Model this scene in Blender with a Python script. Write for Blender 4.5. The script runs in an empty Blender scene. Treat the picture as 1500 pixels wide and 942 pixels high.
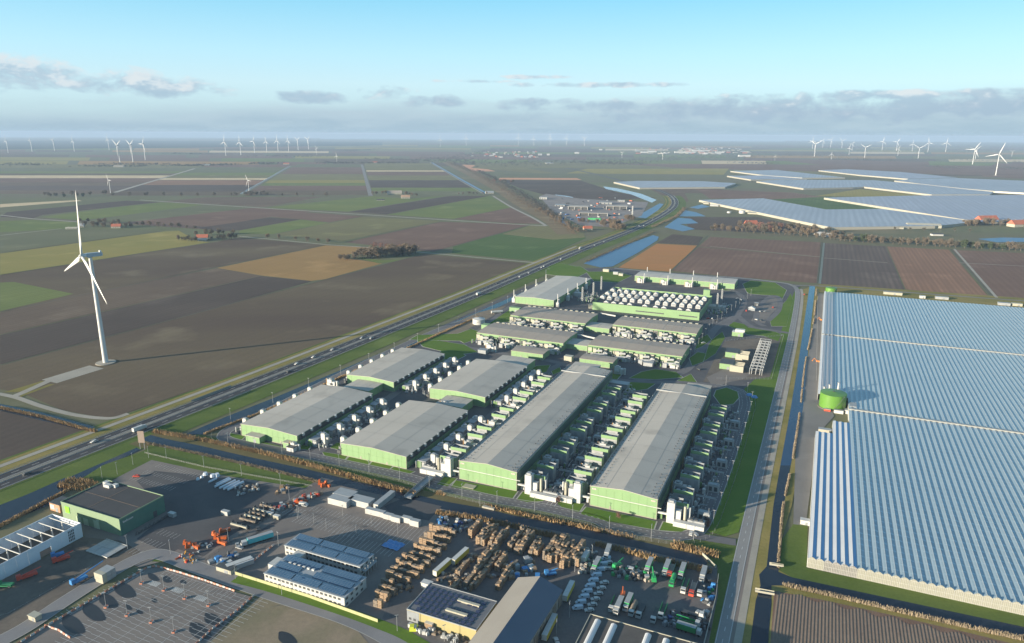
import bpy, math, random
from mathutils import Vector, Matrix
random.seed(11)
S = bpy.context.scene
COL = S.collection
PI = math.pi
# ------------------------------------------------------------------ camera
F = 1040.0; HC = 220.0; HL, HR = 193.0, 200.5      # focal (photo px), camera height, level line left/right
ROLL = math.atan((HR - HL) / 1500.0)
TH = math.atan((471 - (HL + HR) / 2) * math.cos(ROLL) / F)
cd = bpy.data.cameras.new('camera'); cam = bpy.data.objects.new('camera', cd); COL.objects.link(cam)
cam.location = (0, 0, HC)
cam.rotation_mode = 'QUATERNION'
cam.rotation_quaternion = (Matrix.Rotation(PI/2 - TH, 4, 'X') @ Matrix.Rotation(ROLL, 4, 'Z')).to_quaternion()
cd.sensor_width = 36; cd.lens = 36 * F / 1500; cd.clip_end = 200000; cd.clip_start = 1
S.camera = cam
# ------------------------------------------------------------------ light
SUN_AZ = math.radians(205); SUN_EL = math.radians(10)   # direction towards the sun, azimuth from +X
ld = bpy.data.lights.new('sun', 'SUN'); ld.energy = 5.0; ld.angle = math.radians(0.6); ld.color = (1.0, 0.86, 0.66)
sun = bpy.data.objects.new('sun', ld); COL.objects.link(sun)
sdir = Vector((math.cos(SUN_AZ)*math.cos(SUN_EL), math.sin(SUN_AZ)*math.cos(SUN_EL), math.sin(SUN_EL)))
sun.rotation_euler = sdir.to_track_quat('Z', 'Y').to_euler()
sun.location = (0, 0, 400)
S.view_settings.view_transform = 'Standard'; S.view_settings.look = 'None'
S.view_settings.exposure = 1.35; S.view_settings.gamma = 1.0
S.cycles.use_denoising = True
S.cycles.volume_bounces = 0; S.cycles.max_bounces = 5; S.cycles.diffuse_bounces = 2
S.cycles.glossy_bounces = 2; S.cycles.transmission_bounces = 2; S.cycles.caustics_reflective = False
w = bpy.data.worlds.new('World'); S.world = w; w.use_nodes = True
nt = w.node_tree; N = nt.nodes; K = nt.links; N.clear()
def wn(t, **k):
    n = N.new(t)
    for a, b in k.items(): setattr(n, a, b)
    return n
def lk(val, sock):
    if isinstance(val, (int, float)): sock.default_value = val
    else: K.new(val, sock)
def wm(op, a, b=None, c=None, clamp=False):
    n = wn('ShaderNodeMath', operation=op, use_clamp=clamp)
    lk(a, n.inputs[0])
    if b is not None: lk(b, n.inputs[1])
    if c is not None: lk(c, n.inputs[2])
    return n.outputs[0]
def wmix(f, a, b):
    n = wn('ShaderNodeMix', data_type='RGBA'); lk(f, n.inputs[0])
    for v, s in ((a, n.inputs[6]), (b, n.inputs[7])):
        if isinstance(v, tuple): s.default_value = (*v, 1)
        else: K.new(v, s)
    return n.outputs[2]
def wramp(val, pts):
    n = wn('ShaderNodeValToRGB'); K.new(val, n.inputs[0]); r = n.color_ramp
    while len(r.elements) < len(pts): r.elements.new(0.5)
    for e, (p, c) in zip(r.elements, pts): e.position = p; e.color = (*c, 1)
    return n.outputs[0]
sky = wn('ShaderNodeTexSky', sky_type='NISHITA', sun_disc=False, sun_elevation=SUN_EL, sun_rotation=math.radians(245), altitude=200)
sky.air_density = 1.0; sky.dust_density = 0.6; sky.ozone_density = 2.0
tc = wn('ShaderNodeTexCoord'); sep = wn('ShaderNodeSeparateXYZ'); K.new(tc.outputs['Generated'], sep.inputs[0])
X, Y, Z = sep.outputs
AZ = wm('ARCTAN2', X, Y)                      # 0 straight ahead
EL = wm('ARCSINE', Z)
def noise(sx, sy, off=0.0, detail=7, rough=0.55, dist=0.0, da=0.0, de=0.0):
    c = wn('ShaderNodeCombineXYZ'); lk(wm('MULTIPLY_ADD', AZ, sx, da*sx), c.inputs[0]); lk(wm('MULTIPLY_ADD', EL, sy, de*sy), c.inputs[1]); c.inputs[2].default_value = off
    n = wn('ShaderNodeTexNoise'); K.new(c.outputs[0], n.inputs['Vector']); n.inputs['Scale'].default_value = 1
    n.inputs['Detail'].default_value = detail; n.inputs['Roughness'].default_value = rough; n.inputs['Distortion'].default_value = dist
    return n.outputs[0]
SKYB = 3.15      # brightness of the cloud colours relative to the physical sky (background strength multiplies both)
# clear part: physical sky, a cool winter cast over all of it
clear = wn('ShaderNodeMix', data_type='RGBA', blend_type='MULTIPLY'); clear.inputs[0].default_value = 1
K.new(sky.outputs[0], clear.inputs[6]); clear.inputs[7].default_value = (0.62, 1.0, 1.18, 1)
grad = wramp(wm('MULTIPLY', EL, 0.8, clamp=True), [(0.0, (0.46, 0.60, 0.73)), (0.05, (0.62, 0.80, 0.90)), (0.08, (0.52, 0.80, 0.93)), (0.155, (0.20, 0.62, 0.86)), (0.30, (0.18, 0.35, 0.50)), (1.0, (0.135, 0.245, 0.37))])
gs = wn('ShaderNodeMix', data_type='RGBA', blend_type='MULTIPLY'); gs.inputs[0].default_value = 1
K.new(grad, gs.inputs[6]); gs.inputs[7].default_value = (SKYB, SKYB, SKYB, 1)
base = wmix(0.85, clear.outputs[2], gs.outputs[2])
# low stratus bank round the whole horizon
n1 = noise(3.5, 26, 3.1, 6, 0.5); n2 = noise(14, 90, 7.7, 8, 0.6, 0.3)
edge = wm('ADD', wm('MULTIPLY', wm('SUBTRACT', n1, 0.5), 0.055), wm('MULTIPLY', wm('SUBTRACT', n2, 0.5), 0.018))
top = wm('ADD', edge, wm('MULTIPLY_ADD', wm('SINE', wm('ADD', wm('MULTIPLY', AZ, 1.0), 0.05)), 0.016, 0.046))
bank = wm('MULTIPLY', wm('SUBTRACT', top, EL), 42.0, clamp=True)
bank = wm('MULTIPLY', bank, 0.88)
bankc = wramp(wm('MULTIPLY_ADD', wm('SUBTRACT', n2, 0.5), 1.3, wm('MULTIPLY', EL, 15.0), clamp=True), [(0.0, (0.37, 0.51, 0.62)), (0.4, (0.45, 0.585, 0.68)), (0.75, (0.49, 0.615, 0.70)), (1.0, (0.64, 0.74, 0.79))])
bs = wn('ShaderNodeMix', data_type='RGBA', blend_type='MULTIPLY'); bs.inputs[0].default_value = 1
K.new(bankc, bs.inputs[6]); bs.inputs[7].default_value = (SKYB, SKYB, SKYB, 1)
c1 = wmix(bank, base, bs.outputs[2])
# separate cumulus heaps: (azimuth, elevation, half width, half height)
def PXE(x, y): return (math.atan((x - 750) / F), (195 - y) / F * math.cos(math.atan((x-750)/F)))
heaps = [(35, 118, 90, 24), (95, 116, 50, 14), (225, 124, 50, 20), (265, 133, 90, 15), (190, 132, 60, 12), (465, 147, 60, 9), (570, 140, 45, 11), (640, 151, 60, 10), (790, 152, 60, 8), (920, 157, 190, 9), (1130, 150, 180, 12), (1420, 152, 180, 14), (880, 128, 140, 4), (1250, 140, 260, 7), (690, 124, 60, 3), (1120, 160, 330, 18), (780, 118, 60, 3)]
mx = None; hy = None
for (px, py, hw, hh) in heaps:
    a0, e0 = PXE(px, py)
    du = wm('DIVIDE', wm('SUBTRACT', AZ, a0), hw / F * 0.95); dv = wm('DIVIDE', wm('SUBTRACT', EL, e0), hh / F)
    g = wm('SUBTRACT', 1.0, wm('ADD', wm('MULTIPLY', du, du), wm('MULTIPLY', dv, dv)))
    mx = g if mx is None else wm('MAXIMUM', mx, g)
n3 = noise(24, 46, 1.3, 9, 0.62, 0.25)
cl = wm('MULTIPLY_ADD', wm('SUBTRACT', n3, 0.5), 5.0, mx)
cm = wm('MULTIPLY', wm('ADD', cl, -0.05), 1.1, clamp=True)
cm = wm('MULTIPLY', cm, 0.72)
n4 = noise(20, 60, 5.0, 6, 0.6); n3b = noise(24, 46, 1.3, 9, 0.62, 0.25, -0.008, 0.009)
shade = wm('ADD', wm('MULTIPLY', wm('SUBTRACT', n3, n3b), 3.6), wm('MULTIPLY_ADD', wm('SUBTRACT', n4, 0.5), 1.0, wm('MULTIPLY_ADD', EL, 24.0, -1.0)), clamp=True)
cc = wramp(shade, [(0.0, (0.36, 0.49, 0.62)), (0.4, (0.44, 0.55, 0.66)), (0.7, (0.66, 0.72, 0.78)), (1.0, (0.76, 0.77, 0.79))])
cs = wn('ShaderNodeMix', data_type='RGBA', blend_type='MULTIPLY'); cs.inputs[0].default_value = 1
K.new(cc, cs.inputs[6]); cs.inputs[7].default_value = (SKYB, SKYB, SKYB, 1)
c2 = wmix(cm, c1, cs.outputs[2])
bg = wn('ShaderNodeBackground'); bg.inputs[1].default_value = 0.13; K.new(c2, bg.inputs[0])
wo = wn('ShaderNodeOutputWorld'); K.new(bg.outputs[0], wo.inputs[0])

# ------------------------------------------------------------------ pixel of the photograph -> point of the place
def P(x, y, z=0.0):
    u = (x - 750) / F; v = (y - 471) / F
    u2 = u*math.cos(ROLL) + v*math.sin(ROLL); v2 = -u*math.sin(ROLL) + v*math.cos(ROLL)
    fw = math.cos(TH) - v2*math.sin(TH); dn = math.sin(TH) + v2*math.cos(TH)
    t = (HC - z) / dn
    return Vector((u2*t, fw*t, z))
AX = math.radians(66.4)                         # the polder grid
UX = Vector((math.sin(AX), -math.cos(AX), 0)); UY = Vector((math.cos(AX), math.sin(AX), 0))
RZ = AX - PI/2                                  # rotation that takes local x,y to UX,UY

# ------------------------------------------------------------------ materials
MATS = {}
def mat(name, c1, c2=None, scale=0.05, rough=0.8, metal=0.0, amt=1.0, rows=None, fine=0.0, fscale=1.0, bump=0.0, local=False, spec=None, stretch=None, grid=None, blotch=None):
    """c1/c2 large-noise colours; rows=(angle, spacing, colour, strength); grid=(w, h, lw, colour, strength)"""
    if name in MATS: return MATS[name]
    m = bpy.data.materials.new(name); m.use_nodes = True; t = m.node_tree; n = t.nodes; L = t.links
    b = n['Principled BSDF']; b.inputs['Roughness'].default_value = rough; b.inputs['Metallic'].default_value = metal
    if spec is not None: b.inputs['Specular IOR Level'].default_value = spec
    def nd(ty, **k):
        q = n.new(ty)
        for a, v in k.items(): setattr(q, a, v)
        return q
    def li(v, s):
        if isinstance(v, (int, float)): s.default_value = v
        elif isinstance(v, tuple): s.default_value = (*v, 1) if len(v) == 3 else v
        else: L.new(v, s)
    def ma(op, a, bb=0.0, c=0.0, clamp=False):
        q = nd('ShaderNodeMath', operation=op, use_clamp=clamp); li(a, q.inputs[0]); li(bb, q.inputs[1])
        if len(q.inputs) > 2: li(c, q.inputs[2])
        return q.outputs[0]
    def mix(f, a, bb):
        q = nd('ShaderNodeMix', data_type='RGBA'); li(f, q.inputs[0]); li(a, q.inputs[6]); li(bb, q.inputs[7]); return q.outputs[2]
    if local: pos = nd('ShaderNodeTexCoord').outputs['Object']
    else: pos = nd('ShaderNodeNewGeometry').outputs['Position']
    def nz(sc, det=4, ro=0.55, vec=pos, dist=0.0):
        q = nd('ShaderNodeTexNoise'); L.new(vec, q.inputs['Vector']); q.inputs['Scale'].default_value = sc
        q.inputs['Detail'].default_value = det; q.inputs['Roughness'].default_value = ro; q.inputs['Distortion'].default_value = dist; return q.outputs[0]
    col = c1
    if c2 is not None:
        vec = pos
        if stretch:
            mp = nd('ShaderNodeMapping'); L.new(pos, mp.inputs[0]); mp.inputs['Rotation'].default_value = (0, 0, -stretch[0]); mp.inputs['Scale'].default_value = (stretch[1], 1, 1); vec = mp.outputs[0]
        f = ma('MULTIPLY_ADD', nz(scale, 5, 0.6, vec, 0.4), 2.6, -0.8, clamp=True)
        if amt < 1: f = ma('MULTIPLY', f, amt)
        col = mix(f, c1, c2)
    if blotch:      # (colour, scale, threshold)
        f = ma('MULTIPLY', ma('SUBTRACT', nz(blotch[1], 4, 0.5), blotch[2]), 7.0, clamp=True)
        col = mix(ma('MULTIPLY', f, 0.8), col, blotch[0])
    if rows:
        mp = nd('ShaderNodeMapping'); L.new(pos, mp.inputs[0]); mp.inputs['Rotation'].default_value = (0, 0, -rows[0])
        sp = nd('ShaderNodeSeparateXYZ'); L.new(mp.outputs[0], sp.inputs[0])
        jit = nz(0.012, 2)
        a = ma('MULTIPLY', sp.outputs[1], 2*PI/rows[1])
        wv = ma('MULTIPLY_ADD', ma('SINE', ma('ADD', a, ma('MULTIPLY', jit, 1.0))), 0.5, 0.5)
        st = nd('ShaderNodeMapping'); L.new(mp.outputs[0], st.inputs[0]); st.inputs['Scale'].default_value = (0.004, 0.09, 0.09)
        big = ma('MULTIPLY_ADD', nz(1.0, 3, 0.6, st.outputs[0]), 2.4, -0.7, clamp=True)
        col = mix(ma('MULTIPLY', wv, rows[3]), col, rows[2])
        col = mix(ma('MULTIPLY', big, min(1, rows[3]*1.2)), col, rows[2])
    if grid:
        sp = nd('ShaderNodeSeparateXYZ'); L.new(pos, sp.inputs[0])
        fx = ma('FRACT', ma('DIVIDE', sp.outputs[0], grid[0])); fy = ma('FRACT', ma('DIVIDE', sp.outputs[1], grid[1]))
        lx = ma('LESS_THAN', fx, grid[2]/grid[0]); ly = ma('LESS_THAN', fy, grid[2]/grid[1])
        col = mix(ma('MULTIPLY', ma('MAXIMUM', lx, ly), grid[4]), col, grid[3])
    if fine > 0:
        f = nz(fscale, 3, 0.7)
        q = nd('ShaderNodeMix', data_type='RGBA', blend_type='MULTIPLY'); q.inputs[0].default_value = 1
        if isinstance(col, tuple): q.inputs[6].default_value = (*col, 1)
        else: L.new(col, q.inputs[6])
        g = ma('MULTIPLY_ADD', f, 2*fine, 1-fine); cb = nd('ShaderNodeCombineColor'); [L.new(g, cb.inputs[i]) for i in range(3)]
        L.new(cb.outputs[0], q.inputs[7]); col = q.outputs[2]
    li(col, b.inputs['Base Color'])
    if bump > 0:
        bp = nd('ShaderNodeBump'); bp.inputs['Strength'].default_value = bump; bp.inputs['Distance'].default_value = 0.2
        L.new(nz(fscale*1.3, 3), bp.inputs['Height']); L.new(bp.outputs[0], b.inputs['Normal'])
    MATS[name] = m
    return m

# ------------------------------------------------------------------ mesh and object helpers
class MB:
    def __init__(s): s.v = []; s.f = []; s.m = []
    def quad(s, a, b, c, d, mi=0):
        k = len(s.v); s.v += [tuple(a), tuple(b), tuple(c), tuple(d)]; s.f.append((k, k+1, k+2, k+3)); s.m.append(mi); return s
    def tri(s, a, b, c, mi=0):
        k = len(s.v); s.v += [tuple(a), tuple(b), tuple(c)]; s.f.append((k, k+1, k+2)); s.m.append(mi); return s
    def box(s, x0, x1, y0, y1, z0, z1, mi=0, bottom=False):
        k = len(s.v); s.v += [(x0,y0,z0),(x1,y0,z0),(x1,y1,z0),(x0,y1,z0),(x0,y0,z1),(x1,y0,z1),(x1,y1,z1),(x0,y1,z1)]
        fs = [(0,1,5,4),(1,2,6,5),(2,3,7,6),(3,0,4,7),(4,5,6,7),(3,2,1,0)]
        for q in fs: s.f.append(tuple(k+i for i in q)); s.m.append(mi)
        return s
    def poly(s, pts, z0, z1, mi=0):
        k = len(s.v); n = len(pts); s.v += [(p[0],p[1],z0) for p in pts] + [(p[0],p[1],z1) for p in pts]
        for i in range(n):
            j = (i+1) % n; s.f.append((k+i, k+j, k+n+j, k+n+i)); s.m.append(mi)
        s.f.append(tuple(k+n+i for i in range(n))); s.m.append(mi)
        s.f.append(tuple(k+n-1-i for i in range(n))); s.m.append(mi); return s
    def cyl(s, cx, cy, z0, z1, r, n=10, r2=None, mi=0):
        r2 = r if r2 is None else r2; k = len(s.v)
        for (z, q) in ((z0, r), (z1, r2)):
            s.v += [(cx+q*math.cos(2*PI*i/n), cy+q*math.sin(2*PI*i/n), z) for i in range(n)]
        for i in range(n):
            j = (i+1) % n; s.f.append((k+i, k+j, k+n+j, k+n+i)); s.m.append(mi)
        s.f.append(tuple(k+n+i for i in range(n))); s.m.append(mi)
        s.f.append(tuple(k+n-1-i for i in range(n))); s.m.append(mi); return s
    def tube(s, p, q, r, n=6, r2=None, mi=0):
        p = Vector(p); q = Vector(q); d = (q-p).normalized(); a = d.orthogonal().normalized(); b = d.cross(a); r2 = r if r2 is None else r2; k = len(s.v)
        for (o, rr) in ((p, r), (q, r2)):
            s.v += [tuple(o + a*rr*math.cos(2*PI*i/n) + b*rr*math.sin(2*PI*i/n)) for i in range(n)]
        for i in range(n):
            j = (i+1) % n; s.f.append((k+i, k+j, k+n+j, k+n+i)); s.m.append(mi)
        s.f.append(tuple(k+n+i for i in range(n))); s.m.append(mi)
        s.f.append(tuple(k+n-1-i for i in range(n))); s.m.append(mi); return s
    def gable(s, x0, x1, y0, y1, z0, zr, along='y', th=0.15, mi=0):
        """two slopes as a closed prism, ridge along y or x"""
        k = len(s.v)
        if along == 'y':
            xm = (x0+x1)/2; s.v += [(x0,y0,z0),(xm,y0,zr),(x1,y0,z0),(x0,y1,z0),(xm,y1,zr),(x1,y1,z0)]
        else:
            ym = (y0+y1)/2; s.v += [(x0,y1,z0),(x0,ym,zr),(x0,y0,z0),(x1,y1,z0),(x1,ym,zr),(x1,y0,z0)]
        for q in ((0,1,2),(5,4,3),(0,3,4,1),(1,4,5,2),(2,5,3,0)): s.f.append(tuple(k+i for i in q)); s.m.append(mi)
        return s
    def mesh(s, name, mats):
        me = bpy.data.meshes.new(name); me.from_pydata(s.v, [], s.f)
        if not isinstance(mats, (list, tuple)): mats = [mats]
        for m in mats: me.materials.append(m)
        if len(mats) > 1: me.polygons.foreach_set('material_index', s.m)
        me.update(); return me
def obj(name, me, parent=None, loc=None, rz=None):
    o = bpy.data.objects.new(name, me); COL.objects.link(o)
    if parent is not None: o.parent = parent
    if loc is not None: o.location = loc
    if rz is not None: o.rotation_euler = (0, 0, rz)
    return o
def part(name, mb, mats, parent, loc=None, stuff=False, label=None):
    o = obj(name, mb.mesh(name, mats), parent, loc)
    if stuff: o['kind'] = 'stuff'
    if label: o['label'] = label
    return o
def tag(o, label, cat, group=None, kind=None):
    o['label'] = label; o['category'] = cat
    if group: o['group'] = group
    if kind: o['kind'] = kind
    return o
def thing(name, label, cat, loc=(0,0,0), rz=0.0, group=None):
    o = bpy.data.objects.new(name, None); COL.objects.link(o); o.location = loc; o.rotation_euler = (0,0,rz); o.empty_display_size = 0.5
    return tag(o, label, cat, group)
def solo(name, mb, mats, label, cat, loc=(0,0,0), rz=0.0, group=None, kind=None):
    o = obj(name, mb.mesh(name, mats), None, loc, rz); return tag(o, label, cat, group, kind)
def kids(o): return KIDS.get(o.name) or [c for c in COL.objects if c.parent == o]
KIDS = {}
def remember(o):
    KIDS[o.name] = [c for c in COL.objects if c.parent is o or c.parent == o]
    for c in KIDS[o.name]: KIDS[c.name] = [d for d in COL.objects if d.parent == c]
    return o
def dup(root, loc, rz, label, group=None, scale=None):
    """a copy of a remembered thing with its parts and sub-parts"""
    r = root.copy(); COL.objects.link(r); r.location = loc; r.rotation_euler = (0,0,rz); r['label'] = label
    if group: r['group'] = group
    if scale is not None: r.scale = scale if hasattr(scale, '__len__') else (scale,)*3
    for ch in KIDS[root.name]:
        c = ch.copy(); COL.objects.link(c); c.parent = r
        for g in KIDS.get(ch.name, []):
            d = g.copy(); COL.objects.link(d); d.parent = c
    return r
class Proto:
    """first use places the original, later uses copy it"""
    def __init__(s, maker): s.maker = maker; s.o = None
    def place(s, loc, rz, label, group=None, scale=None):
        if s.o is None:
            s.o = remember(s.maker()); o = s.o; o.location = loc; o.rotation_euler = (0,0,rz); o['label'] = label
            if group: o['group'] = group
            if scale is not None: o.scale = scale if hasattr(scale, '__len__') else (scale,)*3
            return o
        return dup(s.o, loc, rz, label, group, scale)
ORD = ['first','second','third','fourth','fifth','sixth','seventh','eighth','ninth','tenth','eleventh','twelfth','thirteenth','fourteenth','fifteenth','sixteenth','seventeenth','eighteenth','nineteenth','twentieth']
def nth(i):
    if i < 20: return ORD[i]
    k = i+1; return '%d%s' % (k, {1:'st',2:'nd',3:'rd'}.get(k % 10, 'th') if k % 100 not in (11,12,13) else 'th')
SC = [0]
def sheet(name, px, z, m, pts=None):
    """a flat piece of the setting traced on the ground"""
    v = [Vector((p.x, p.y, 0)) for p in (pts or [P(*q) for q in px])]
    SC[0] += 1; zz = z + (SC[0] % 30) * 0.001
    me = bpy.data.meshes.new(name); me.from_pydata([(p.x, p.y, zz) for p in v], [], [tuple(range(len(v)))])
    me.materials.append(m); me.update()
    if me.polygons[0].normal.z < 0: me.flip_normals()
    o = obj(name, me); o['kind'] = 'structure'; return o
def smooth(pts, k=8):
    out = []; n = len(pts)
    for i in range(n-1):
        a = pts[max(0,i-1)]; b = pts[i]; c = pts[i+1]; d = pts[min(n-1,i+2)]
        for j in range(k):
            t = j/k; out.append(0.5*((2*b) + (c-a)*t + (2*a-5*b+4*c-d)*t*t + (3*b-a-3*c+d)*t**3))
    out.append(pts[-1]); return out
def offs(path, d):
    out = []
    for i, p in enumerate(path):
        a = path[max(0,i-1)]; b = path[min(len(path)-1,i+1)]; t = (b-a); t.z = 0; t.normalize(); out.append(p + Vector((-t.y, t.x, 0))*d)
    return out
def ribbon(name, path, d0, d1, z, m, kind='structure'):
    A = offs(path, d0); B = offs(path, d1); SC[0] += 1; zz = z + (SC[0] % 30)*0.001; mb = MB()
    for i in range(len(path)-1): mb.quad((A[i].x,A[i].y,zz),(B[i].x,B[i].y,zz),(B[i+1].x,B[i+1].y,zz),(A[i+1].x,A[i+1].y,zz))
    me = mb.mesh(name, m)
    if me.polygons[0].normal.z < 0: me.flip_normals()
    o = obj(name, me); o['kind'] = kind; return o
def walk(path, step, start=0.0):
    """points every step metres along a path, with direction"""
    out = []; nxt = start; tot = 0.0
    for a, b in zip(path, path[1:]):
        L = (b-a).length
        if L < 1e-6: continue
        t = (b-a)/L
        while nxt <= tot+L: out.append((a + t*(nxt-tot), t)); nxt += step
        tot += L
    return out
def dashes(name, path, off, ln, gap, wd, z, m):
    mb = MB()
    pts = offs(path, off)
    for p, t in walk(pts, ln+gap):
        n = Vector((-t.y, t.x, 0))*wd/2; q = p + t*ln
        a, b, c, d = p-n, q-n, q+n, p+n
        mb.quad((a.x,a.y,z),(b.x,b.y,z),(c.x,c.y,z),(d.x,d.y,z))
    o = obj(name, mb.mesh(name, m)); o['kind'] = 'structure'; return o
# ================================================================== the ground and the fields
RA = AX
def fm(name, c1, c2, rows=None, **k):
    kk = dict(scale=0.006, rough=0.95, fine=0.18, fscale=0.35, spec=0.1, bump=0.0); kk.update(k)
    if 'stretch' not in kk: kk['stretch'] = (AX, 0.35)
    if 'blotch' not in kk: kk['blotch'] = (tuple(min(.9, x*1.22+.012) for x in c2), 0.011, 0.57)
    return mat(name, c1, c2, rows=rows, **kk)
soil = fm('soil_dark', (0.132,0.097,0.074), (0.194,0.145,0.100), rows=(AX, 9, (0.107,0.078,0.060), 0.35))
soil2 = fm('soil_olive', (0.102,0.074,0.058), (0.155,0.122,0.077), rows=(AX, 12, (0.080,0.059,0.047), 0.10), scale=0.004)
soilb = fm('soil_black', (0.084,0.066,0.057), (0.116,0.090,0.074), rows=(AX, 9, (0.070,0.055,0.047), 0.3))
soilp = fm('soil_purple', (0.157,0.098,0.076), (0.214,0.139,0.103), rows=(AX, 10, (0.125,0.080,0.065), 0.3))
soilr = fm('soil_red', (0.252,0.145,0.095), (0.327,0.187,0.119), rows=(AX, 7, (0.176,0.107,0.076), 0.5))
soilg = fm('soil_grey', (0.125,0.097,0.084), (0.183,0.139,0.116), rows=(AX, 8, (0.094,0.075,0.068), 0.6))
tan = fm('stubble_tan', (0.297,0.179,0.073), (0.389,0.231,0.094), rows=(AX, 9, (0.240,0.161,0.060), 0.3))
orange = fm('stubble_orange', (0.458,0.203,0.073), (0.355,0.189,0.076), rows=(AX-PI/2, 14, (0.320,0.156,0.060), 0.35), scale=0.02)
lime = fm('grass_olive', (0.232,0.216,0.062), (0.312,0.250,0.080), rows=(AX, 12, (0.214,0.189,0.056), 0.3))
teal = fm('crop_teal', (0.129,0.136,0.077), (0.174,0.168,0.094), rows=(AX, 12, (0.113,0.120,0.072), 0.3))
green = fm('crop_green', (0.129,0.168,0.054), (0.190,0.212,0.068), rows=(AX, 11, (0.113,0.140,0.049), 0.3))
greend = fm('crop_green_dark', (0.069,0.125,0.041), (0.099,0.146,0.047), rows=(AX, 11, (0.063,0.103,0.039), 0.3))
mixg = fm('crop_thin', (0.168,0.152,0.077), (0.219,0.209,0.086), rows=(AX, 12, (0.145,0.128,0.072), 0.35), scale=0.003)
pale = fm('stubble_pale', (0.511,0.396,0.250), (0.596,0.475,0.300))
rust = fm('soil_rust', (0.540,0.264,0.163), (0.625,0.330,0.200))
verge = fm('verge_grass', (0.159,0.151,0.042), (0.273,0.216,0.080), scale=0.035, fine=0.3, fscale=0.5)
vergeg = fm('verge_green', (0.071,0.113,0.026), (0.121,0.157,0.040), scale=0.03, fine=0.3, fscale=0.6)
lawn = fm('lawn', (0.076,0.146,0.023), (0.116,0.177,0.030), scale=0.03, fine=0.22, fscale=0.6)
water = mat('water', (0.012,0.020,0.034), (0.018,0.028,0.045), 0.03, rough=0.16, fine=0.1, fscale=0.6, bump=0.08, spec=0.22)
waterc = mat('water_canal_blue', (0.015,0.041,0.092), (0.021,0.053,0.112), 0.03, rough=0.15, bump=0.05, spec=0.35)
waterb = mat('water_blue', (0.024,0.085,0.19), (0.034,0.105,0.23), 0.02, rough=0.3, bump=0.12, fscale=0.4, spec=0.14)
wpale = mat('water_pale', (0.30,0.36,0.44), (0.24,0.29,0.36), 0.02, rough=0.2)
asph = mat('asphalt', (0.065,0.065,0.071), (0.100,0.098,0.101), 0.03, rough=0.85, fine=0.14, fscale=0.7, spec=0.2)
asphl = mat('asphalt_light', (0.15,0.145,0.14), (0.20,0.19,0.18), 0.03, rough=0.9, fine=0.12, fscale=0.5)
conc = mat('concrete_road', (0.27,0.25,0.215), (0.34,0.31,0.26), 0.05, rough=0.9, fine=0.12, fscale=0.5)
pave = mat('paving', (0.138,0.123,0.116), (0.192,0.169,0.152), 0.035, rough=0.9, fine=0.15, fscale=0.8, blotch=((0.089,0.083,0.084), 0.05, 0.60))
dirt = mat('dirt', (0.085,0.072,0.062), (0.15,0.125,0.10), 0.04, rough=0.95, fine=0.3, fscale=0.4, blotch=((0.045,0.04,0.038), 0.045, 0.58))
sand = mat('sand', (0.257,0.197,0.140), (0.162,0.143,0.085), 0.045, rough=0.95, fine=0.25, fscale=0.4, blotch=((0.071,0.070,0.043), 0.03, 0.60))
white = mat('white_paint', (0.80,0.80,0.78), (0.70,0.70,0.68), 0.4, rough=0.5)
lines = mat('line_paint', (0.62,0.62,0.60), (0.45,0.45,0.44), 0.2, rough=0.7)

gv = MB(); R0 = 35500
ring = [(R0*math.cos(2*PI*i/96), R0*math.sin(2*PI*i/96), -0.12) for i in range(96)]
gv.v = ring; gv.f = [tuple(range(96))]; gv.m = [0]
gm = mat('polder_soil', (0.149,0.128,0.094), (0.137,0.155,0.073), 0.0025, rough=0.95, fine=0.2, fscale=0.02, spec=0.1, stretch=(0, 0.3), blotch=((0.238,0.188,0.120), 0.0018, 0.60))
g = obj('ground', gv.mesh('ground', gm)); g['kind'] = 'structure'

# the hazy far polder: strips of field, east-west, random crops
rf = random.Random(5)
pal = [mixg, teal, soilp, soil, green, soil2, pale, lime, mixg, soilp, teal, tan, soil]
ys = [207, 209, 211, 213.5, 216, 219, 222, 226, 230, 235, 240.5]
for i in range(len(ys)-1):
    x = -40 + rf.uniform(-60, 0)
    while x < 1540:
        wdt = rf.uniform(60, 260) * (0.6 + i*0.06); x2 = x + wdt
        y0 = ys[i] + 0.15; y1 = ys[i+1] - 0.15
        ra = x*0.005; rb = x2*0.005
        k = 0.35*(750-x)/750*(y1-y0)*2; k2 = 0.35*(750-x2)/750*(y1-y0)*2
        sheet('field', [(x+k, y0+ra), (x2+k2, y0+rb), (x2, y1+rb), (x, y1+ra)], 0.0, rf.choice(pal))
        x = x2 + rf.uniform(0, 30)
def bands(xl, xr, rows):
    """rows of (y0, y1, material); xl/xr give the slanted ends as functions of y"""
    for (y0, y1, m) in rows: sheet('field', [(xl(y0), y0), (xr(y0), y0), (xr(y1), y1), (xl(y1), y1)], 0.03, m)
r1 = lambda y: 168 + (282-y)/35*117
r2 = lambda y: 355 + (283-y)/40*70
r3 = lambda y: 530 + (y-241)/46*13
r4 = lambda y: 633 + (y-238)/47*82
bands(lambda y: -30, r1, [(241,246,mixg),(246,250.5,teal),(251,254,green),(254,256.5,soil),(257,261,pale),(261,267,soilp),(267,272,soil),(272,279,soilg),(279,284,soil)])
bands(lambda y: r1(y)+3, r2, [(241,245,soilp),(245,253,teal),(253,257,green),(257,261,mixg),(261,263.5,pale),(264,271,soilr),(271,280,soilb),(280,286.5,soil2)])
bands(lambda y: r2(y)+7, lambda y: r3(y)-1, [(240.5,245,teal),(245,255,soilp),(255,264,mixg),(264,268,lime),(268,272,green),(272,279,soilp),(279,286,soil2)])
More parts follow.
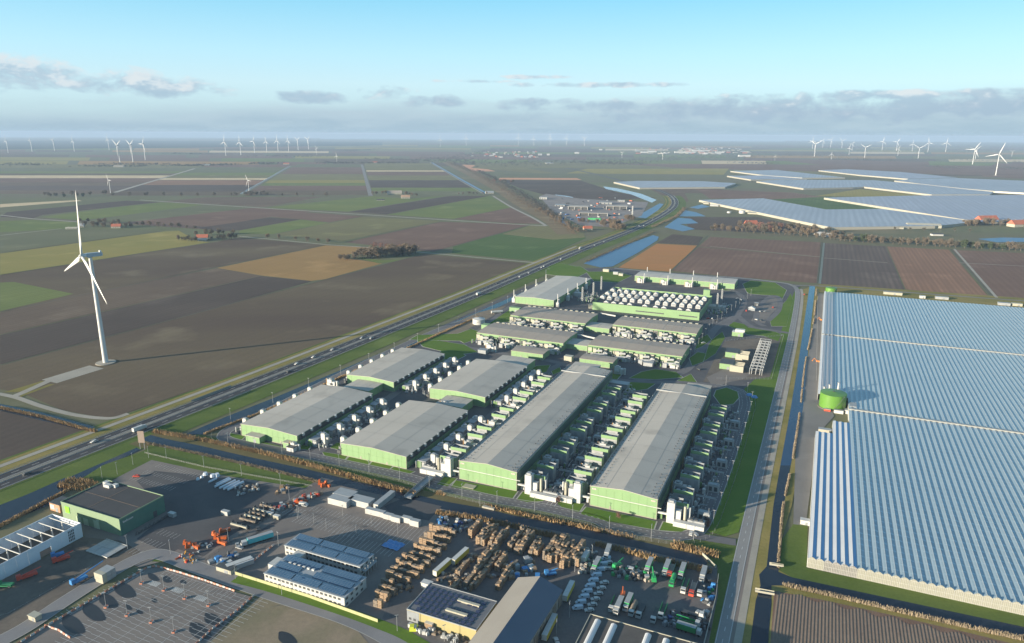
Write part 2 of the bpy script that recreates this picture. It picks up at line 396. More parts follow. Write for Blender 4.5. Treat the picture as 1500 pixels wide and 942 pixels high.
bands(lambda y: r3(y)+4, lambda y: r4(y)-3, [(239,249,mixg),(249.5,251.5,pale),(252,257,soilp),(257,264,mixg),(264,275,soilb),(275,280,green),(280,286,teal)])
# right-hand middle distance (beyond the motorway bend)
for q, m in [([(745,238),(905,238),(1000,246),(760,246)], mixg), ([(905,240),(1500,243),(1500,258),(1010,247)], soilp), ([(860,247),(1068,247),(1060,256),(830,254)], lime),
             ([(700,240),(745,241),(812,254),(790,254),(690,246)], mixg), ([(676,241),(694,242),(726,251),(692,251)], rust), ([(735,252),(842,252),(850,259),(740,257)], teal), ([(732,260.5),(845,261),(852,263.5),(730,263)], rust),
             ([(735,264),(850,264.5),(905,282),(960,290),(880,294),(800,286),(760,275)], soilb), ([(1078,247),(1200,247),(1330,262),(1070,254)], mixg), ([(1115,232),(1500,240),(1500,262),(1280,250)], soilp), ([(1360,236),(1460,239),(1440,248),(1362,244)], green),
             ([(1363,248),(1425,247),(1440,258),(1368,258)], soil2), ([(950,276),(1060,277),(1005,296),(985,294)], soil), ([(1003,283),(1100,284),(1130,292),(1010,296)], teal), ([(1020,277),(1160,282),(1230,292),(1040,291)], soilp),
             ([(1195,287),(1260,277),(1352,286),(1340,290)], lime), ([(1130,292),(1218,288),(1290,306),(1210,307)], greend), ([(1001,318),(1110,318),(1200,338),(1090,340),(1010,336)], soilb)]:
    sheet('field', q, 0.04, m)
# left-hand fields, traced
FL = [
 ([(0,304),(0,299),(115,293),(120,294.5)], pale), ([(0,312),(0,305),(120,295),(205,291),(60,307)], teal), ([(0,318),(10,311),(185,294),(235,296),(150,305),(62,315),(48,320)], soilb),
 ([(60,318),(155,305.5),(236,296.5),(300,300),(120,323)], green), ([(122,324),(300,300.5),(370,304),(250,318),(180,326)], teal), ([(185,326),(370,304.5),(460,309.5),(395,318),(320,330),(300,336),(200,329)], soilp),
 ([(290,334),(395,318.5),(440,321.5),(352,337),(320,339)], soilb), ([(398,318),(440,311),(532,317),(482,325.5),(440,321)], soilp), ([(350,342),(352,337.5),(440,322),(482,326.5),(400,343)], green),
 ([(402,343),(484,326),(532,317.5),(644,324),(500,353.5),(420,345.5)], mixg), ([(506,355),(646,325),(778,329),(662,360.5),(635,369),(560,361)], soilp), ([(664,361.5),(779,329.5),(805,331),(855,341),(858,349),(784,382.5),(662,371)], greend),
 ([(735,343),(779,329.8),(805,331.5),(855,341.2),(857,348),(810,351)], mixg), ([(566,314.5),(718,287),(748,304),(664,320.5)], green), ([(666,321),(748,304.5),(798,328),(750,327)], soilp),
 ([(512,310.5),(660,287),(716,287),(566,314)], soilb), ([(390,304),(545,287.5),(600,291),(655,286.5),(510,310)], green), ([(236,295.5),(300,289),(476,288),(387,303.5),(300,298.5)], soil),
 ([(0,340),(0,324),(48,322),(118,326),(108,334),(90,335.5)], green), ([(0,370),(0,342),(90,336),(180,337),(240,338.2)], teal), ([(0,402.5),(0,371.5),(240,339),(262,338),(290,353),(308,355)], lime),
 ([(0,456.5),(0,403.5),(308,356),(350,348),(476,359),(280,398.5)], soil2), ([(0,414),(20,413),(108,430.5),(0,456)], green), ([(0,455),(0,458),(108,433),(280,400),(318,393),(382,404),(280,427),(0,490)], soil),
 ([(318,392.5),(477,359.5),(542,362.5),(500,377),(560,386),(477,409),(456,411.5),(382,403.5)], tan), ([(520,377),(560,381),(610,380),(580,383),(555,386)], green), ([(0,491),(280,428),(382,404.5),(457,412),(366,437),(280,460.5),(0,534)], soilb),
 ([(35,577),(0,570),(0,536),(280,461.5),(366,438),(477,410),(580,383),(622,372),(784,387),(560,470),(400,531),(168,611),(155,613),(90,600)], soil2),
 ([(0,602),(122,630),(112,634),(0,676)], soilb)]
for q, m in FL: sheet('field', q, 0.05, m)
FR = [([(985,343),(1030,347),(1022,359),(962,356)], soilb), ([(962,357),(1022,360),(980,398),(906,392)], orange), ([(1040,347),(1202,355),(1201,376),(1024,361)], soilp), ([(1023,362),(1201,377),(1197,415),(1080,406),(984,397)], soilp),
      ([(1207,356),(1297,361),(1325,424),(1202,416)], soilg), ([(1299,361),(1390,366),(1448,435),(1327,424)], soilr), ([(1396,366),(1520,372),(1520,442),(1455,436)], soilp)]
for q, m in FR: sheet('field', q, 0.05, m)
for a, b in [((1040,361),(1201,376.5)), ((1207,378),(1300,385)), ((1405,385),(1500,390))]:
    ribbon('field_track', [P(*a), P(*b)], -2.5, 2.5, 0.12, mat('track_soil', (0.24,0.20,0.16), (0.2,0.165,0.13), 0.1))
# ridged plot bottom right: real ridges
sheet('field', [(1134,866),(1200,878),(1300,900),(1430,930),(1530,955),(1530,1060),(1120,1060)], 0.14, soilp)
mb = MB(); A = Vector(P(1132, 866)); 
ridge = mat('ridge_soil', (0.139,0.103,0.082), (0.183,0.138,0.106), 0.05, rough=0.95, fine=0.3, fscale=0.5, bump=0.2)
a0 = P(1139, 863); L0 = 175
for i in range(86):
    p = a0 + UX*(i*1.5) - UY*(2 + 1.5*math.sin(i*0.7)); q = p - UY*L0
    p2 = p + UX*1.5; q2 = q + UX*1.5; m1 = p + UX*0.75 + Vector((0,0,0.15)); m2 = q + UX*0.75 + Vector((0,0,0.15))
    z = Vector((0,0,0.17)); mb.quad(p+z, m1+z, m2+z, q+z); mb.quad(m1+z, p2+z, q2+z, m2+z)
o = obj('ridged_field', mb.mesh('ridged_field', ridge)); o['kind'] = 'structure'
# ditches between the fields
dt = mat('ditch', (0.055,0.060,0.040), (0.09,0.09,0.055), 0.1, rough=0.95)
for line in [[(0,457),(280,399),(476,359)], [(0,403),(310,355.5)], [(0,371),(240,338.4)], [(505,354),(646,325)], [(662,361),(778,329)], [(984,397),(1037,345)], [(0,535.5),(280,461),(366,437.5),(476,409.8),(622,371.8)], [(566,314.3),(660,300)], [(300,300),(250,309),(120,323.5)], [(532,317),(402,343)], [(1197,415),(1204,355)]]:
    ribbon('ditch', [P(*q) for q in line], -1.1, 1.1, 0.11, dt)
ribbon('ditch', [P(1202,416), P(1208,356)], -0.6, 3.2, 0.11, mat('ditch_pale', (0.16,0.19,0.17), (0.12,0.14,0.12), 0.1))
ribbon('ditch', [P(1455,436), P(1393,365)], -2.5, 2.0, 0.11, dt); ribbon('field_track', [P(1460,436), P(1398,365)], -2.0, 2.0, 0.13, conc)
# farm tracks and country roads
for line, hw in [([(350,346),(480,358.6),(538,362.5),(620,370),(784,385)], 2.6), ([(0,315),(48,320.6),(120,325.5)], 4.0), ([(205,293),(300,299.4),(550,315.6),(750,328.4),(800,331)], 5.0), ([(168,282),(285,247)], 9.0), ([(0,345),(90,335)], 2.5)]:
    ribbon('farm_track', [P(*q) for q in line], -hw, hw, 0.15, conc)
ribbon('country_road', [P(355,284), P(425,243.5)], -6, 2, 0.13, asphl); ribbon('polder_canal', [P(355,284), P(425,243.5)], 5, 9, 0.12, water)
ribbon('country_road', [P(543,287), P(530,241)], -8, 8, 0.13, asphl)
ribbon('polder_canal', [P(716,284.5), P(675,262), P(633,238)], -3, 10, 0.13, waterb); ribbon('farm_track', [P(716,284.5), P(675,262), P(633,238)], 15, 21, 0.14, conc)
ribbon('farm_track', smooth([P(800,331), P(780,319), P(748,303), P(722,287)]), -5, 4, 0.16, conc)
ribbon('wooded_bank', smooth([P(843,343), P(815,322), P(770,298), P(735,277), P(690,254), P(655,238)]), -5, 42, 0.06, fm('bank_brush', (0.17,0.125,0.075), (0.22,0.17,0.10), scale=0.03))
# lakes on the horizon
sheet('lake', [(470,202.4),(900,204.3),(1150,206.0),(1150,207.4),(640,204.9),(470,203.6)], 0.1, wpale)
sheet('woodland', [(-20,206),(200,206),(420,207.2),(560,208.2),(560,213),(300,216),(-20,219)], 0.2, fm('far_wood', (0.030,0.045,0.040), (0.045,0.06,0.045), scale=0.002))
# ------------------------------------------------------------------ motorway
HWC = [(0,706),(400,551),(577,480),(698,431),(760,404.5),(850,366.5),(903,346.5),(940,331),(973,313.5),(987,302),(988,293),(980,285.5),(962,278),(930,270),(880,257),(830,246)]
hp = [P(*q) for q in HWC]; hp.insert(0, hp[0] + (hp[0]-hp[1])*0.45); hw = smooth(hp, 6)
near = hw[:6*12]
ribbon('motorway_verge', near, -36, 34, 0.06, vergeg)
ribbon('motorway_verge', near, 11.5, 21, 0.09, verge); ribbon('motorway_verge', near, 27, 31, 0.09, verge)
ribbon('service_road', near[:6*6+2], 21.5, 26.5, 0.14, conc)
ribbon('hard_shoulder', hw, -11.6, 11.6, 0.14, mat('shoulder', (0.12,0.115,0.105), (0.17,0.16,0.14), .05, rough=.9, fine=.2)); ribbon('motorway', hw, -10.6, 10.6, 0.17, mat('motorway_asphalt', (0.042,0.042,0.047), (0.060,0.059,0.063), 0.02, rough=0.8, fine=0.12, fscale=0.4, spec=0.2))
ribbon('central_reserve', hw, -1.2, 2.2, 0.19, mat('reserve', (0.19,0.18,0.155), (0.25,0.235,0.20), 0.08, rough=0.9, fine=0.2))
for d in (-10.4, -2.0, 2.8, 10.4): ribbon('road_marking', near, d-0.16, d+0.16, 0.22, lines)
for d in (-6.2, 6.6): dashes('road_marking', near, d, 5, 8, 0.3, 0.22, lines)
for d in (-0.2, 12.0, -11.8):
    mb = MB(); pts = offs(near, d)
    for a, b in zip(pts, pts[1:]):
        mb.quad((a.x,a.y,0.55),(b.x,b.y,0.55),(b.x,b.y,0.9),(a.x,a.y,0.9))
    for p, t in walk(pts, 12): mb.box(p.x-.08,p.x+.08,p.y-.08,p.y+.08,0.1,0.8)
    tag(obj('guard_rail', mb.mesh('guard_rail', mat('galvanised', (0.42,0.43,0.44), (0.35,0.36,0.37), 1, rough=0.5, metal=0.4))), {-0.2:'low steel guard rail along the middle of the motorway', 12.0:'low steel guard rail on the field side of the motorway', -11.8:'low steel guard rail on the campus side of the motorway'}[d], 'guard rail')
# access road and pad of the near turbine
sheet('crane_pad', [(61,556.5),(131,535.5),(152,540),(83,561.5)], 0.13, conc)
ribbon('access_road', smooth([P(-20,574), P(22,582), P(60,595), P(110,608), P(160,613), P(188,606)]), -2.6, 2.6, 0.15, conc)
ribbon('access_road', smooth([P(22,580), P(34,575), P(52,567), P(72,558)]), -3.5, 3.5, 0.15, conc)
sheet('grass_patch', [(5,575),(62,558),(68,560),(30,574)], 0.12, verge); sheet('grass_patch', [(30,579),(72,563),(80,563),(40,578),(28,583)], 0.12, verge)
sheet('canal', [(-10,590),(60,604),(136,624.5),(150,629),(122,630.5),(0,601.5),(-10,599)], 0.10, water)
# canals
sheet('canal', [(-30,752),(0,740),(40,724.5),(95,700),(107,706),(110,712),(70,741),(0,769),(-30,781)], 0.10, water)
sheet('ditch', [(100,700),(150,678),(200,656),(206,659),(160,681),(112,704)], 0.10, water)
sheet('canal', [(272,636),(330,611),(400,583.5),(500,542),(600,499),(700,457),(775,424),(780,426),(705,462),(605,506),(505,552),(400,597),(335,622),(296,637)], 0.10, water)
SC_path = smooth([P(212,641), P(240,648), P(285,657), P(336,669), P(404,684), P(450,694), P(519,711), P(587,726), P(640,739), P(705,751), P(756,763), P(858,782), P(898,791), P(956,805), P(1036,824)])
ribbon('canal_bank', SC_path, -13, 12, 0.075, fm('bank_grass', (0.105,0.100,0.045), (0.16,0.13,0.065), scale=0.04, fine=0.3, fscale=0.5))
ribbon('canal', SC_path, -4.0, 5.0, 0.11, water)
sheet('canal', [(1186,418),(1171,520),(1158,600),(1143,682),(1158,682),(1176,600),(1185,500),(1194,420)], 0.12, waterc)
sheet('canal', [(1143,682),(1133,740),(1123,830),(1112,842),(1114,858),(1107,880),(1098,950),(1124,950),(1130,885),(1130,858),(1160,858),(1520,940),(1520,923),(1160,846),(1140,838),(1148,740),(1158,682)], 0.12, water)
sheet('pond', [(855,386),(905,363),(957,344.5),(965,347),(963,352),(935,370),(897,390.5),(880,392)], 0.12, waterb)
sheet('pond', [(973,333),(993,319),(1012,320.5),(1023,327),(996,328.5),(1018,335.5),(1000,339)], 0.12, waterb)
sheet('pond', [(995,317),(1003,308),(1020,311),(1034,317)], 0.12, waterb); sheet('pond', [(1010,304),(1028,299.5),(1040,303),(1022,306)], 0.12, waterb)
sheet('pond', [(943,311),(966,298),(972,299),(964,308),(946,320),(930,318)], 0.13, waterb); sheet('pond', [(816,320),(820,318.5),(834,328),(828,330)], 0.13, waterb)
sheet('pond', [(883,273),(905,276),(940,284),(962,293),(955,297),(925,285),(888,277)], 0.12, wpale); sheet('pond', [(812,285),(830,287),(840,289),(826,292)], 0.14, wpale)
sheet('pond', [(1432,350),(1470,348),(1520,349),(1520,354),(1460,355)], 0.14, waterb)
# ================================================================== the data-centre campus
campus_base = mat('campus_asphalt', (0.075,0.076,0.084), (0.11,0.108,0.112), 0.03, rough=0.85, fine=0.18, fscale=0.5, spec=0.2)
kerb = mat('kerb', (0.36,0.35,0.32), (0.30,0.29,0.27), 0.2, rough=0.85)
sheet('campus_yard', [(322,636),(520,545),(600,500),(680,462),(770,420),(850,393),(905,392),(935,396),(1080,406),(1100,408),(1172,418),(1160,470),(1130,545),(1092,588),(1076,640),(1042,740),(1028,765),(1020,785),(960,783),(890,770),(800,742),(720,724),(640,705),(560,691),(460,668),(391,656),(340,648)], 0.045, campus_base)
sheet('bare_plot', [(610,498),(700,458),(742,448),(722,463),(690,480),(660,500),(625,505)], 0.10, mat('bare_soil', (0.20,0.155,0.11), (0.15,0.125,0.09), 0.05, rough=0.95, fine=0.3, fscale=0.4))
sheet('paved_yard', [(1100,470),(1120,440),(1128,432),(1140,436),(1140,450),(1128,462),(1120,474)], 0.11, pave)
sheet('gravel_yard', [(1030,560),(1050,520),(1062,500),(1145,492),(1128,552),(1100,556)], 0.10, dirt)
sheet('gravel_yard', [(1035,553),(1062,540),(1100,548),(1088,556),(1068,560),(1045,568)], 0.13, pave)
def lawn_plot(px, m=None, z=0.12):
    v = [P(*q) for q in px]; area = sum(v[i].x*v[(i+1)%len(v)].y - v[(i+1)%len(v)].x*v[i].y for i in range(len(v)))
    if area < 0: v.reverse()
    SC[0] += 1; z += (SC[0] % 30)*0.003
    c = sum(v, Vector())/len(v); mb = MB()
    v2 = [c + (p-c)*(1 + 0.9/max(8,(p-c).length)) for p in v]
    mb.poly([(p.x,p.y) for p in v2], 0.0, z-0.01); k = obj('kerb', mb.mesh('kerb', kerb)); k['kind'] = 'structure'
    mb = MB(); mb.poly([(p.x,p.y) for p in v], 0.02, z + 0.03)
    o = obj('lawn', mb.mesh('lawn', m or lawn)); o['kind'] = 'structure'; return o
LAWNS = [
 [(472,662),(509,668),(502,677),(480,674)], [(512,669),(544,675),(536,684),(503,678)], [(546,676),(575,683),(567,690),(538,685)], [(577,684),(607,691),(595,696.5),(568,691)],
 [(330,633),(359,639),(353,645),(336,643)], [(362,641.5),(414,655),(400,658),(362,649)], [(484,656),(488,649),(499,648.5),(497,659)], [(458,650),(468,637),(490,636),(494,642),(478,651)], [(442,652),(455,654),(452,659),(440,658)],
 [(630,701),(640,697),(669,701),(656,712.5),(637,709.5)], [(668,704),(758,719.8),(750,731),(700,720.5),(661,713.5)], [(766,720.5),(803,728),(798,734),(773,736),(757,732)], [(819,732),(856,738.5),(848,750.5),(824,744),(817,738.5)],
 [(859,743),(961,764),(957,776),(890,764),(850,753)], [(972,764.5),(1012,773),(998,779.5),(966,777)], [(613,676),(640,672),(634,684),(616,690)],
 [(610,498),(640,499),(680,505),(700,516),(670,520),(620,508)], [(650,512),(672,515),(682,521),(668,528),(650,526),(640,519)], [(662,492),(690,482),(702,486),(696,497),(680,503)], [(715,475),(745,455),(752,470),(742,472),(722,474)],
 [(600,545),(625,530),(640,531),(618,549)], [(600,497.5),(612,491),(700,488),(696,500),(650,499)], [(786,536),(806,535),(800,545),(784,549),(778,542)], [(808,544),(820,538),(822,544),(810,549)], [(922,554),(940,545),(960,541),(990,545),(1000,553),(960,556)], [(905,566),(925,560),(960,562),(948,570),(920,574)],
 [(878,545),(910,549),(904,556),(880,553)], [(1049,572),(1064,568),(1080,574),(1082,583),(1074,592),(1056,594),(1046,580)], [(1024,497),(1036,490),(1042,498),(1028,508),(1018,512)], [(1010,525),(1022,516),(1034,518),(1030,530),(1014,536)], [(1040,500),(1058,486),(1062,495),(1048,518),(1030,530)],
 [(800,395),(850,390),(862,398),(846,406),(818,404),(800,402)], [(800,391),(812,384),(852,392),(848,404),(818,402)], [(1088,416),(1100,411),(1135,414),(1152,425),(1145,440),(1135,433),(1115,432),(1095,430)], [(1128,470),(1140,452),(1152,440),(1158,430),(1162,440),(1152,478),(1130,478)], [(1068,470),(1090,475),(1096,480),(1130,484),(1145,490),(1140,500),(1118,492),(1095,490),(1068,478)],
 [(988,560),(1012,548),(1020,560),(1010,572),(990,572)], [(885,548),(898,556),(888,566),(870,560)], [(858,398),(905,398),(925,404),(905,414),(870,412)], [(1046,410),(1080,420),(1072,426),(1046,424)]]
for q in LAWNS: lawn_plot(q)
sheet('grass_field', [(1034,778),(1040,755),(1062,698),(1080,640),(1095,590),(1090,570),(1105,556),(1128,552),(1138,505),(1146,480),(1158,440),(1166,422),(1172,421),(1160,480),(1140,552),(1110,670),(1092,748),(1082,780),(1062,786)], 0.085, lawn)
sheet('canal_verge', [(1052,942),(1082,800),(1083,792),(1030,780),(970,785),(900,770),(820,752),(740,732),(660,716),(600,703),(500,680),(420,663),(330,645),(290,636),(270,645),(330,662),(420,680),(500,699),(600,722),(700,746),(820,770),(960,800),(1040,822),(1052,830),(1048,870),(1030,955),(1050,955)], 0.07, vergeg)
sheet('road_verge', [(1060,960),(1095,780),(1125,640),(1165,470),(1174,425),(1192,418),(1200,420),(1194,500),(1184,600),(1160,740),(1142,800),(1140,835),(1180,842),(1182,832),(1520,905),(1520,945),(1140,865),(1120,960)], 0.065, verge)
sheet('greenhouse_yard', [(1166,640),(1178,560),(1192,470),(1199,430),(1216,430),(1204,560),(1222,610),(1198,636),(1180,770),(1162,768)], 0.11, asphl)
sheet('greenhouse_lawn', [(1162,768),(1183,768),(1182,832),(1520,905),(1520,925),(1160,846),(1142,836),(1146,790)], 0.10, vergeg)
sheet('verge_strip', [(1199,416),(1520,438),(1520,452),(1199,428)], 0.12, verge); ribbon('country_road', [P(1160,418), P(1200,419), P(1350,430), P(1540,444)], -3, 3, 0.2, asphl)
sheet('field_margin', [(1124,960),(1134,862),(1200,870),(1520,945),(1520,985),(1250,895),(1150,870),(1145,960)], 0.13, verge)
# ring road and campus roads
rr = mat('ring_road', (0.105,0.102,0.108), (0.145,0.138,0.142), 0.05, rough=0.85, fine=0.25, fscale=1.6)
ringp = smooth([P(680,470), P(640,484), P(560,520), P(470,563), P(400,598), P(345,624), P(328,636), P(336,645), P(391,656), P(462,670), P(518,681.5), P(595,698.5), P(637,711), P(722,731), P(790,742.5), P(870,760.5), P(894,770), P(969,784), P(1008,784), P(1026,772), P(1040,742), P(1064,680), P(1086,612), P(1091,588), P(1082,572), P(1049,565)], 6)
ribbon('ring_road', ringp, -4.2, 4.2, 0.15, rr); ribbon('road_edge', ringp, 4.2, 4.7, 0.17, kerb); ribbon('road_edge', ringp, -4.7, -4.2, 0.17, kerb)
for d in (-2.0, 2.0): dashes('road_marking', ringp[54:], d, 1.6, 2.2, 0.5, 0.21, mat('worn_paint', (0.40,0.39,0.38), (0.28,0.27,0.27), 0.3))
ribbon('road', smooth([P(1010,784), P(1040,789), P(1078,795)]), -3.5, 3.5, 0.18, rr)
for line, hw_ in [([(628,712),(645,696),(690,640),(740,590),(800,545),(830,530)], 3.5), ([(806,741),(838,700),(880,640),(920,580),(945,548)], 6), ([(455,668),(490,645),(560,590),(620,548),(660,520)], 4), ([(945,556),(1000,545),(1022,520),(1050,480),(1080,462)], 4.5), ([(1049,565),(990,560),(940,560),(880,552),(820,532),(770,523),(700,512),(640,500)], 4), ([(1080,462),(1100,478),(1130,484),(1155,488)], 4), ([(1120,478),(1108,470),(1112,450),(1130,434),(1142,438),(1140,455),(1125,470)], 3.5), ([(1060,478),(1080,462),(1090,440),(1072,425),(1040,420)], 4), ([(690,492),(720,470),(742,452),(770,440),(800,428)], 3)]:
    ribbon('campus_road', smooth([P(*q) for q in line]), -hw_, hw_, 0.16, rr)
for d in (-2.6, 0, 2.6): ribbon('road_marking', [P(806,741), P(838,700), P(880,640), P(920,580)], d-0.12, d+0.12, 0.21, lines)
E_R = smooth([P(1150,950), P(1150,950)], 1)
er = smooth([P(1049,980), P(1057.5,942), P(1101,740), P(1143,560), P(1161,480), P(1168,430), P(1160,418), P(1135,413), P(1080,407), P(1000,402), P(900,393)])
ribbon('east_road', er, -3.2, 3.1, 0.17, mat('grey_road', (0.19,0.185,0.185), (0.24,0.235,0.23), 0.02, rough=0.85, fine=0.10, fscale=0.5))
ribbon('cycle_path', er[:44], -8.2, -4.7, 0.15, conc); ribbon('road_strip', er[:44], -4.7, -3.2, 0.13, mat('strip_red', (0.19,0.155,0.14), (0.16,0.14,0.12), 0.1))
for d in (-2.8, 2.7): ribbon('road_marking', er[:42], d-0.1, d+0.1, 0.21, lines)
dashes('road_marking', er[:40], -0.05, 3, 6, 0.2, 0.21, lines)

# ---- cladding
glit = (0.205,0.325,0.165)
grn = mat('green_cladding', glit, (0.185,0.295,0.15), 0.12, rough=0.55, fine=0.05, fscale=3, spec=0.3)
grn2 = mat('green_cladding_dark', (0.135,0.235,0.095), (0.115,0.205,0.08), 0.12, rough=0.6)
roofm = mat('roof_membrane', (0.37,0.345,0.305), (0.43,0.40,0.355), 0.02, rough=0.8, fine=0.05, fscale=0.4, blotch=((0.30,0.28,0.25), 0.05, 0.57), stretch=(AX, 0.2))
roofb = mat('roof_brown', (0.30,0.255,0.215), (0.345,0.30,0.25), 0.03, rough=0.8, fine=0.08, fscale=0.4)
trim = mat('beige_trim', (0.32,0.30,0.25), (0.27,0.255,0.215), 0.3, rough=0.6)
darkm = mat('dark_louvre', (0.045,0.05,0.055), (0.07,0.075,0.08), 0.5, rough=0.6)
grey = mat('grey_metal', (0.30,0.32,0.34), (0.22,0.24,0.26), 0.3, rough=0.5, metal=0.2)
lgrey = mat('light_metal', (0.34,0.35,0.355), (0.28,0.295,0.305), 0.3, rough=0.5, metal=0.1)
whitem = mat('white_metal', (0.50,0.50,0.485), (0.42,0.42,0.41), 0.4, rough=0.45)
cream = mat('cream_metal', (0.40,0.38,0.30), (0.34,0.325,0.265), 0.4, rough=0.5)
steel = mat('steel', (0.36,0.37,0.38), (0.28,0.29,0.30), 1.0, rough=0.4, metal=0.5)
pipe_t = mat('copper_tone', (0.45,0.27,0.12), (0.35,0.22,0.11), 0.5, rough=0.5)

def hall(A, B, C, H, label, rise=1.4, wallm=None, roof=None, ridge='y', vents=True, stripe=False, name='data_hall', joints=5.0, W=None, D=None, side=None):
    """hall whose roof corners are seen at pixels A (front left), B (front right), C (back left)"""
    a = P(*A, H); b = P(*B, H); c = P(*C, H)
    W = W or (b-a).dot(UX); D = D or (c-a).dot(UY)
    t = thing(name, label, 'building', (a.x, a.y, 0), RZ)
    wm_ = wallm or grn; rm = roof or roofm; e = 0.0
    mb = MB()
    if ridge == 'y':
        k = 0; mb.v = [(0,0,0),(W,0,0),(W,0,H),(W/2,0,H+rise),(0,0,H), (0,D,0),(W,D,0),(W,D,H),(W/2,D,H+rise),(0,D,H)]
        mb.f = [(0,1,2,3,4),(6,5,9,8,7),(1,6,7,2),(5,0,4,9)]; mb.m = [0]*4
    else:
        mb.v = [(0,0,0),(W,0,0),(W,0,H),(0,0,H),(0,D,0),(W,D,0),(W,D,H),(0,D,H),(0,D/2,H+rise),(W,D/2,H+rise)]
        mb.f = [(0,1,2,3),(5,4,7,6),(1,5,6,9,2),(4,0,3,8,7)]; mb.m = [0]*4
    part('wall', mb, wm_, t)
    o = 0.35; th = 0.3
    n = 8 if (D if ridge == 'y' else W) > 60 else 3
    for s in (0, 1):                      # membrane laid in sheets, seams standing a little proud
        mb = MB()
        if ridge == 'y':
            x0, z0 = (-o, H-0.02) if s == 0 else (W+o, H-0.02); x1, z1 = W/2, H+rise
            for (dz) in (0,):
                q = [(x0,-o,z0+th),(x1,-o,z1+th),(x1,D+o,z1+th),(x0,D+o,z0+th)]
                lo = [(x0,-o,z0+.04),(x1,-o,z1+.04),(x1,D+o,z1+.04),(x0,D+o,z0+.04)]
        else:
            y0, z0 = (-o, H-0.02) if s == 0 else (D+o, H-0.02); y1, z1 = D/2, H+rise
            q = [(-o,y0,z0+th),(W+o,y0,z0+th),(W+o,y1,z1+th),(-o,y1,z1+th)]; lo = [(p[0],p[1],p[2]-th+.04) for p in q]
        mb.quad(*q); 
        for i in range(4):
            j = (i+1) % 4; mb.quad(lo[i], lo[j], q[j], q[i])
        part('roof_slope', mb, rm, t)
    mb = MB(); m_ = 0.06
    if ridge == 'y':
        L_ = D; step = L_/round(L_/22)
        for k in range(1, round(L_/22)):
            y = k*step
            for (xa, za, xb, zb) in ((0, H, W/2, H+rise), (W/2, H+rise, W, H)):
                mb.quad((xa,y-.15,za+th+m_),(xb,y-.15,zb+th+m_),(xb,y+.15,zb+th+m_),(xa,y+.15,za+th+m_))
        for f_ in (0.25, 0.75):
            x = W*f_; z = H + rise*0.5 + th + m_; mb.quad((x-.1,0,z),(x+.1,0,z),(x+.1,D,z),(x-.1,D,z))
    else:
        nn = max(2, round(W/18))
        for k in range(1, nn):
            x = W*k/nn
            for (ya, za, yb, zb) in ((0, H, D/2, H+rise), (D/2, H+rise, D, H)):
                mb.quad((x-.15,ya,za+th+m_),(x+.15,ya,za+th+m_),(x+.15,yb,zb+th+m_),(x-.15,yb,zb+th+m_))
    part('roof_seams', mb, mat('seam', (0.32,0.31,0.29), (0.28,0.27,0.255), 0.2), t, stuff=True)
    # flashing and corner trim
    for (x, y) in ((-.12,-.12),(W-.13,-.12),(W-.13,D-.13)):
        mb = MB(); mb.box(x, x+.25, y, y+.25, 0, H); part('corner_trim', mb, trim, t)
    mb = MB(); mb.box(.14, W-.14, -.16, -.04, 0, 0.5); part('plinth', mb, trim, t)
    if joints:
        mb = MB(); k = 1
        while k*joints < W-1: mb.box(k*joints-.05, k*joints+.05, -.05, -.01, 0.5, H-.3); k += 1
        mb.box(0.2, W-.2, -.05, -.01, H*0.52, H*0.52+.1)
        part('cladding_joints', mb, grn2 if wm_ is grn else wm_, t, stuff=True)
    mb = MB()
    for k in range(int(D/12)+1): mb.box(W+.03, W+.2, 3+k*12 if D > 20 else D/2, (3+k*12 if D > 20 else D/2)+.2, 0, H-.6)
    part('downpipes', mb, grey, t, stuff=True)
    for k in range(1 + int(W > 50)):
        x = W*(.3+.4*k); mb = MB(); mb.box(x, x+1.1, -.09, -.05, 0.02, 2.2); part('door', mb, trim, t)
    if side:
        mb = MB(); sd = side   # dark louvre band under right eaves, enlarged to paint in the wall's shade; white outlets
        mb.box(W+.02, W+.25, 1.5, D-1.5, H-4.4, H-.5); part('louvre_or_shade_band', mb, darkm, t)
        for k in range(sd):
            y = D*(k+.6)/sd; mb = MB(); mb.box(W+.2, W+1.6, y-.9, y+.9, H-1.6, H+.3); part('roof_outlet', mb, whitem, t)
    return t, W, D
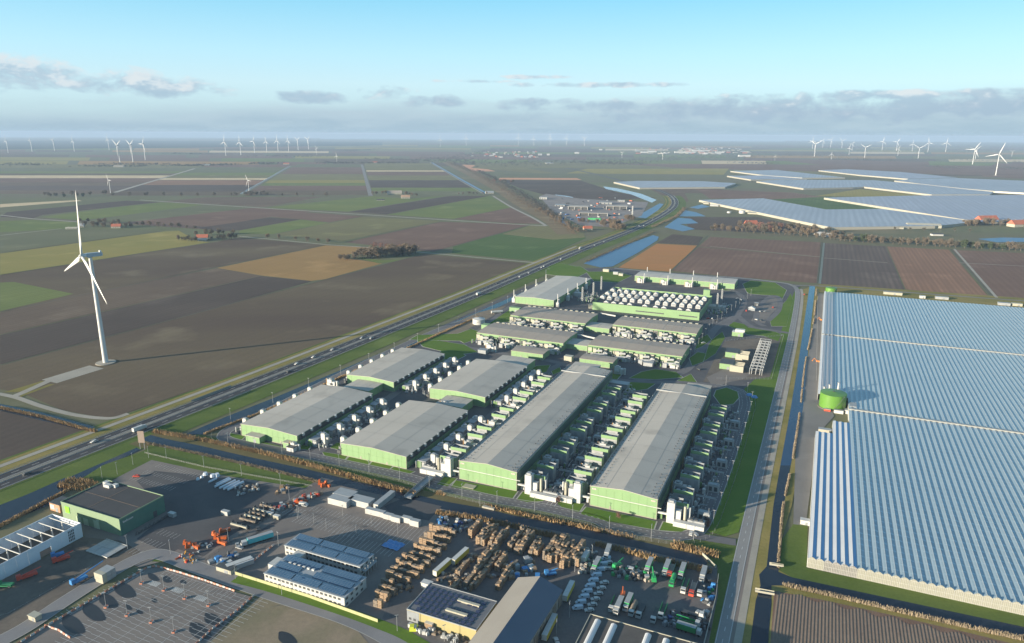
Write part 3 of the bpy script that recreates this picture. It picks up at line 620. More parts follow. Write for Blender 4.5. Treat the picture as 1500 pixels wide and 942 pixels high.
# the two long halls
LH = []
for A, B, C, lab in [((672.6,675),(759,691),(830.5,534.7), 'longest grey-roofed hall with a light green end wall, left of the two long data halls'), ((865,712),(964,735),(972,562), 'grey-roofed long data hall on the right, with green end wall by the canal')]:
    t, W, D = hall(A, B, C, 13, lab, rise=1.8, W=41)
    LH.append((t, W, D))
    mb = MB(); mb.box(-1.5, W+2.5, -.30, -.06, 7.6, 8.0); part('pipe_rail', mb, whitem, t)
    for x in (1.2, W-3.6):
        mb = MB(); mb.box(x, x+2.6, -.22, -.06, 11.3, 12.1); part('wall_sign', mb, whitem, t); mb = MB(); mb.box(x+.2, x+2.4, -.25, -.225, 11.5, 11.6); mb.box(x+.2, x+2.0, -.25, -.225, 11.75, 11.85); part('wall_sign_print', mb, mat('print_red', (0.5,0.12,0.08)), t)
    mb = MB(); rv = random.Random(3)
    for k in range(44):
        y = 3 + k*(D-6)/43
        for x, z in ((4.5, 13.75), (W-4.5, 13.75), (1.2, 13.5), (W-1.2, 13.5)): 
            if rv.random() < .85: mb.cyl(x, y + (x % 1)*2, z-.3, z+.55, 0.30, 6)
    for k in range(8): mb.cyl(3+k*(W-6)/7, 1.6, 13.4, 14.0, 0.3, 6); mb.cyl(3+k*(W-6)/7, 4.5, 13.4, 14.4, 0.3, 6)
    part('roof_vents', mb, darkm, t, stuff=True)
    for x in (0.1, W-0.3):
        mb = MB(); mb.box(x, x+.2, 0, D, 13.3, 14.1); part('edge_rail', mb, steel, t)
    mb = MB(); mb.box(W+.03, W+.3, 1, D-1, 6.5, 12.2); part('louvre_or_shade_band', mb, grn2 if False else mat('teal_wall_shade', (0.075,0.12,0.10), (0.06,0.10,0.085), .2, rough=.6), t)  # dark teal strip added to stand in for shade on the right wall
    mb = MB(); mb.box(0, W, D-22, D-21.6, 14.2, 15.2); part('cross_rail', mb, lgrey, t)
    mb = MB(); mb.box(W*.0+1, W*.62, D+.1, D+16, 0, 11.5) if 'left' in lab else mb.box(W*.5, W-1, D+.1, D+12, 0, 12.4)
    part('rear_annex', mb, grn, t)
    mb = MB(); mb.box(W*.0+.6, W*.62+.4, D+.06, D+16.4, 11.55, 12.0) if 'left' in lab else mb.box(W*.5-.4, W-.6, D+.06, D+12.4, 12.45, 12.9)
    part('annex_roof', mb, roofm, t)
    mb = MB(); mb.box(W*.22-2, W*.22+6, -9.5, -4.5, 0, .5) if 'left' in lab else None
    if mb.v: part('hatch_frame', mb, trim, t)

# cooling units: a tall screened box with louvres and white tanks on one side
def mk_cooler():
    t = thing('cooling_unit', 'x', 'cooling unit')
    mb = MB(); mb.box(0, 11.5, 0, 5.6, 0, 8.6); part('housing', mb, lgrey, t)
    mb = MB(); h0, h1 = 8.7, 11.0
    mb.box(-.15, 11.65, -.15, .1, 8.75, h1); part('screen', mb, grn, t); mb = MB(); mb.box(-.15, .1, .15, 5.7, h0, h1-.1); mb.box(11.4, 11.65, .15, 5.7, h0, h1-.1); mb.box(.15, 11.35, 5.7, 5.9, h0, h1-.1); part('side_screen', mb, grey, t)
    mb = MB(); mb.box(.3, 11.2, .3, 5.5, 8.7, 9.3); part('fan_deck', mb, darkm, t)
    mb = MB()
    for k in range(3): mb.cyl(2.3+k*3.5, 2.9, 9.3, 9.9, 1.35, 10)
    part('fan', mb, grey, t, stuff=True)
    for k in range(4):
        mb = MB(); mb.box(.6+k*2.7, 2.9+k*2.7, -.1, 0, 1.2, 7.6); part('louvre_panel', mb, grey if k % 2 else lgrey, t)
    mb = MB(); mb.box(-.8, 0, 1.2, 4.4, 1, 6.5); part('inlet_duct', mb, whitem, t)
    return t
cooler = Proto(mk_cooler)
def mk_tanks():
    t = thing('white_plant', 'x', 'plant')
    mb = MB(); mb.box(0, 4.6, 0, 4.6, 0, 7.2); part('housing', mb, whitem, t)
    mb = MB(); mb.box(4.9, 7.6, .3, 4.2, 0, 5.6); part('side_housing', mb, whitem, t)
    mb = MB(); mb.cyl(9.2, 2.2, 0, 6.0, 1.2, 12); mb.cyl(9.2, 2.2, 6.0, 6.5, 1.2, 12, .3); part('tank', mb, whitem, t)
    for x in (-.6, -1.5):
        mb = MB(); mb.cyl(x, .8, 0, 8.0, .28, 8); part('riser_pipe', mb, pipe_t if x < -1 else whitem, t)
    mb = MB(); mb.box(.5, 4, -1.6, -.1, 3.0, 4.4); part('duct', mb, whitem, t)
    mb = MB(); mb.cyl(2.3, 2.3, 7.2, 8.1, 1.5, 10); part('fan', mb, lgrey, t)
    return t
wplant = Proto(mk_tanks)
def mk_gen():
    t = thing('generator_box', 'x', 'generator')
    mb = MB(); mb.box(0, 7, 0, 4.2, .3, 4.6); part('housing', mb, lgrey, t)
    mb = MB(); mb.box(.4, 6.6, .4, 3.8, 4.6, 5.2); part('fan_deck', mb, grey, t)
    for x in (1.0, 4.2):
        mb = MB(); mb.box(x, x+1.9, -.12, 0, .9, 3.8); part('louvre_panel', mb, darkm, t)
    mb = MB(); mb.cyl(6.0, 3.2, 5.2, 7.2, .3, 8); part('flue', mb, steel, t)
    mb = MB(); mb.box(-.4, 7.4, -.4, 4.6, 0, .3); part('plinth', mb, kerb, t)
    return t
gen = Proto(mk_gen)
def mk_rack():
    t = thing('pipe_bridge', 'x', 'pipe bridge')
    mb = MB()
    for y in (0, 1.4): mb.box(0, 12, y, y+.35, 4.6, 5.0)
    part('pipe', mb, lgrey, t)
    for x in (.3, 5.8, 11.4):
        mb = MB(); mb.box(x, x+.3, -.2, 0, 0, 4.6); mb.box(x, x+.3, 1.9, 2.1, 0, 4.6); mb.box(x, x+.3, 0, 1.9, 4.3, 4.6); part('support', mb, steel, t)
    return t
rack = Proto(mk_rack)
for hi, (t, W, D) in enumerate(LH):
    o = t.location; hn = ('the left long hall', 'the right long hall')[hi]
    def at(x, y): return o + UX*x + UY*y
    n = 5; pitch = D*0.93/n
    for k in range(n):
        y0 = 6 + k*pitch
        for j, dy in enumerate((0, 15)):
            idx = k*2+j
            cooler.place(at(W+5.5, y0+dy), RZ, 'green-screened cooling unit, %s from front, right side of %s' % (nth(idx), hn), 'cooling units beside the long halls')
            cooler.place(at(-17.5, y0+dy), RZ, 'green-screened cooling unit, %s from front, left side of %s' % (nth(idx), hn), 'cooling units beside the long halls')
        if k:
            wplant.place(at(W+3.0, y0-7.5), RZ, 'white tank cluster, %s along the right side of %s' % (nth(k-1), hn), 'white plant clusters beside the long halls')
        wplant.place(at(-16.5, y0-7.0) if k else at(-16.5, y0+7.4), RZ, 'white tanks with brown pipes, %s along left side of %s' % (nth(k), hn), 'white plant clusters beside the long halls')
        gen.place(at(W+22, y0+4), RZ, 'pale boxed generator, %s along the right side of %s' % (nth(k), hn), 'generators beside the long halls')
        if hi == 0 or k < 4: rack.place(at(W+17.5, y0+24), RZ, 'white pipe bridge over the yard, %s along the right side of %s' % (nth(k), hn), 'pipe bridges beside the long halls')
# white ventilation plant at the front corners of the long halls
def mk_stack():
    t = thing('ventilation_plant', 'x', 'plant')
    mb = MB(); mb.box(0, 4.4, 0, 4.6, 0, 13.2); part('tower', mb, whitem, t)
    mb = MB(); mb.box(.9, 3.5, 1, 3.6, 13.2, 14.2); part('tower_cap', mb, lgrey, t)
    mb = MB(); mb.box(4.5, 8.0, 1.0, 4.2, 0, 8.4); part('side_tower', mb, whitem, t)
    mb = MB(); mb.cyl(10.2, 2.4, 0, 11.5, .85, 12); part('flue', mb, cream, t)
    mb = MB(); mb.cyl(12.6, 4.2, 0, 10.5, .6, 10); part('flue', mb, whitem, t)
    mb = MB(); mb.box(4.5, 22, -2.6, .8, 0, 3.2); part('low_housing', mb, whitem, t)
    mb = MB(); mb.box(12, 21.6, 1.0, 4.6, 0, 4.2); part('low_housing', mb, lgrey, t)
    for k in range(3):
        mb = MB(); mb.box(13+k*2.8, 15+k*2.8, 1.6, 4.0, 4.2, 4.9); part('fan', mb, darkm, t)
    mb = MB(); mb.box(-5.5, 0, 1.4, 2.6, 4.2, 5.2); part('cross_duct', mb, whitem, t)
    return t
stack = Proto(mk_stack)
for hi, (t, W, D) in enumerate(LH):
    o = t.location; hn = ('left', 'right')[hi]
    stack.place(o + UX*(W+6) + UY*(-1), RZ, 'white ventilation tower and long low housing right of the %s long hall end wall' % hn, 'ventilation plants at the long hall corners')
    stack.place(o + UX*(-6) + UY*(-1), RZ, 'white ventilation tower and long low housing left of the %s long hall end wall' % hn, 'ventilation plants at the long hall corners', (-1,1,1))
# ---- equipment rows used beside the other halls
def mk_ahu():
    t = thing('air_handler', 'x', 'air handler')
    mb = MB(); mb.box(0, 3.4, 0, 8, 0, 4.6); part('housing', mb, grn2, t); mb = MB(); mb.box(3.45, 7, 0.3, 7.7, 0, 4.3); part('housing', mb, lgrey, t)
    mb = MB(); mb.box(.3, 6.7, .3, 7.7, 4.6, 5.3); part('fan_deck', mb, grey, t)
    mb = MB(); mb.box(1, 6, 8, 11.5, 0, 6.2); part('duct_housing', mb, whitem, t)
    mb = MB(); mb.cyl(3.5, 9.8, 6.2, 7.2, 1.5, 10); part('fan', mb, lgrey, t)
    mb = MB(); mb.box(-3, 0, 2, 4.2, 1.0, 3.0); part('duct', mb, whitem, t)
    mb = MB(); mb.box(7, 8.5, 5.5, 7.5, 0, 3.2); part('cabinet', mb, lgrey, t)
    return t
ahu = Proto(mk_ahu)
def mk_tower():
    t = thing('white_tower', 'x', 'ventilation tower')
    mb = MB(); mb.box(0, 3.4, 0, 3.0, 0, 9.4); part('housing', mb, whitem, t)
    mb = MB(); mb.box(.4, 3.0, .4, 2.6, 9.4, 10.0); part('cap', mb, grey, t)
    mb = MB(); mb.box(3.4, 6.0, .6, 2.2, 5.5, 7.0); part('duct', mb, lgrey, t)
    mb = MB(); mb.box(.4, 3.0, 3.0, 6.0, 0, 7.2); part('rear_housing', mb, lgrey, t); return t
towerp = Proto(mk_tower)
def mk_cond():
    t = thing('condenser', 'x', 'condenser')
    mb = MB(); mb.poly([(0,0),(6,0),(6,3),(0,3)], .4, 3.4); part('housing', mb, whitem, t)
    mb = MB(); mb.gable(0, 6, 0, 3, 3.4, 5.2, 'y'); part('hood', mb, whitem, t)
    mb = MB(); mb.box(.3, 5.7, -.1, 0, 1, 3.0); part('louvre_panel', mb, darkm, t)
    mb = MB(); mb.box(-.2, 6.2, -.2, 3.2, 0, .4); part('plinth', mb, kerb, t); return t
cond = Proto(mk_cond)
H4 = []
for A, B, C, lab, nm in [((352.7,621.3),(435.5,638.4),(478.8,565.3),'wide grey-roofed hall nearest the motorway, with small green annexe on its end wall','first motorway hall'),
                     ((508,549),(574.3,561.5),(590.8,510),'wide grey-roofed hall behind the one nearest the motorway, reaching the grass','rear motorway hall'),
                     ((499,649.3),(594.6,669.7),(607.4,588.2),'wide grey-roofed hall with plain light green end wall facing the lawns','second hall'),
                     ((629.3,569),(709.5,583.1),(701.9,526.6),'wide grey-roofed hall behind the plain-walled one, next to the long hall','rear second hall')]:
    t, W, D = hall(A, B, C, 9.0, lab, rise=1.5, side=10); H4.append((t, W, D, nm))
for hi, (t, W, D, nm) in enumerate(H4):
    o = t.location
    def at(x, y): return o + UX*x + UY*y
    n = max(2, int(D/17))
    for k in range(n):
        y = D*(k+.3)/n
        ahu.place(at(W+5, y), RZ, 'green and white air handler, %s along the right side of the %s' % (nth(k), nm), 'air handlers beside the wide halls')
        towerp.place(at(-6.0, y+2), RZ, 'white ventilation tower, %s along the left side of the %s' % (nth(k), nm), 'white towers beside the wide halls')
        cond.place(at(-8.5, y+9.5), RZ, 'white hooded condenser, %s along the left side of the %s' % (nth(k), nm), 'condensers beside the wide halls')
        towerp.place(at(W+13.5, y+4), RZ, 'white ventilation tower, %s along the right side of the %s' % (nth(k), nm), 'white towers beside the wide halls')
    mb = MB()
    for k in range(int(D/3.2)): mb.box(-4.4, -1.6, 1+k*3.2, 3.2+k*3.2, .2, 2.6 + (k % 3)*.9); 
    solo('cabinet_row', mb, darkm, 'row of dark equipment cabinets along the left side of the %s' % nm, 'cabinets', o.copy(), RZ, kind='stuff')
hall((503,567),(540,575),(520,550),6.5,'low flat link building between the two halls nearest the motorway',rise=.3,joints=0,W=26,D=22)
hall((638,591),(664,596),(651,575.5),6.5,'low flat link building between the two plain-walled halls',rise=.3,joints=0,W=24,D=20)
hall((724,529),(773,535),(741,521),7.0,'low flat annexe behind the hall next to the left long hall',rise=.3,joints=0)
# small annexes and porch of the first motorway hall
def shed(name, A, W, D, H, label, wm_, rm, cat='shed', over=.25, door=True, rz=RZ, z=0):
    a = P(*A, 0); t = thing(name, label, cat, (a.x, a.y, z), rz)
    mb = MB(); mb.box(0, W, 0, D, 0, H); part('wall', mb, wm_, t)
    mb = MB(); mb.box(-over, W+over, -over, D+over, H+.01, H+.35); part('roof', mb, rm, t)
    if door: mb = MB(); mb.box(W*.55, W*.55+min(2.4,W*.25), -.06, -.01, 0, min(H*.75,2.8)); part('door', mb, grey, t)
    return t
shed('annexe', (360.5,646), 13, 9.5, 4.6, 'small green annexe against the end wall of the hall nearest the motorway', grn, roofm)
shed('entrance_porch', (415,656), 5, 9, 4.2, 'green entrance porch with white plant at the front corner of motorway hall', grn, roofm)
shed('plant_box', (420,661), 6, 4, 3.2, 'white plant box in front of the green entrance porch', whitem, darkm)
a = P(426, 658); wplant.place(a, RZ, 'white plant cluster at the right front corner of the hall nearest the motorway', 'loose white plant', .7)
for px, lab in [((480,567),'white plant cluster beside the low link building near the motorway'), ((647,601),'white plant cluster beside the link building of the plain-walled halls'), ((713,515),'white plant cluster in front of the green-walled building row'), ((900,548),'grey-white plant cluster just behind the left long hall')]:
    wplant.place(P(*px), RZ, lab, 'loose white plant')

# small pipes, boxes and valves that fill the strips between the big units
def litter(o, x0, x1, y0, y1, n, lab, seed, along='y'):
    r = random.Random(seed); mb = MB()
    for k in range(n):
        x = r.uniform(x0,x1); y = r.uniform(y0,y1); ty = r.random(); mi = r.choice((0,0,1,1,2,3))
        if ty < .45: w_ = r.uniform(.5,2.4); l_ = r.uniform(.5,2.6); mb.box(x,x+w_,y,y+l_,0,r.uniform(.6,3.4),mi)
        elif ty < .6: mb.cyl(x,y,0,r.uniform(1.5,5),r.uniform(.2,.8),8,mi=mi)
        elif ty < .85:
            z = r.uniform(.6,5.2); L = r.uniform(2,9); d = (0,L,0) if r.random() < .5 else (L*.6,0,0); mb.tube((x,y,z),(x+d[0],y+d[1],z),r.uniform(.08,.3),5,mi=mi)
            mb.box(x-.1,x+.1,y-.1,y+.1,0,z,3)
        else: mb.box(x,x+.25,y,y+.25,0,r.uniform(3,7),3); mb.box(x-.6,x+.9,y-.1,y+.1,2.2,2.4,3)
    solo('small_plant', mb, [whitem, lgrey, grn2, grey], lab, 'plant', (o.x,o.y,.1), RZ, kind='stuff')
for hi, (t, W, D) in enumerate(LH):
    nm = ('left','right')[hi]
    litter(t.location, -20, -2, 2, D-6, 300, 'small pipes and boxes along the left side of the %s long hall' % nm, 5+hi); litter(t.location, W+1, W+24, 2, D-6, 380, 'small pipes and boxes along the right side of the %s long hall' % nm, 15+hi)
for hi, (t, W, D, nm) in enumerate(H4):
    litter(t.location, W+2, W+19, 2, D-2, 170, 'small pipes and boxes along the right side of the %s' % nm, 25+hi); litter(t.location, -9, -1, 2, D-2, 70, 'small pipes and boxes along the left side of the %s' % nm, 35+hi)
litter(Vector((P(868,443).x, P(868,443).y, 0)), -22, -2, -6, 40, 120, 'small plant left of the chiller building', 45); litter(Vector((P(1025,460).x, P(1025,460).y, 0)), 2, 30, 0, 60, 130, 'small plant right of the chiller building', 46)
litter(Vector((P(930,404).x, P(930,404).y, 0)), 4, 130, -16, -1, 220, 'small plant in front of the back hall', 47); litter(Vector((P(812,440).x, P(812,440).y, 0)), 2, 18, 0, 90, 130, 'small plant right of the engine hall', 48)
# ---- the four halls in the middle of the campus (long side towards the viewer)
mods = [grn, trim, trim, grn, lgrey, trim, grn, trim]
def midhall(A, B, C, H, lab, nm):
    t, W, D = hall(A, B, C, H, lab, rise=1.0, ridge='x', roof=roofb, joints=0, name='campus_hall')
    n = int(W/5.2); rm = random.Random(int(W))
    for k in range(n):
        x = W*(k+.08)/n; ww = W/n*.84; d = rm.choice((2.2, 2.2, 3.6)); h = rm.choice((H-1.2, H-1.2, H-2.4))
        mb = MB(); mb.box(x, x+ww, -d, -.02, 0 if d > 3 else 1.2, h); part('louvre_module', mb, rm.choice(mods), t)
        mb = MB(); mb.box(x+.4, x+ww-.4, -d-.06, -d-.01, h*.45, h-.5); part('louvre', mb, darkm if rm.random() < .35 else cream, t)
    for k in range(int(W/7)):
        x = 2+k*7.0; mb = MB(); mb.box(x, x+3.4, D+.3, D+3, 0, H+.9); part('rear_module', mb, cream, t)
    o = t.location
    litter(o, 0, W, -16, -3, int(W*1.7), 'small plant in front of the %s' % nm, int(W))
    for k in range(max(2, int(W/22))):
        p = o + UX*(W*(k+.35)/max(2,int(W/22))) - UY*15
        stack_small.place(p, RZ, 'white ducts and towers, %s in front of the %s' % (nth(k), nm), 'white duct groups in front of the campus halls')
        ahu.place(p + UX*9 + UY*1, RZ, 'green and white air handler, %s in front of the %s' % (nth(k), nm), 'air handlers in front of the campus halls', (.9,.7,.8))
    return t
def mk_ss():
    t = thing('duct_group', 'x', 'ducts')
    mb = MB(); mb.box(0, 3, 5, 8, 0, 8.6); part('tower', mb, cream, t)
    mb = MB(); mb.tube((2,1.5,3.0),(12,4.5,3.0),1.8,10); part('round_duct', mb, whitem, t)
    mb = MB(); mb.tube((3,5,6.5),(9,7,6.5),1.2,8); part('round_duct', mb, whitem, t)
    mb = MB(); mb.box(7, 12, 0, 3, 0, 3.2); part('housing', mb, whitem, t)
    mb = MB(); mb.box(0, 4, -1, 2, 0, 4.4); part('housing', mb, lgrey, t); return t
stack_small = Proto(mk_ss)
midhall((748,461.7),(859.2,472.8),(773.4,449),8.5,'brown-roofed campus hall at back left of the middle four','back left campus hall')
midhall((898,475.6),(1020.5,489.1),(914,463.8),8.5,'brown-roofed campus hall at back right of the middle four','back right campus hall')
midhall((698.7,487.2),(827.8,500.8),(724.2,472.8),8.5,'brown-roofed campus hall at front left of the middle four','front left campus hall')
midhall((861.7,505.4),(998.8,523.4),(878.8,490.9),8.5,'brown-roofed campus hall at front right of the middle four','front right campus hall')
hall((748.8,513.5),(796.4,518.7),(757.3,505.9),6,'low brown-roofed green building in front of the front left campus hall',rise=.4,ridge='x',roof=roofb,joints=6,name='low_building')
hall((849,525.2),(898.7,530.6),(856.2,518),6,'low brown-roofed green building behind the left long data hall',rise=.4,ridge='x',roof=roofb,joints=6,name='low_building')
hall((826,503),(860,507),(842,489),5.5,'flat grey link roof between the two front campus halls',rise=.3,ridge='x',joints=0,name='link_building',W=26,D=22)
hall((858,478),(893,482),(876,463),5.5,'flat grey link roof between the two back campus halls',rise=.3,ridge='x',joints=0,name='link_building',W=28,D=22)
for a, b, lab in [((846,490),(873,496),'white covered walkway over the front link roof'), ((880,459),(902,463),'white covered walkway over the back link roof')]:
    p = P(*a, 7); q = P(*b, 7); mb = MB(); mb.tube((0,0,0), tuple(q-p), .9, 6); solo('covered_walkway', mb, whitem, lab, 'walkway', tuple(p))
shed('low_block', (746,456), 14, 6, 5, 'small plain green block left of the back left campus hall', grn, grn)
shed('low_block', (705,482), 8, 8, 5, 'small green block beside the round white tank', grn, grn)
def tank(px, r, h, m, lab, cone=1.2, name='storage_tank', cat='tank'):
    p = P(*px); t = thing(name, lab, cat, (p.x, p.y, 0))
    mb = MB(); mb.cyl(0, 0, 0, h, r, 40); part('shell', mb, m, t)
    mb = MB(); mb.cyl(0, 0, h+.01, h+cone, r*1.01, 40, r*.12); part('roof', mb, m, t)
    mb = MB()
    for k in range(14):
        a = 3.6 + k*.12; mb.box(math.cos(a)*(r+.35)-.3, math.cos(a)*(r+.35)+.3, math.sin(a)*(r+.35)-.3, math.sin(a)*(r+.35)+.3, h*(k+.5)/15, h*(k+.5)/15+.15)
    part('stair', mb, steel, t, stuff=True)
    mb = MB()
    for k in range(24): a = 2*PI*k/24; mb.tube((r*.97*math.cos(a), r*.97*math.sin(a), h), (r*.97*math.cos(a), r*.97*math.sin(a), h+1.1), .05, 4)
    mb.tube((r*.97,0,h+1.1),(-r*.97,0,h+1.1),.02,3); part('roof_rail', mb, steel, t, stuff=True)
    return t
tank((701.5,474), 7.5, 6, whitem, 'round white water tank on the grass left of the campus halls')
p = P(728,459); mb = MB(); mb.tube((-7,-2,2),(7,3,2),1.7,12); t = thing('gas_vessel', 'white lying gas vessel on the grass near the dirt plot', 'tank', p); part('shell', mb, whitem, t)
for x in (-4, 4): mb = MB(); mb.box(x-.4, x+.4, -1.6+x*.36, 1.6+x*.36, 0, 1.0); part('cradle', mb, kerb, t)
# ---- north-west hall with exhaust stacks
t, W, D = hall((754.8,434.6),(810.8,440.5),(815.5,404.0),9,'pale-roofed hall with exhaust stacks on both sides, beside the motorway',rise=1.2,roof=mat('roof_pale', (0.42,0.40,0.36), (0.47,0.445,0.40), 0.03, rough=0.75, fine=0.05),name='engine_hall')
o_ = t.location
def mk_exh():
    t = thing('exhaust_stack', 'x', 'exhaust stack')
    mb = MB(); mb.box(-2, 2, -2.5, 2.5, 0, 6); part('housing', mb, whitem, t)
    mb = MB(); mb.cyl(0, 0, 6, 8.5, 1.7, 12, .7); part('cone', mb, whitem, t)
    mb = MB(); mb.cyl(0, 0, 8.5, 17, .62, 12); part('flue', mb, whitem, t)
    mb = MB(); mb.cyl(0, 4.5, 0, 9.5, 1.3, 12); part('silencer', mb, lgrey, t); return t
exh = Proto(mk_exh)
for k in range(4):
    exh.place(o_ + UX*(-4) + UY*(5+k*D/4), RZ, 'white exhaust stack, %s on the motorway side of the pale-roofed hall' % nth(k), 'exhaust stacks of the engine hall')
    exh.place(o_ + UX*(W+4) + UY*(5+k*D/4), RZ, 'white exhaust stack, %s on the campus side of the pale-roofed hall' % nth(k), 'exhaust stacks of the engine hall')
# ---- back hall
t, W, D = hall((930,404),(1074,419.5),(937,397.3),8,'long pale-roofed hall at the back edge of the campus by the fields',rise=.8,ridge='x',roof=MATS['roof_pale'],name='engine_hall',joints=8)
o_ = t.location
for k in range(4):
    exh.place(o_ + UX*(W*(k+.25)/4.1) + UY*(D+3), RZ, 'white exhaust stack, %s behind the back hall roof' % nth(k), 'exhaust stacks of the back hall', .9)
    exh.place(o_ + UX*(W*(k+.45)/4.1) - UY*7, RZ, 'white exhaust stack, %s in front of the back hall' % nth(k), 'exhaust stacks of the back hall', .85)
    wplant.place(o_ + UX*(W*(k+.2)/4.1) - UY*13, RZ, 'cream plant cluster, %s in front of the back hall' % nth(k), 'plant clusters by the back hall')
# ---- chiller building: green parapet round a dark deck full of white chillers
Ht = 9.5
a = P(868,443,Ht); b = P(1024.5,459,Ht); c = P(891,421,Ht); W = (b-a).dot(UX); D = (c-a).dot(UY) + 4
t = thing('chiller_building', 'green-walled building with rows of white chillers on its dark roof deck', 'building', (a.x,a.y,0), RZ)
mb = MB(); mb.box(0, W, 0, D, 0, Ht-2); part('wall', mb, grn, t)
mb = MB(); mb.box(.3, W-.3, .3, D-.3, Ht-1.98, Ht-1.8); part('deck', mb, mat('deck_dark', (0.05,0.052,0.06), (0.075,0.075,0.08), 0.1, rough=0.7), t)
for (x0,x1,y0,y1) in ((0,W,-.05,.3),(0,W,D-.3,D),(-.02,.3,.3,D-.3),(W-.3,W+.02,.3,D-.3)):
    mb = MB(); mb.box(x0,x1,y0,y1,Ht-2,Ht+.6); part('parapet', mb, grn, t)
for x0, x1 in ((.42,.68),(.82,.98)): mb = MB(); mb.box(W*x0, W*x1, -.4, -.06, Ht*.36, Ht*.5); part('louvre_or_shade_band', mb, darkm, t)
o_ = t.location; CB = (W, D)
def mk_chill():
    t = thing('roof_chiller', 'x', 'chiller')
    k = MB(); n = 8; R = 2.3; L = 6.4                    # round-topped casing
    prof = [(-R,0)] + [(-R*math.cos(PI*i/n), 2.2 + R*.8*math.sin(PI*i/n)) for i in range(n+1)] + [(R,0)]
    k.v = [(x,0,z) for x, z in prof] + [(x,L,z) for x, z in prof]; m_ = len(prof)
    k.f = [(i, i+1, m_+i+1, m_+i) for i in range(m_-1)][::-1] + [tuple(range(m_))[::-1], tuple(range(m_, 2*m_))]; k.m = [0]*len(k.f)
    part('casing', k, whitem, t)
    mb = MB(); mb.box(-1.7, 1.7, -.12, -.02, .5, 2.6); part('louvre', mb, grey, t)
    mb = MB(); mb.box(-R-.2, R+.2, -.4, L+.3, -.5, 0); part('frame', mb, grey, t)
    mb = MB(); mb.cyl(0, L*.3, 3.9, 4.3, 1.0, 10); mb.cyl(0, L*.72, 3.9, 4.3, 1.0, 10); part('fans', mb, lgrey, t, stuff=True); return t
chill = Proto(mk_chill)
rc = random.Random(9); ci = 0
for r in range(4):
    for k in range(13):
        if r == 0 and k in (0, 5, 9, 12): continue
        x = 4 + k*(W-10)/12.4 + rc.uniform(-.4,.4); y = 5 + r*(D-10)/3.9
        if k >= 7: x += 3
        if r == 0:
            cond.place(o_ + UX*x + UY*(y-2.5) + Vector((0,0,Ht-1.8)), RZ, 'white box condenser, %s in the front row on the chiller building roof' % nth(k), 'front row units of the chiller building')
        else:
            chill.place(o_ + UX*x + UY*y + Vector((0,0,Ht-1.3)), RZ, 'round-topped white chiller, %s from the left in row %s on the dark roof' % (nth(k), ('one','two','three')[r-1]), 'chillers on the dark roof deck', (1.25,1.15,1.15))
# lattice masts
def mk_mast():
    t = thing('lattice_mast', 'x', 'mast')
    mb = MB(); s = 1.0; H = 21
    for (x,y) in ((-s,-s),(s,-s),(s,s),(-s,s)): mb.tube((x,y,0),(x*.85,y*.85,H),.22,4)
    for k in range(7):
        z0 = k*3; z1 = z0+3
        for (p, q) in (((-s,-s),(s,-s)),((s,-s),(s,s)),((s,s),(-s,s)),((-s,s),(-s,-s))):
            mb.tube((*p,z0),(*q,z1),.12,3); mb.tube((*q,z0),(*p,z1),.12,3)
    part('lattice', mb, lgrey, t)
    mb = MB(); mb.cyl(0,0,0,H+.5,.75,8); part('inner_pipe', mb, lgrey, t)
    mb = MB(); mb.box(-1.6,1.6,-1.6,1.6,0,.4); part('footing', mb, kerb, t); return t
mast = Proto(mk_mast)
for px, lab in [((853,443),'nearest of three lattice masts left of the chiller building'), ((869,435.5),'middle of three lattice masts left of the chiller building'), ((880.6,426),'farthest of three lattice masts left of the chiller building'), ((1050,453),'nearer of two lattice masts right of the chiller building'), ((1056.6,446),'farther of two lattice masts right of the chiller building')]:
    mast.place(P(*px), RZ, lab, 'lattice masts by the chiller building')
# substation
def mk_gantry():
    t = thing('substation_gantry', 'x', 'gantry')
    for y in (0, 4.2):
        mb = MB()
        for x in (0, 9): mb.box(x-.18, x+.18, y-.18, y+.18, 0, 6.5)
        mb.box(0.19, 8.81, y-.18, y+.18, 6.1, 6.5); part('frame', mb, lgrey, t)
    mb = MB()
    for x in (1.5, 4.5, 7.5): mb.cyl(x, 2.1, 0, 4.8, .4, 6); mb.cyl(x, .6, 0, 3.6, .3, 6)
    part('insulators', mb, lgrey, t, stuff=True)
    mb = MB()
    for x in (1.5, 4.5, 7.5): mb.box(x-.08, x+.08, .19, 4.0, 6.55, 6.7)
    part('busbars', mb, lgrey, t, stuff=True); return t
gan = Proto(mk_gantry)
g0 = P(1097.5, 548)
for k in range(11): gan.place(g0 + UY*(k*10.2), RZ, 'grey steel substation gantry, %s from the near end of the switchyard' % nth(k), 'gantries of the substation', (1.25,1.9,1.0))
for i, (px, px2) in enumerate([((1062,523),(1077,527)), ((1053.5,540),(1068.5,544))]):
    nm = ('farther','nearer')[i]
    s_ = shed('transformer_house', px, 12.5, 16, 5.5, '%s green transformer house with dark roof by the substation' % nm, grn, darkm)
    p = P(*px2); t = thing('transformer_bay', '%s cream-walled transformer bay with white fins by the substation' % nm, 'transformer', p, RZ)
    mb = MB(); mb.box(0, 12.5, 0, .5, 0, 6); part('wall', mb, cream, t)
    for k in range(4): mb = MB(); mb.box(.2, 12.3, 3+k*4.2, 3.4+k*4.2, 0, 5.6); part('blast_wall', mb, cream, t)
    mb = MB()
    for k in range(3): mb.box(2, 9, 4+k*4.2, 6.4+k*4.2, 0, 3.2)
    part('transformers', mb, grey, t, stuff=True)
t = shed('gatehouse', (1072,492), 12, 9, 4.6, 'small green gatehouse with white roof box near the campus gate', grn, whitem); mb = MB(); mb.box(3, 13.2, 2, 8, 4.96, 7.4); part('roof_plant', mb, whitem, t)
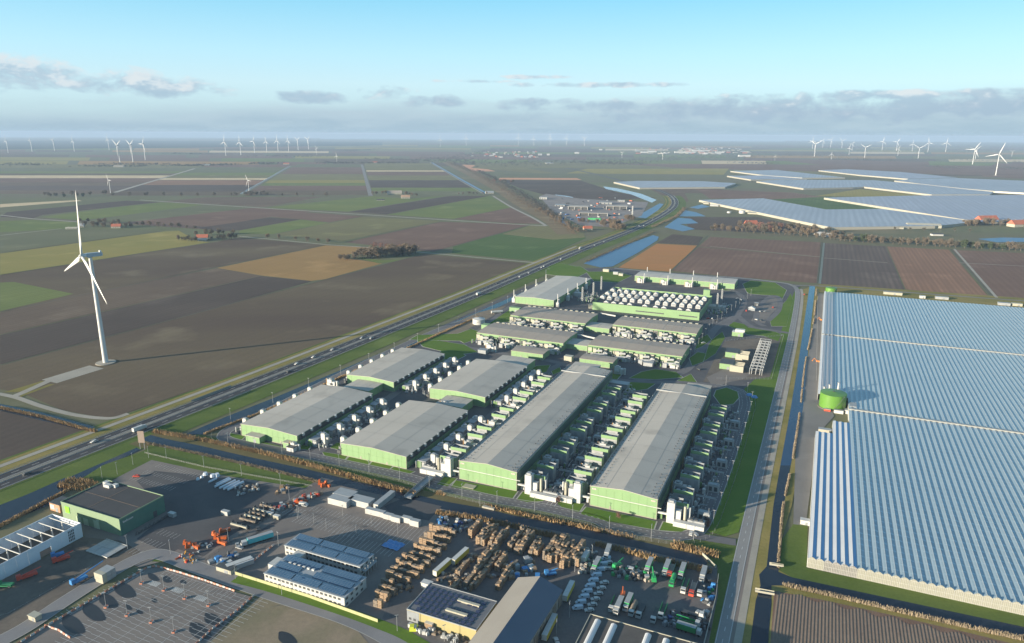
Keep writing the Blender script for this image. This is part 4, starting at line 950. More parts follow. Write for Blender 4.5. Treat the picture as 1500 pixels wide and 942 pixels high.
p = P(1095.5,455); t = thing('gate_canopy', 'white pitched canopy at the campus entrance near the parked cars', 'canopy', p, RZ)
mb = MB(); mb.gable(0, 9, 0, 7, 3.4, 5.2); part('roof', mb, whitem, t); mb = MB(); mb.box(.5, 8.5, .5, 6.5, 0, 3.38); part('booth', mb, grey, t)
shed('gate_booth', (1105,448), 5, 4, 4, 'dark gate booth behind the white entrance canopy', darkm, grey)
for i, (px, m) in enumerate([((1024,462),None), ((1060,462),None)]): pass
for px, W_, D_, H_, m, lab in [((883,398),10,6,4,cream,'cream cabin by the blue pond track'), ((898,402),8,5,4,lgrey,'grey cabin behind the chiller building, left'), ((906,404),7,5,3.5,cream,'small cream cabin right of the grey one'), ((840,434),10,6,5,whitem,'white plant box between engine hall and chiller building'), ((846,418),12,6,5,lgrey,'grey plant box right of the engine hall'), ((862,452),14,6,5,cream,'cream box at the left foot of the chiller building'), ((1036,452),22,14,3,roofm,'flat grey slab building right of the chiller building'), ((1030,433),9,8,8,grn,'small green stair block behind the chiller building'), ((905,513),6,6,5,grn,'green cube block behind the left long hall rear'), ((826,529),8,6,5,cream,'cream box beside the low brown-roofed building'), ((700,518),9,7,4,grey,'grey box in front of the front left campus hall'), ((975,536),12,7,4,grn2,'dark green box at the right end of the front right hall'), ((942,537),9,6,4,lgrey,'grey-white box in front of the front right hall'), ((890,568),18,8,5,lgrey,'long blue-grey plant box behind the left long hall'), ((720,410),1,1,1,grey,'')]:
    if lab: shed('plant_box', px, W_, D_, H_, lab, m, m if m is not roofm else roofm, 'cabin', door=False)
# ---- street lamps
def mk_lamp():
    t = thing('street_lamp', 'x', 'street lamp')
    mb = MB(); mb.cyl(0,0,0,9,.13,6,.08); part('post', mb, lgrey, t)
    mb = MB(); mb.box(-.9,.9,-.14,.14,9.0,9.18); part('head', mb, lgrey, t); return t
lamp = Proto(mk_lamp)
def lamps(path, step, off, lab, grp, start=5, sc=1):
    for k, (p, t_) in enumerate(walk(offs(path, off), step, start)):
        lamp.place(p, math.atan2(t_.y, t_.x)+PI/2, lab % nth(k), grp, sc)
lamps(ringp[42:], 24, -5.6, 'grey street lamp, %s along the campus ring road', 'street lamps along the campus ring road')
lamps(smooth([P(*q) for q in [(1000,545),(1022,520),(1050,480),(1080,455),(1110,430)]]), 22, 5, 'grey street lamp, %s along the inner campus road', 'street lamps on the inner campus road')
# masts at the motorway hedge (thin poles with cameras)
polp = smooth([P(330,617), P(400,590), P(500,548), P(600,505), P(700,462), P(790,424)])
lamps(polp, 42, 0, 'thin fence camera pole, %s along the motorway canal', 'poles along the motorway canal', sc=1.0)
# campus fence along the ring
def fence(path, lab, h=2.2, m=None, step=4.0, z=0, name='mesh_fence', wires=5):
    mb = MB()
    for a, b in zip(path, path[1:]):
        for k in range(wires):
            zz = z + h*(k+.6)/wires; mb.quad((a.x,a.y,zz),(b.x,b.y,zz),(b.x,b.y,zz+.07),(a.x,a.y,zz+.07))
    t = thing(name, lab, 'fence', (0,0,0)); part('wires', mb, m or steel, t, stuff=True)
    mb = MB()
    for p, _ in walk(path, step): mb.box(p.x-.07,p.x+.07,p.y-.07,p.y+.07,z,z+h)
    part('posts', mb, m or steel, t, stuff=True); return t
fence(offs(ringp[36:-10], -8.5), 'grey mesh fence along the outside of the campus ring road')
fence([P(1198,425), P(1196,560)], 'thin wire fence beside the greenhouse yard')
fence([P(1062,500), P(1148,492), P(1130,556), P(1050,556)], 'mesh fence round the substation yard')
# ================================================================== greenhouses
gc = P(1182, 831); BAY = 3.92; GH = 5.5; RI = 5.92; RW = 6.55
glassL = mat('glass_sun_dimmed', (0.20,0.28,0.335), (0.245,0.325,0.38), 0.02, rough=0.34, local=True, grid=(50, 6.2, 0.9, (0.30,0.39,0.45), 0.6), fine=0.08, fscale=0.5, spec=0.6)
glassR = mat('glass_cells_shade_lifted', (0.24,0.315,0.37), (0.32,0.395,0.445), 0.05, rough=0.3, local=True, grid=(50, 6.2, 1.3, (0.42,0.51,0.57), 0.9), fine=0.25, fscale=0.45, spec=0.6)  # unlit right slopes coloured lighter to soften the low sun's contrast
opW = mat('screen_sunlit_white', (0.50,0.51,0.53), (0.55,0.56,0.57), 0.1, rough=0.35, local=True)
opB = mat('screen_shaded_blue', (0.14,0.31,0.53), (0.155,0.33,0.56), 0.1, rough=0.3, local=True)  # blue paints the shade on slopes facing away from the sun, white the lit side
ghwall = mat('glass_wall', (0.235,0.235,0.195), (0.28,0.275,0.23), 0.3, rough=0.35, local=True, fine=0.12, fscale=2)
barm = mat('glazing_bar', (0.50,0.50,0.48), (0.44,0.44,0.42), 0.3, rough=0.5)
gh = thing('greenhouse', 'huge glass greenhouse with many parallel ridges filling the right side', 'greenhouse', (gc.x, gc.y, 0), RZ)
MC = {}
def bay_mesh(L, kind):
    if (L, kind) in MC: return MC[(L, kind)]
    mb = MB(); x1 = BAY; xm = BAY*0.5
    a, b = ((0, 1) if kind == 'glass' else (0, 1))
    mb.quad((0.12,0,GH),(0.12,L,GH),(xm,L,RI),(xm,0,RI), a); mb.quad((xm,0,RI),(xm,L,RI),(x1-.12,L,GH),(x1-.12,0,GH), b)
    mb.quad((-.14,0,GH-.05),(-.14,L,GH-.05),(.14,L,GH-.05),(.14,0,GH-.05), 2)       # gutter
    mb.box(xm-.07,xm+.07,0,L,RI-.02,RI+.12,2)
    mb.tri((0.1,0,GH),(xm,0,RI),(x1-.1,0,GH),2); mb.tri((0.1,L,GH),(x1-.1,L,GH),(xm,L,RI),2)
    if kind == 'glass':                      # open vents: alternate lights stand proud
        r = random.Random(int(L)); y = 3.0
        while y < L-4:
            z0, z1 = RI-.28, RI-.85
            mb.quad((xm+.45,y,z0+.10),(xm+.45,y+1.7,z0+.10),(xm+1.35,y+1.7,z1+.30),(xm+1.35,y,z1+.30), 0)
            y += 6.15
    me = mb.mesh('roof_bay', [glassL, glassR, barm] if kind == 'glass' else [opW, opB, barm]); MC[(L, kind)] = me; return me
def wall_mesh(kind):
    if kind in MC: return MC[kind]
    mb = MB(); mb.quad((.1,0,0),(BAY-.1,0,0),(BAY-.1,0,GH),(.1,0,GH),0); [mb.quad((.1+i*.62,-.02,GH-.02),(.1+(i+1)*.62,-.02,GH-.02),(.1+(i+1)*.62,-.02,GH+(RW-GH)*math.sin(PI*(i+1)/6)+.01),(.1+i*.62,-.02,GH+(RW-GH)*math.sin(PI*i/6)+.01),0) for i in range(6)]
    for k in range(6): x = .1 + k*(BAY-.2)/5; h = GH + (RW-GH)*math.sin(PI*min(1,max(0,(x-.1)/(BAY-.2)))) - .1; mb.box(x-.05, x+.05, -.09, -.01, 0, h, 1)
    for z in (.5, 2.8, GH-.1): mb.box(.1, BAY-.1, -.07, -.01, z, z+.09, 1)
    me = mb.mesh('wall_panel', [mat('wall_dark_glass', (0.16,0.16,0.155), (0.22,0.21,0.20), 0.3, rough=0.3) if kind == 'dark' else ghwall, barm]); MC[kind] = me; return me
NB = 62
def nb_for(y): return min(NB, int((96 + y*0.205)/BAY) + 3)
blocks = [(0, 237.4), (241.0, 473.2), (476.8, 722.0)]
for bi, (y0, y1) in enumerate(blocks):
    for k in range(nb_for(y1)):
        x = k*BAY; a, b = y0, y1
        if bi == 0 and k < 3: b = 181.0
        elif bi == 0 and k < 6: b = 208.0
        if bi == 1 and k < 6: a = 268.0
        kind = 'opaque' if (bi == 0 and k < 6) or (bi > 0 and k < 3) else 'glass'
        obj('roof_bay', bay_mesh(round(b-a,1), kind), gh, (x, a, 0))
for k in range(nb_for(0)+3): obj('wall_panel', wall_mesh('dark' if 2 <= k < 6 else 'pale'), gh, (k*BAY, 0, 0))
for k in range(6, nb_for(241)): obj('wall_panel', wall_mesh('pale'), gh, (k*BAY, 241.0-.6, 0))
Wg = NB*BAY
def gw(name, x0, x1, y0, y1, z0, z1, m, **k): mb = MB(); mb.box(x0, x1, y0, y1, z0, z1); return part(name, mb, m, gh, **k)
gw('side_wall', -.1, .05, 0, 181, 0, GH, barm); gw('side_wall', -.1, .05, 268, 722, 0, GH, barm)
gw('side_wall', 3*BAY-.1, 3*BAY+.04, 181.2, 208, 0, GH, barm); gw('side_wall', 6*BAY-.1, 6*BAY+.04, 208.2, 267.6, 0, GH, barm)
gw('back_wall', 0, Wg, 722.1, 722.3, 0, GH, ghwall)
gw('interior_floor', .3, Wg, .5, 180, .2, .5, mat('crop_rows', (0.05,0.09,0.04), (0.08,0.12,0.06), 0.3)); gw('interior_floor', 24.2, Wg, 180.2, 721, .2, .5, MATS['crop_rows'])
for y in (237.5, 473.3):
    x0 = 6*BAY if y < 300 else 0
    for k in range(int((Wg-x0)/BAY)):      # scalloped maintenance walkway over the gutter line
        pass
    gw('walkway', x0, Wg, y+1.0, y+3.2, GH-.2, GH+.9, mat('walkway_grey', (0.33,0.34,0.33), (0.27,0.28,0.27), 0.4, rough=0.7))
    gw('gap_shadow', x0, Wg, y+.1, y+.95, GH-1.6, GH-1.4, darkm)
for x in (2.6, 6.4, 10.2): gw('roof_pipe', x, x+.9, 270, 715, RI+.1, RI+.6, whitem)
# tanks
tk = mat('tank_green', (0.10,0.235,0.035), (0.09,0.21,0.03), 0.2, rough=0.4, local=True)
def gat(x, y, z=0): return gc + UX*x + UY*y + Vector((0,0,z))
def gtank(x, y, r, h, lab):
    p = gat(x, y); t = thing('heat_tank', lab, 'tank', (p.x, p.y, 0))
    mb = MB(); mb.cyl(0,0,.6,h,r,48); part('shell', mb, tk, t)
    mb = MB(); mb.cyl(0,0,0,.6,r+1.2,48); part('base_ring', mb, pave, t)
    mb = MB(); mb.cyl(0,0,h+.01,h+1.1,r*1.005,48,r*.15); part('roof', mb, tk, t)
    mb = MB(); mb.cyl(0,0,h+1.1,h+1.6,.8,12); part('hatch', mb, darkm, t)
    for z in (h*.33, h*.66): mb = MB(); mb.cyl(0,0,z,z+.12,r+.05,48); part('seam', mb, mat('tank_green_dark', (0.10,0.24,0.03), None, rough=0.4), t)
    mb = MB()
    for k in range(18): a_ = 4.3 + k*.05; q = Vector((math.cos(a_)*(r+.4), math.sin(a_)*(r+.4), h*(k+.5)/18)); mb.box(q.x-.35,q.x+.35,q.y-.35,q.y+.35,q.z,q.z+.12)
    part('stair', mb, steel, t, stuff=True)
    return t
gtank(11.6, 255.5, 10.3, 12.6, 'large bright green round heat tank beside the greenhouse halfway down'); gtank(9.0, 733, 7.6, 9.5, 'smaller bright green round heat tank at the far greenhouse corner')
for i, (x, y) in enumerate([(4.5, 273), (8.5, 276), (15.5, 280)]):
    t = thing('boiler_flue', 'white boiler flue group, %s behind the large green tank' % nth(i), 'flue', gat(x, y, RI), RZ, 'flues behind the large green tank')
    mb = MB(); mb.cyl(0,0,-1,4.5+i*1.5,.9,12,.6); part('flue', mb, whitem, t); mb = MB(); mb.box(-1.6,1.6,-1.2,1.2,-1.2,2.2); part('silencer', mb, lgrey, t); mb = MB(); mb.cyl(0,0,4.6+i*1.5,5.3+i*1.5,1.1,12); part('cowl', mb, lgrey, t)
for x, y, w_, d_, h_, m, lab in [(13, 241, 7, 2.6, 2.6, whitem, 'white container at the foot of the large green tank'), (5.5, 242.3, 5, 2.4, 1.8, mat('red_paint', (0.45,0.07,0.03), (0.38,0.06,0.03), .3), 'red skip at the foot of the large green tank'), (21, 243, 3, 4, 3, whitem, 'white box by the greenhouse wall right of the green tank'), (24.4, 246, 5, 10, 6.0, grey, 'grey plant room between the green tank and greenhouse'), (2, 192, 9, 4, 3.2, cream, 'cream shed behind the striped roof bays'), (12.4, 200, 1.2, 12, 4.5, grn, 'narrow green wall by the striped roof bays')]:
    q = gat(x, y); t = thing('plant_box', lab, 'cabin', q, RZ); mb = MB(); mb.box(0,w_,0,d_,0,h_); part('body', mb, m, t); mb = MB(); mb.box(-.15,w_+.15,-.15,d_+.15,h_+.01,h_+.25); part('lid', mb, lgrey, t)
for i, (px, w_, d_, m, lab) in enumerate([((1294,431),24,5,cream,'long cream low shed behind the far greenhouse edge'), ((1347,437),7,6,whitem,'small white shed behind the far greenhouse edge'), ((1370,438),16,6,lgrey,'grey low shed behind the far greenhouse edge'), ((1462,447),14,6,lgrey,'grey shed behind the greenhouse edge at the far right'), ((1482,448),12,6,cream,'cream shed behind the greenhouse edge at the far right')]):
    shed('shed', px, w_, d_, 3.2, lab, m, m)
shed('pump_house', (1172,768), 5, 3.2, 2.6, 'white pump house at the end of the greenhouse yard', whitem, whitem)
def mk_digger():
    t = thing('digger', 'x', 'digger'); om = mat('machine_orange', (0.60,0.20,0.03), (0.5,0.17,0.03), .5, rough=.5)
    mb = MB(); mb.box(-1.6,1.6,-1.2,1.2,.9,2.2); part('body', mb, om, t); mb = MB(); mb.box(-1.2,.3,-.9,.5,2.2,3.2); part('cab', mb, darkm, t)
    for y in (-1.3,.8): mb = MB(); mb.box(-2,2,y,y+.5,0,.9); part('track', mb, darkm, t)
    mb = MB(); mb.tube((1.4,0,1.6),(3.6,0,3.9),.22,5); part('boom', mb, om, t); mb = MB(); mb.tube((3.6,0,3.9),(5.2,0,1.4),.18,5); mb.box(4.8,5.7,-.4,.4,.8,1.5); part('arm', mb, om, t); return t
digger = Proto(mk_digger)
digger.place(P(1203,470), 2.0, 'orange digger on the greenhouse yard, farther one', 'orange diggers on the greenhouse yard'); digger.place(P(1198,531), 2.6, 'orange digger on the greenhouse yard, nearer one', 'orange diggers on the greenhouse yard')
digger.place(P(1023,668), 1.2, 'yellow-orange digger parked on the ring road side of the right hall', 'orange diggers on the campus')
# ---- distant greenhouse blocks
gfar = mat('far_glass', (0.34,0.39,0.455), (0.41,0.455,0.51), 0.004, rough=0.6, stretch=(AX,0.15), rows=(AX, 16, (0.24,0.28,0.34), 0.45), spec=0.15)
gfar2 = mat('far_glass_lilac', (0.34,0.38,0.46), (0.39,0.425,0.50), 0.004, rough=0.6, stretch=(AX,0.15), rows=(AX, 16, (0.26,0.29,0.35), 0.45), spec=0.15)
farwall = mat('far_glass_wall', (0.38,0.36,0.30), (0.33,0.315,0.265), 0.02, rough=0.4)
def fargh(px, lab, m=None, h=6.5, seams=()):
    v = [P(*q, h) for q in px]; c = sum(v, Vector())/len(v); t = thing('far_greenhouse', lab, 'greenhouse', (c.x, c.y, 0))
    pts = [(p.x-c.x, p.y-c.y) for p in v]
    if sum(pts[i][0]*pts[(i+1)%len(pts)][1]-pts[(i+1)%len(pts)][0]*pts[i][1] for i in range(len(pts))) < 0: pts.reverse()
    n = len(pts)
    for i in range(n):
        a, b = pts[i], pts[(i+1)%n]; mb = MB(); mb.quad((*a,0),(*b,0),(*b,h),(*a,h)); part('wall', mb, farwall, t)
    mb = MB(); k = len(pts); mb.v = [(x,y,h+.1) for x,y in pts]; mb.f = [tuple(range(k))]; mb.m=[0]; part('roof', mb, m or gfar, t)
    for (q1, q2) in seams:
        a = P(*q1,h)-c; b = P(*q2,h)-c; d = (b-a).normalized(); nn = Vector((-d.y,d.x,0))*3.5; mb = MB(); z = Vector((0,0,h+.3)); a.z=b.z=0
        mb.quad(a-nn+z, b-nn+z, b+nn+z, a+nn+z); part('roof_road', mb, lgrey, t)
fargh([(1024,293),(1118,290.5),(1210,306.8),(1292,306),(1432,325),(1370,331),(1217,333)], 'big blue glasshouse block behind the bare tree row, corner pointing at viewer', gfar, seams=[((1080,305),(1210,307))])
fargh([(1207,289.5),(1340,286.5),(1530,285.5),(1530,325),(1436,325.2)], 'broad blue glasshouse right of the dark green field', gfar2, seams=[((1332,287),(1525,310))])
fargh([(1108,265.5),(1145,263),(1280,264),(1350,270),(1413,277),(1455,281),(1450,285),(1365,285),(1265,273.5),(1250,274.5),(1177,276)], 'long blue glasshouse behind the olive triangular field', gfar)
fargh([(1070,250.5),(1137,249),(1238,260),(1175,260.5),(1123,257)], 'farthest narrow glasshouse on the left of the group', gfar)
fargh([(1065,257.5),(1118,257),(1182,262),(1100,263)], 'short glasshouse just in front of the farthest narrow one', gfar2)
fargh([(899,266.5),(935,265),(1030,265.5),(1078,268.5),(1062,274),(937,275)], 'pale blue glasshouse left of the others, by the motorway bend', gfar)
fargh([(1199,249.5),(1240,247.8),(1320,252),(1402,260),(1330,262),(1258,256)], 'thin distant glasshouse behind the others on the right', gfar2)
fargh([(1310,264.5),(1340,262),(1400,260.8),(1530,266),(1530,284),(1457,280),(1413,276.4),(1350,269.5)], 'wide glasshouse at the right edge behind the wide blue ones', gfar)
for px, r, h, lab in [((1087,312.5),9,8,'round white water tank at the near glasshouse corner'), ((1068,312),6,4,'low round white basin beside the water tank')]: tank(px, r, h, whitem, lab)
for i, (px, w_, d_, h_, m, rr_, lab) in enumerate([((1095,313.5),55,22,6,cream,0,'cream packing shed beside the round white water tank'), ((1030,299),18,12,6,cream,0,'cream shed at the left corner of the big glasshouse'), ((1040,302),26,14,5,whitem,0,'white shed at the left corner of the big glasshouse'), ((1330,333),75,26,10,cream,0,'large cream barn in front of the big glasshouse'), ((1298,335),40,14,6,cream,0,'low cream sheds left of the large cream barn'), ((1194,345),22,16,8,whitem,0,'white house among the bare tree row, left one'), ((1209,347),22,16,8,whitem,0,'white house among the bare tree row, right one'), ((1366,345.5),24,12,6,whitem,0,'white farmhouse standing alone in the green field'), ((1420,360),16,8,4,whitem,0,'white vehicle shed among the roadside trees'),
      ((1452,264),0,0,0,None,0,'')]):
    if lab:
        a = P(*px); t = thing('farm_building', lab, 'building', (a.x,a.y,0), RZ + .05*i)
        mb = MB(); mb.box(0,w_,0,d_,0,h_*.6); part('wall', mb, m, t); mb = MB(); mb.gable(-.6,w_+.6,-.6,d_+.6,h_*.6+.01,h_,'x'); part('roof', mb, darkm if 'alone' in lab else m, t)
def farm(px, w_, d_, h_, rm, lab, rz=0.2, wm_=None):
    a = P(*px); t = thing('farmhouse', lab, 'farm', (a.x,a.y,0), rz)
    mb = MB(); mb.box(0,w_,0,d_,0,h_*.4); part('wall', mb, wm_ or cream, t); mb = MB(); mb.gable(-.8,w_+.8,-.8,d_+.8,h_*.4+.01,h_,'x'); part('roof', mb, rm, t)
    mb = MB(); mb.box(w_*.2,w_*.2+1,d_*.5-.5,d_*.5+.5,h_*.9,h_+1.5); part('chimney', mb, roofb, t)
    for k in range(3): mb = MB(); mb.box(w_*(.2+.25*k),w_*(.2+.25*k)+1.4,-.08,-.01,1,2.6); part('window', mb, darkm, t)
red = mat('red_tile', (0.42,0.13,0.07), (0.34,0.10,0.06), 0.1, rough=0.8, fine=0.2)
farm((288,351.5),22,13,11,red,'orange-red roofed farmhouse in the tree clump, left middle distance'); farm((290,353.5),16,8,6,roofm,'grey-roofed barn in front of the orange-red roofed farmhouse')
farm((163,334.5),20,12,10,red,'red-roofed farmhouse right of the big turbine blade'); farm((96,336),24,8,5,cream,'long cream barn left of the big turbine blade'); farm((116,333),10,8,9,lgrey,'white gabled house behind the big turbine blade')
farm((567,285),55,24,14,roofb,'broad brown barn by the polder road, centre left'); farm((588,291),30,18,12,mat('thatch',(0.40,0.26,0.17),(0.34,0.22,0.15),.1),'sandy-roofed farmhouse right of the brown barn'); farm((552,294),26,8,5,darkm,'dark glass shed left of the sandy-roofed farmhouse')
farm((1094,333),30,16,16,red,'red-roofed farmhouse hidden in the bare tree row'); farm((1437,326),55,22,17,red,'large red barn at the right edge, left one'); farm((1486,333),60,24,17,red,'large red barn at the right edge, right one')
farm((856,337.5),20,12,10,red,'small red house by the round brown trees at the motorway'); farm((712,284),30,20,10,lgrey,'white pump house at the canal lock'); farm((722,287),0.1,0.1,0.1,lgrey,'tiny') if False else None
farm((541,377),12,8,7,lgrey,'pale house in front of the brown wood'); farm((290+6,243),50,20,10,lgrey,'pale farm on the far road, left'); farm((166,245),60,30,12,roofb,'far farm below the three turbines'); farm((415,241),40,24,12,red,'far red farm at the end of the grey canal'); farm((545,239),40,24,12,red,'far red farm right of the straight road'); farm((800,240),60,30,10,lgrey,'far pale farm beyond the woods')
# recycling yard in the middle distance
sheet('recycling_yard', [(790,288),(800,284),(850,291),(900,294),(950,296),(940,316),(895,333),(850,330),(812,312)], 0.16, mat('yard_grey',(0.16,0.145,0.14),(0.24,0.21,0.20),.02,rough=.9,fine=.35,fscale=.05,blotch=((0.09,0.08,0.08),0.02,.55)))
ry = [((832,307),60,38,9,roofm,'grey-roofed recycling hall with white frame front, left one'),((888,307),62,40,10,roofm,'grey-roofed recycling hall with white frame front, right one'),((848,316),80,14,8,roofm,'long grey canopy over a green container row'),((790,292),26,20,7,whitem,'white hall at the left end of the recycling yard'),((905,296),22,14,6,whitem,'white box building at the back of the recycling yard'),((878,299),40,20,6,lgrey,'grey hall at the back of the recycling yard'),((813,302),30,26,4,grey,'low grey bunker at the left of the recycling yard')]
for px, w_, d_, h_, m, lab in ry:
    a = P(*px); t = thing('recycling_hall', lab, 'building', (a.x,a.y,0), RZ*.5)
    mb = MB(); mb.box(0,w_,2.6,d_,0,h_-.5); part('wall', mb, darkm if h_>7 else m, t); mb = MB(); mb.box(-1,w_+1,-1,d_+1,h_-.49,h_+.3); part('roof', mb, m, t)
    for k in range(4): mb = MB(); mb.box(k*(w_-1.5)/3,k*(w_-1.5)/3+1.5,0,1.5,0,h_-.5); part('column', mb, whitem, t)
a = P(861,322); t = thing('green_container', 'bright green container block under the long grey canopy', 'container', (a.x,a.y,0), RZ*.5); mb = MB(); mb.box(0,34,0,8,0,5); part('body', mb, mat('bright_green',(0.05,0.33,0.11),(0.04,0.28,0.1),.1), t)
a = P(926,319); t = thing('advertising_mast', 'tall white advertising mast between the yard and the motorway', 'mast', (a.x,a.y,0), 0); mb = MB(); mb.box(-1.5,1.5,-1.5,1.5,0,32); part('post', mb, whitem, t)
rq = random.Random(21)
for k in range(60):
    x = rq.uniform(800,925); y = 289 + rq.random()**.8*34
    if (y > 310 and x < 815) or y > 325: continue
    c_ = rq.choice([whitem, red, grey, darkm, roofb, whitem, mat('skip_blue',(0.06,0.15,0.35),(0.05,0.12,0.3),.1), red])
    w_ = rq.uniform(4,16); mb = MB(); mb.box(-w_/2,w_/2,-2,2,0,rq.uniform(1.5,4))
    solo('scrap_heap', mb, c_, 'low heap or skip lying in the recycling yard', 'skip', P(x,y), rq.uniform(0,3), 'skips and heaps of the recycling yard')
# ================================================================== wind turbines
tw = mat('turbine_white', (0.58,0.58,0.57), (0.53,0.53,0.525), 0.05, rough=0.4, local=True)
tgrey = mat('turbine_grey', (0.36,0.42,0.48), (0.32,0.37,0.43), 0.2, rough=0.4, local=True)
def mk_turb():
    """hub height 100, rotor radius 58, rotor faces -Y locally"""
    t = thing('wind_turbine', 'x', 'wind turbine')
    mb = MB(); mb.cyl(0,0,.6,50,2.3,20,1.85); mb.cyl(0,0,50.01,98,1.85,20,1.45); part('tower', mb, tw, t)
    mb = MB(); mb.cyl(0,0,0,.6,8.5,24); part('foundation', mb, conc, t)
    mb = MB(); k = 0; prof = [(-3.2,1.4,1.4),(-2.4,1.8,1.8),(8.5,1.8,1.7),(10,1.4,1.3)]
    for (y, hw_, hh) in prof: mb.v += [(-hw_,y,100.4-hh),(hw_,y,100.4-hh),(hw_,y,100.4+hh),(-hw_,y,100.4+hh)]
    for i in range(3):
        b = i*4
        for j in range(4): mb.f.append((b+j, b+(j+1)%4, b+4+(j+1)%4, b+4+j)); mb.m.append(0)
    mb.f += [(3,2,1,0),(12,13,14,15)]; mb.m += [0,0]; part('nacelle', mb, tgrey, t)
    mb = MB(); mb.box(-1.1,1.1,7.9,9.3,102.1,103.6); part('cooler', mb, tw, t)
    mb = MB(); mb.tube((0,-3.3,100.4),(0,-7.8,100.4),1.9,14,1.5); mb.tube((0,-7.8,100.4),(0,-9.2,100.4),1.5,14,.3); part('hub', mb, tw, t)
    return t
def blade_mesh(tag_, R=58):
    mb = MB(); st = [(1.6,1.1,1.1,0),(5,1.15,1.0,.1),(11,2.1,.62,.3),(18,1.9,.48,.25),(30,1.4,.33,.15),(44,.95,.2,.05),(54,.55,.12,0),(R,.12,.05,0)]; n = 8
    for (r, ch, th_, sh) in st:
        for i in range(n): a = 2*PI*i/n; mb.v.append((math.cos(a)*ch - sh*1.2, math.sin(a)*th_, r))
    for s_ in range(len(st)-1):
        for i in range(n): j = (i+1)%n; mb.f.append((s_*n+i, s_*n+j, (s_+1)*n+j, (s_+1)*n+i)); mb.m.append(0)
    return mb.mesh('blade', tw)
BM = blade_mesh('b'); T0 = None
def turbine(base, lab, phase, hub=100.0, yaw=None, group='distant wind turbines', R=None):
    global T0
    yw = math.radians(231) if yaw is None else yaw
    rz = yw + PI/2; sc = hub/100.0
    if T0 is None: t = T0 = mk_turb()
    else:
        t = T0.copy(); COL.objects.link(t)
        for ch in TK: c = ch.copy(); COL.objects.link(c); c.parent = t
    if t is T0: globals()['TK'] = [c for c in COL.objects if c.parent == t]
    t.location = base; t.rotation_euler = (0,0,rz); t.scale = (sc,)*3; tag(t, lab, 'wind turbine', group)
    for k in range(3):
        b = obj('blade', BM, t, (0,-6.6,100.4)); b.rotation_euler = (0, math.radians(phase + 120*k), 0)
        if R: b.scale = (1,1,R)
    return t
turbine(P(155,531.5), 'very large white wind turbine standing in the dark field at left', 9.0, hub=107, yaw=math.radians(228.5), group='near wind turbine')
del T0['group']
# turbines just outside the frame on the left whose long shadows cross the fields
def hubpx(bx, by, hy, hubdef=100):
    b = P(bx, by); d = b.y; return (by-hy)/F*math.hypot(b.y*1.0, HC)*1.0
TL = [ # base x, base y, hub y, phase, label
 (271.5-109.5,282.5,264,-28,'white turbine at the start of the diagonal track, left'), (365,282,264.5,-28,'white turbine beside the tree clump at the grey canal'),
 (176,240,213,62,'left turbine of the close trio beyond the farm'), (195,237,212,60,'middle turbine of the close trio beyond the farm'), (213,234.5,211,30,'right turbine of the close trio beyond the farm'),
 (331,228,208,10,'first from the left in the far row of eight'), (353,227,208,5,'second from the left in the far row of eight'), (373,224,207,25,'third from the left in the far row of eight'), (391,223,207,0,'fourth from the left in the far row of eight'), (407.5,222,206,4,'fifth from the left in the far row of eight'), (423,222,206,3,'sixth from the left in the far row of eight'), (437,220,205,60,'seventh from the left in the far row of eight'), (452,219,204,55,'eighth from the left in the far row of eight'),
 (464,227,217,90,'short turbine just right of the far row of eight'), (493.5,238,228,0,'short white turbine behind the straight road'),
 (12,224,206,10,'hazy turbine at the far left edge'), (47,222,206,30,'second hazy turbine from the left edge'), (80,221,206,50,'third hazy turbine from the left edge'), (109,222,206,0,'fourth hazy turbine from the left edge'), (160,220,204,0,'hazy turbine above the close trio'),
 (645,215,204,0,'faint turbine left of the lake strip'), (683,213,202,0,'pale turbine over the far lake, left'), (759.5,212,201,3,'pale turbine over the far lake, centre'), (782,213,203,0,'faint turbine next to the centre lake turbine'), (806,213,202,0,'pale turbine right of the centre lake one'), (830,213,202,15,'pale turbine with bright rotor right of centre'), (856,214,203,62,'rightmost of the pale lake turbines'), (911,231,224,60,'small turbine in front of the far town, left'), (970.5,234,225,60,'small turbine in front of the far town, right'),
 (1135,235,229,0,'small upright turbine above the far glasshouses'), (1193,229.5,211,62,'front turbine of the dense far cluster'), (1190,218,206,0,'turbine in the dense far cluster, left'), (1205,216,206,30,'turbine in the dense far cluster, second'), (1216.5,216,205,40,'turbine in the dense far cluster, third'), (1233,217,206,70,'turbine right of the dense far cluster'), (1243.5,227,217,10,'low turbine under the dense far cluster'), (1217.5,234,226,0,'low turbine beside a pale shed'), (1248,220,211,30,'faint turbine right of the low one'),
 (1266.5,231,216,62,'Y-shaped turbine left of the middle right group'), (1292,220,207,15,'upright far turbine, middle right group, left'), (1313,221,208,35,'far turbine with raised blade, middle right group'), (1336,222,211,0,'edge-on far turbine, middle right group'), (1345,232,217,62,'Y-shaped turbine in the middle right group'), (1359,223,209,-10,'far turbine with bent look, middle right group'), (1385,223,209,5,'edge-on far turbine left of the big pair'), (1315,228,218,20,'short turbine on a pale shed'),
 (1424.5,241,219,30,'front turbine of the big overlapping pair at right'), (1428.5,233,219,45,'rear turbine of the big overlapping pair at right'), (1458.5,257,226,18,'nearest tall turbine at the right edge'), (1482,229,222,55,'small turbine at the far right edge')]
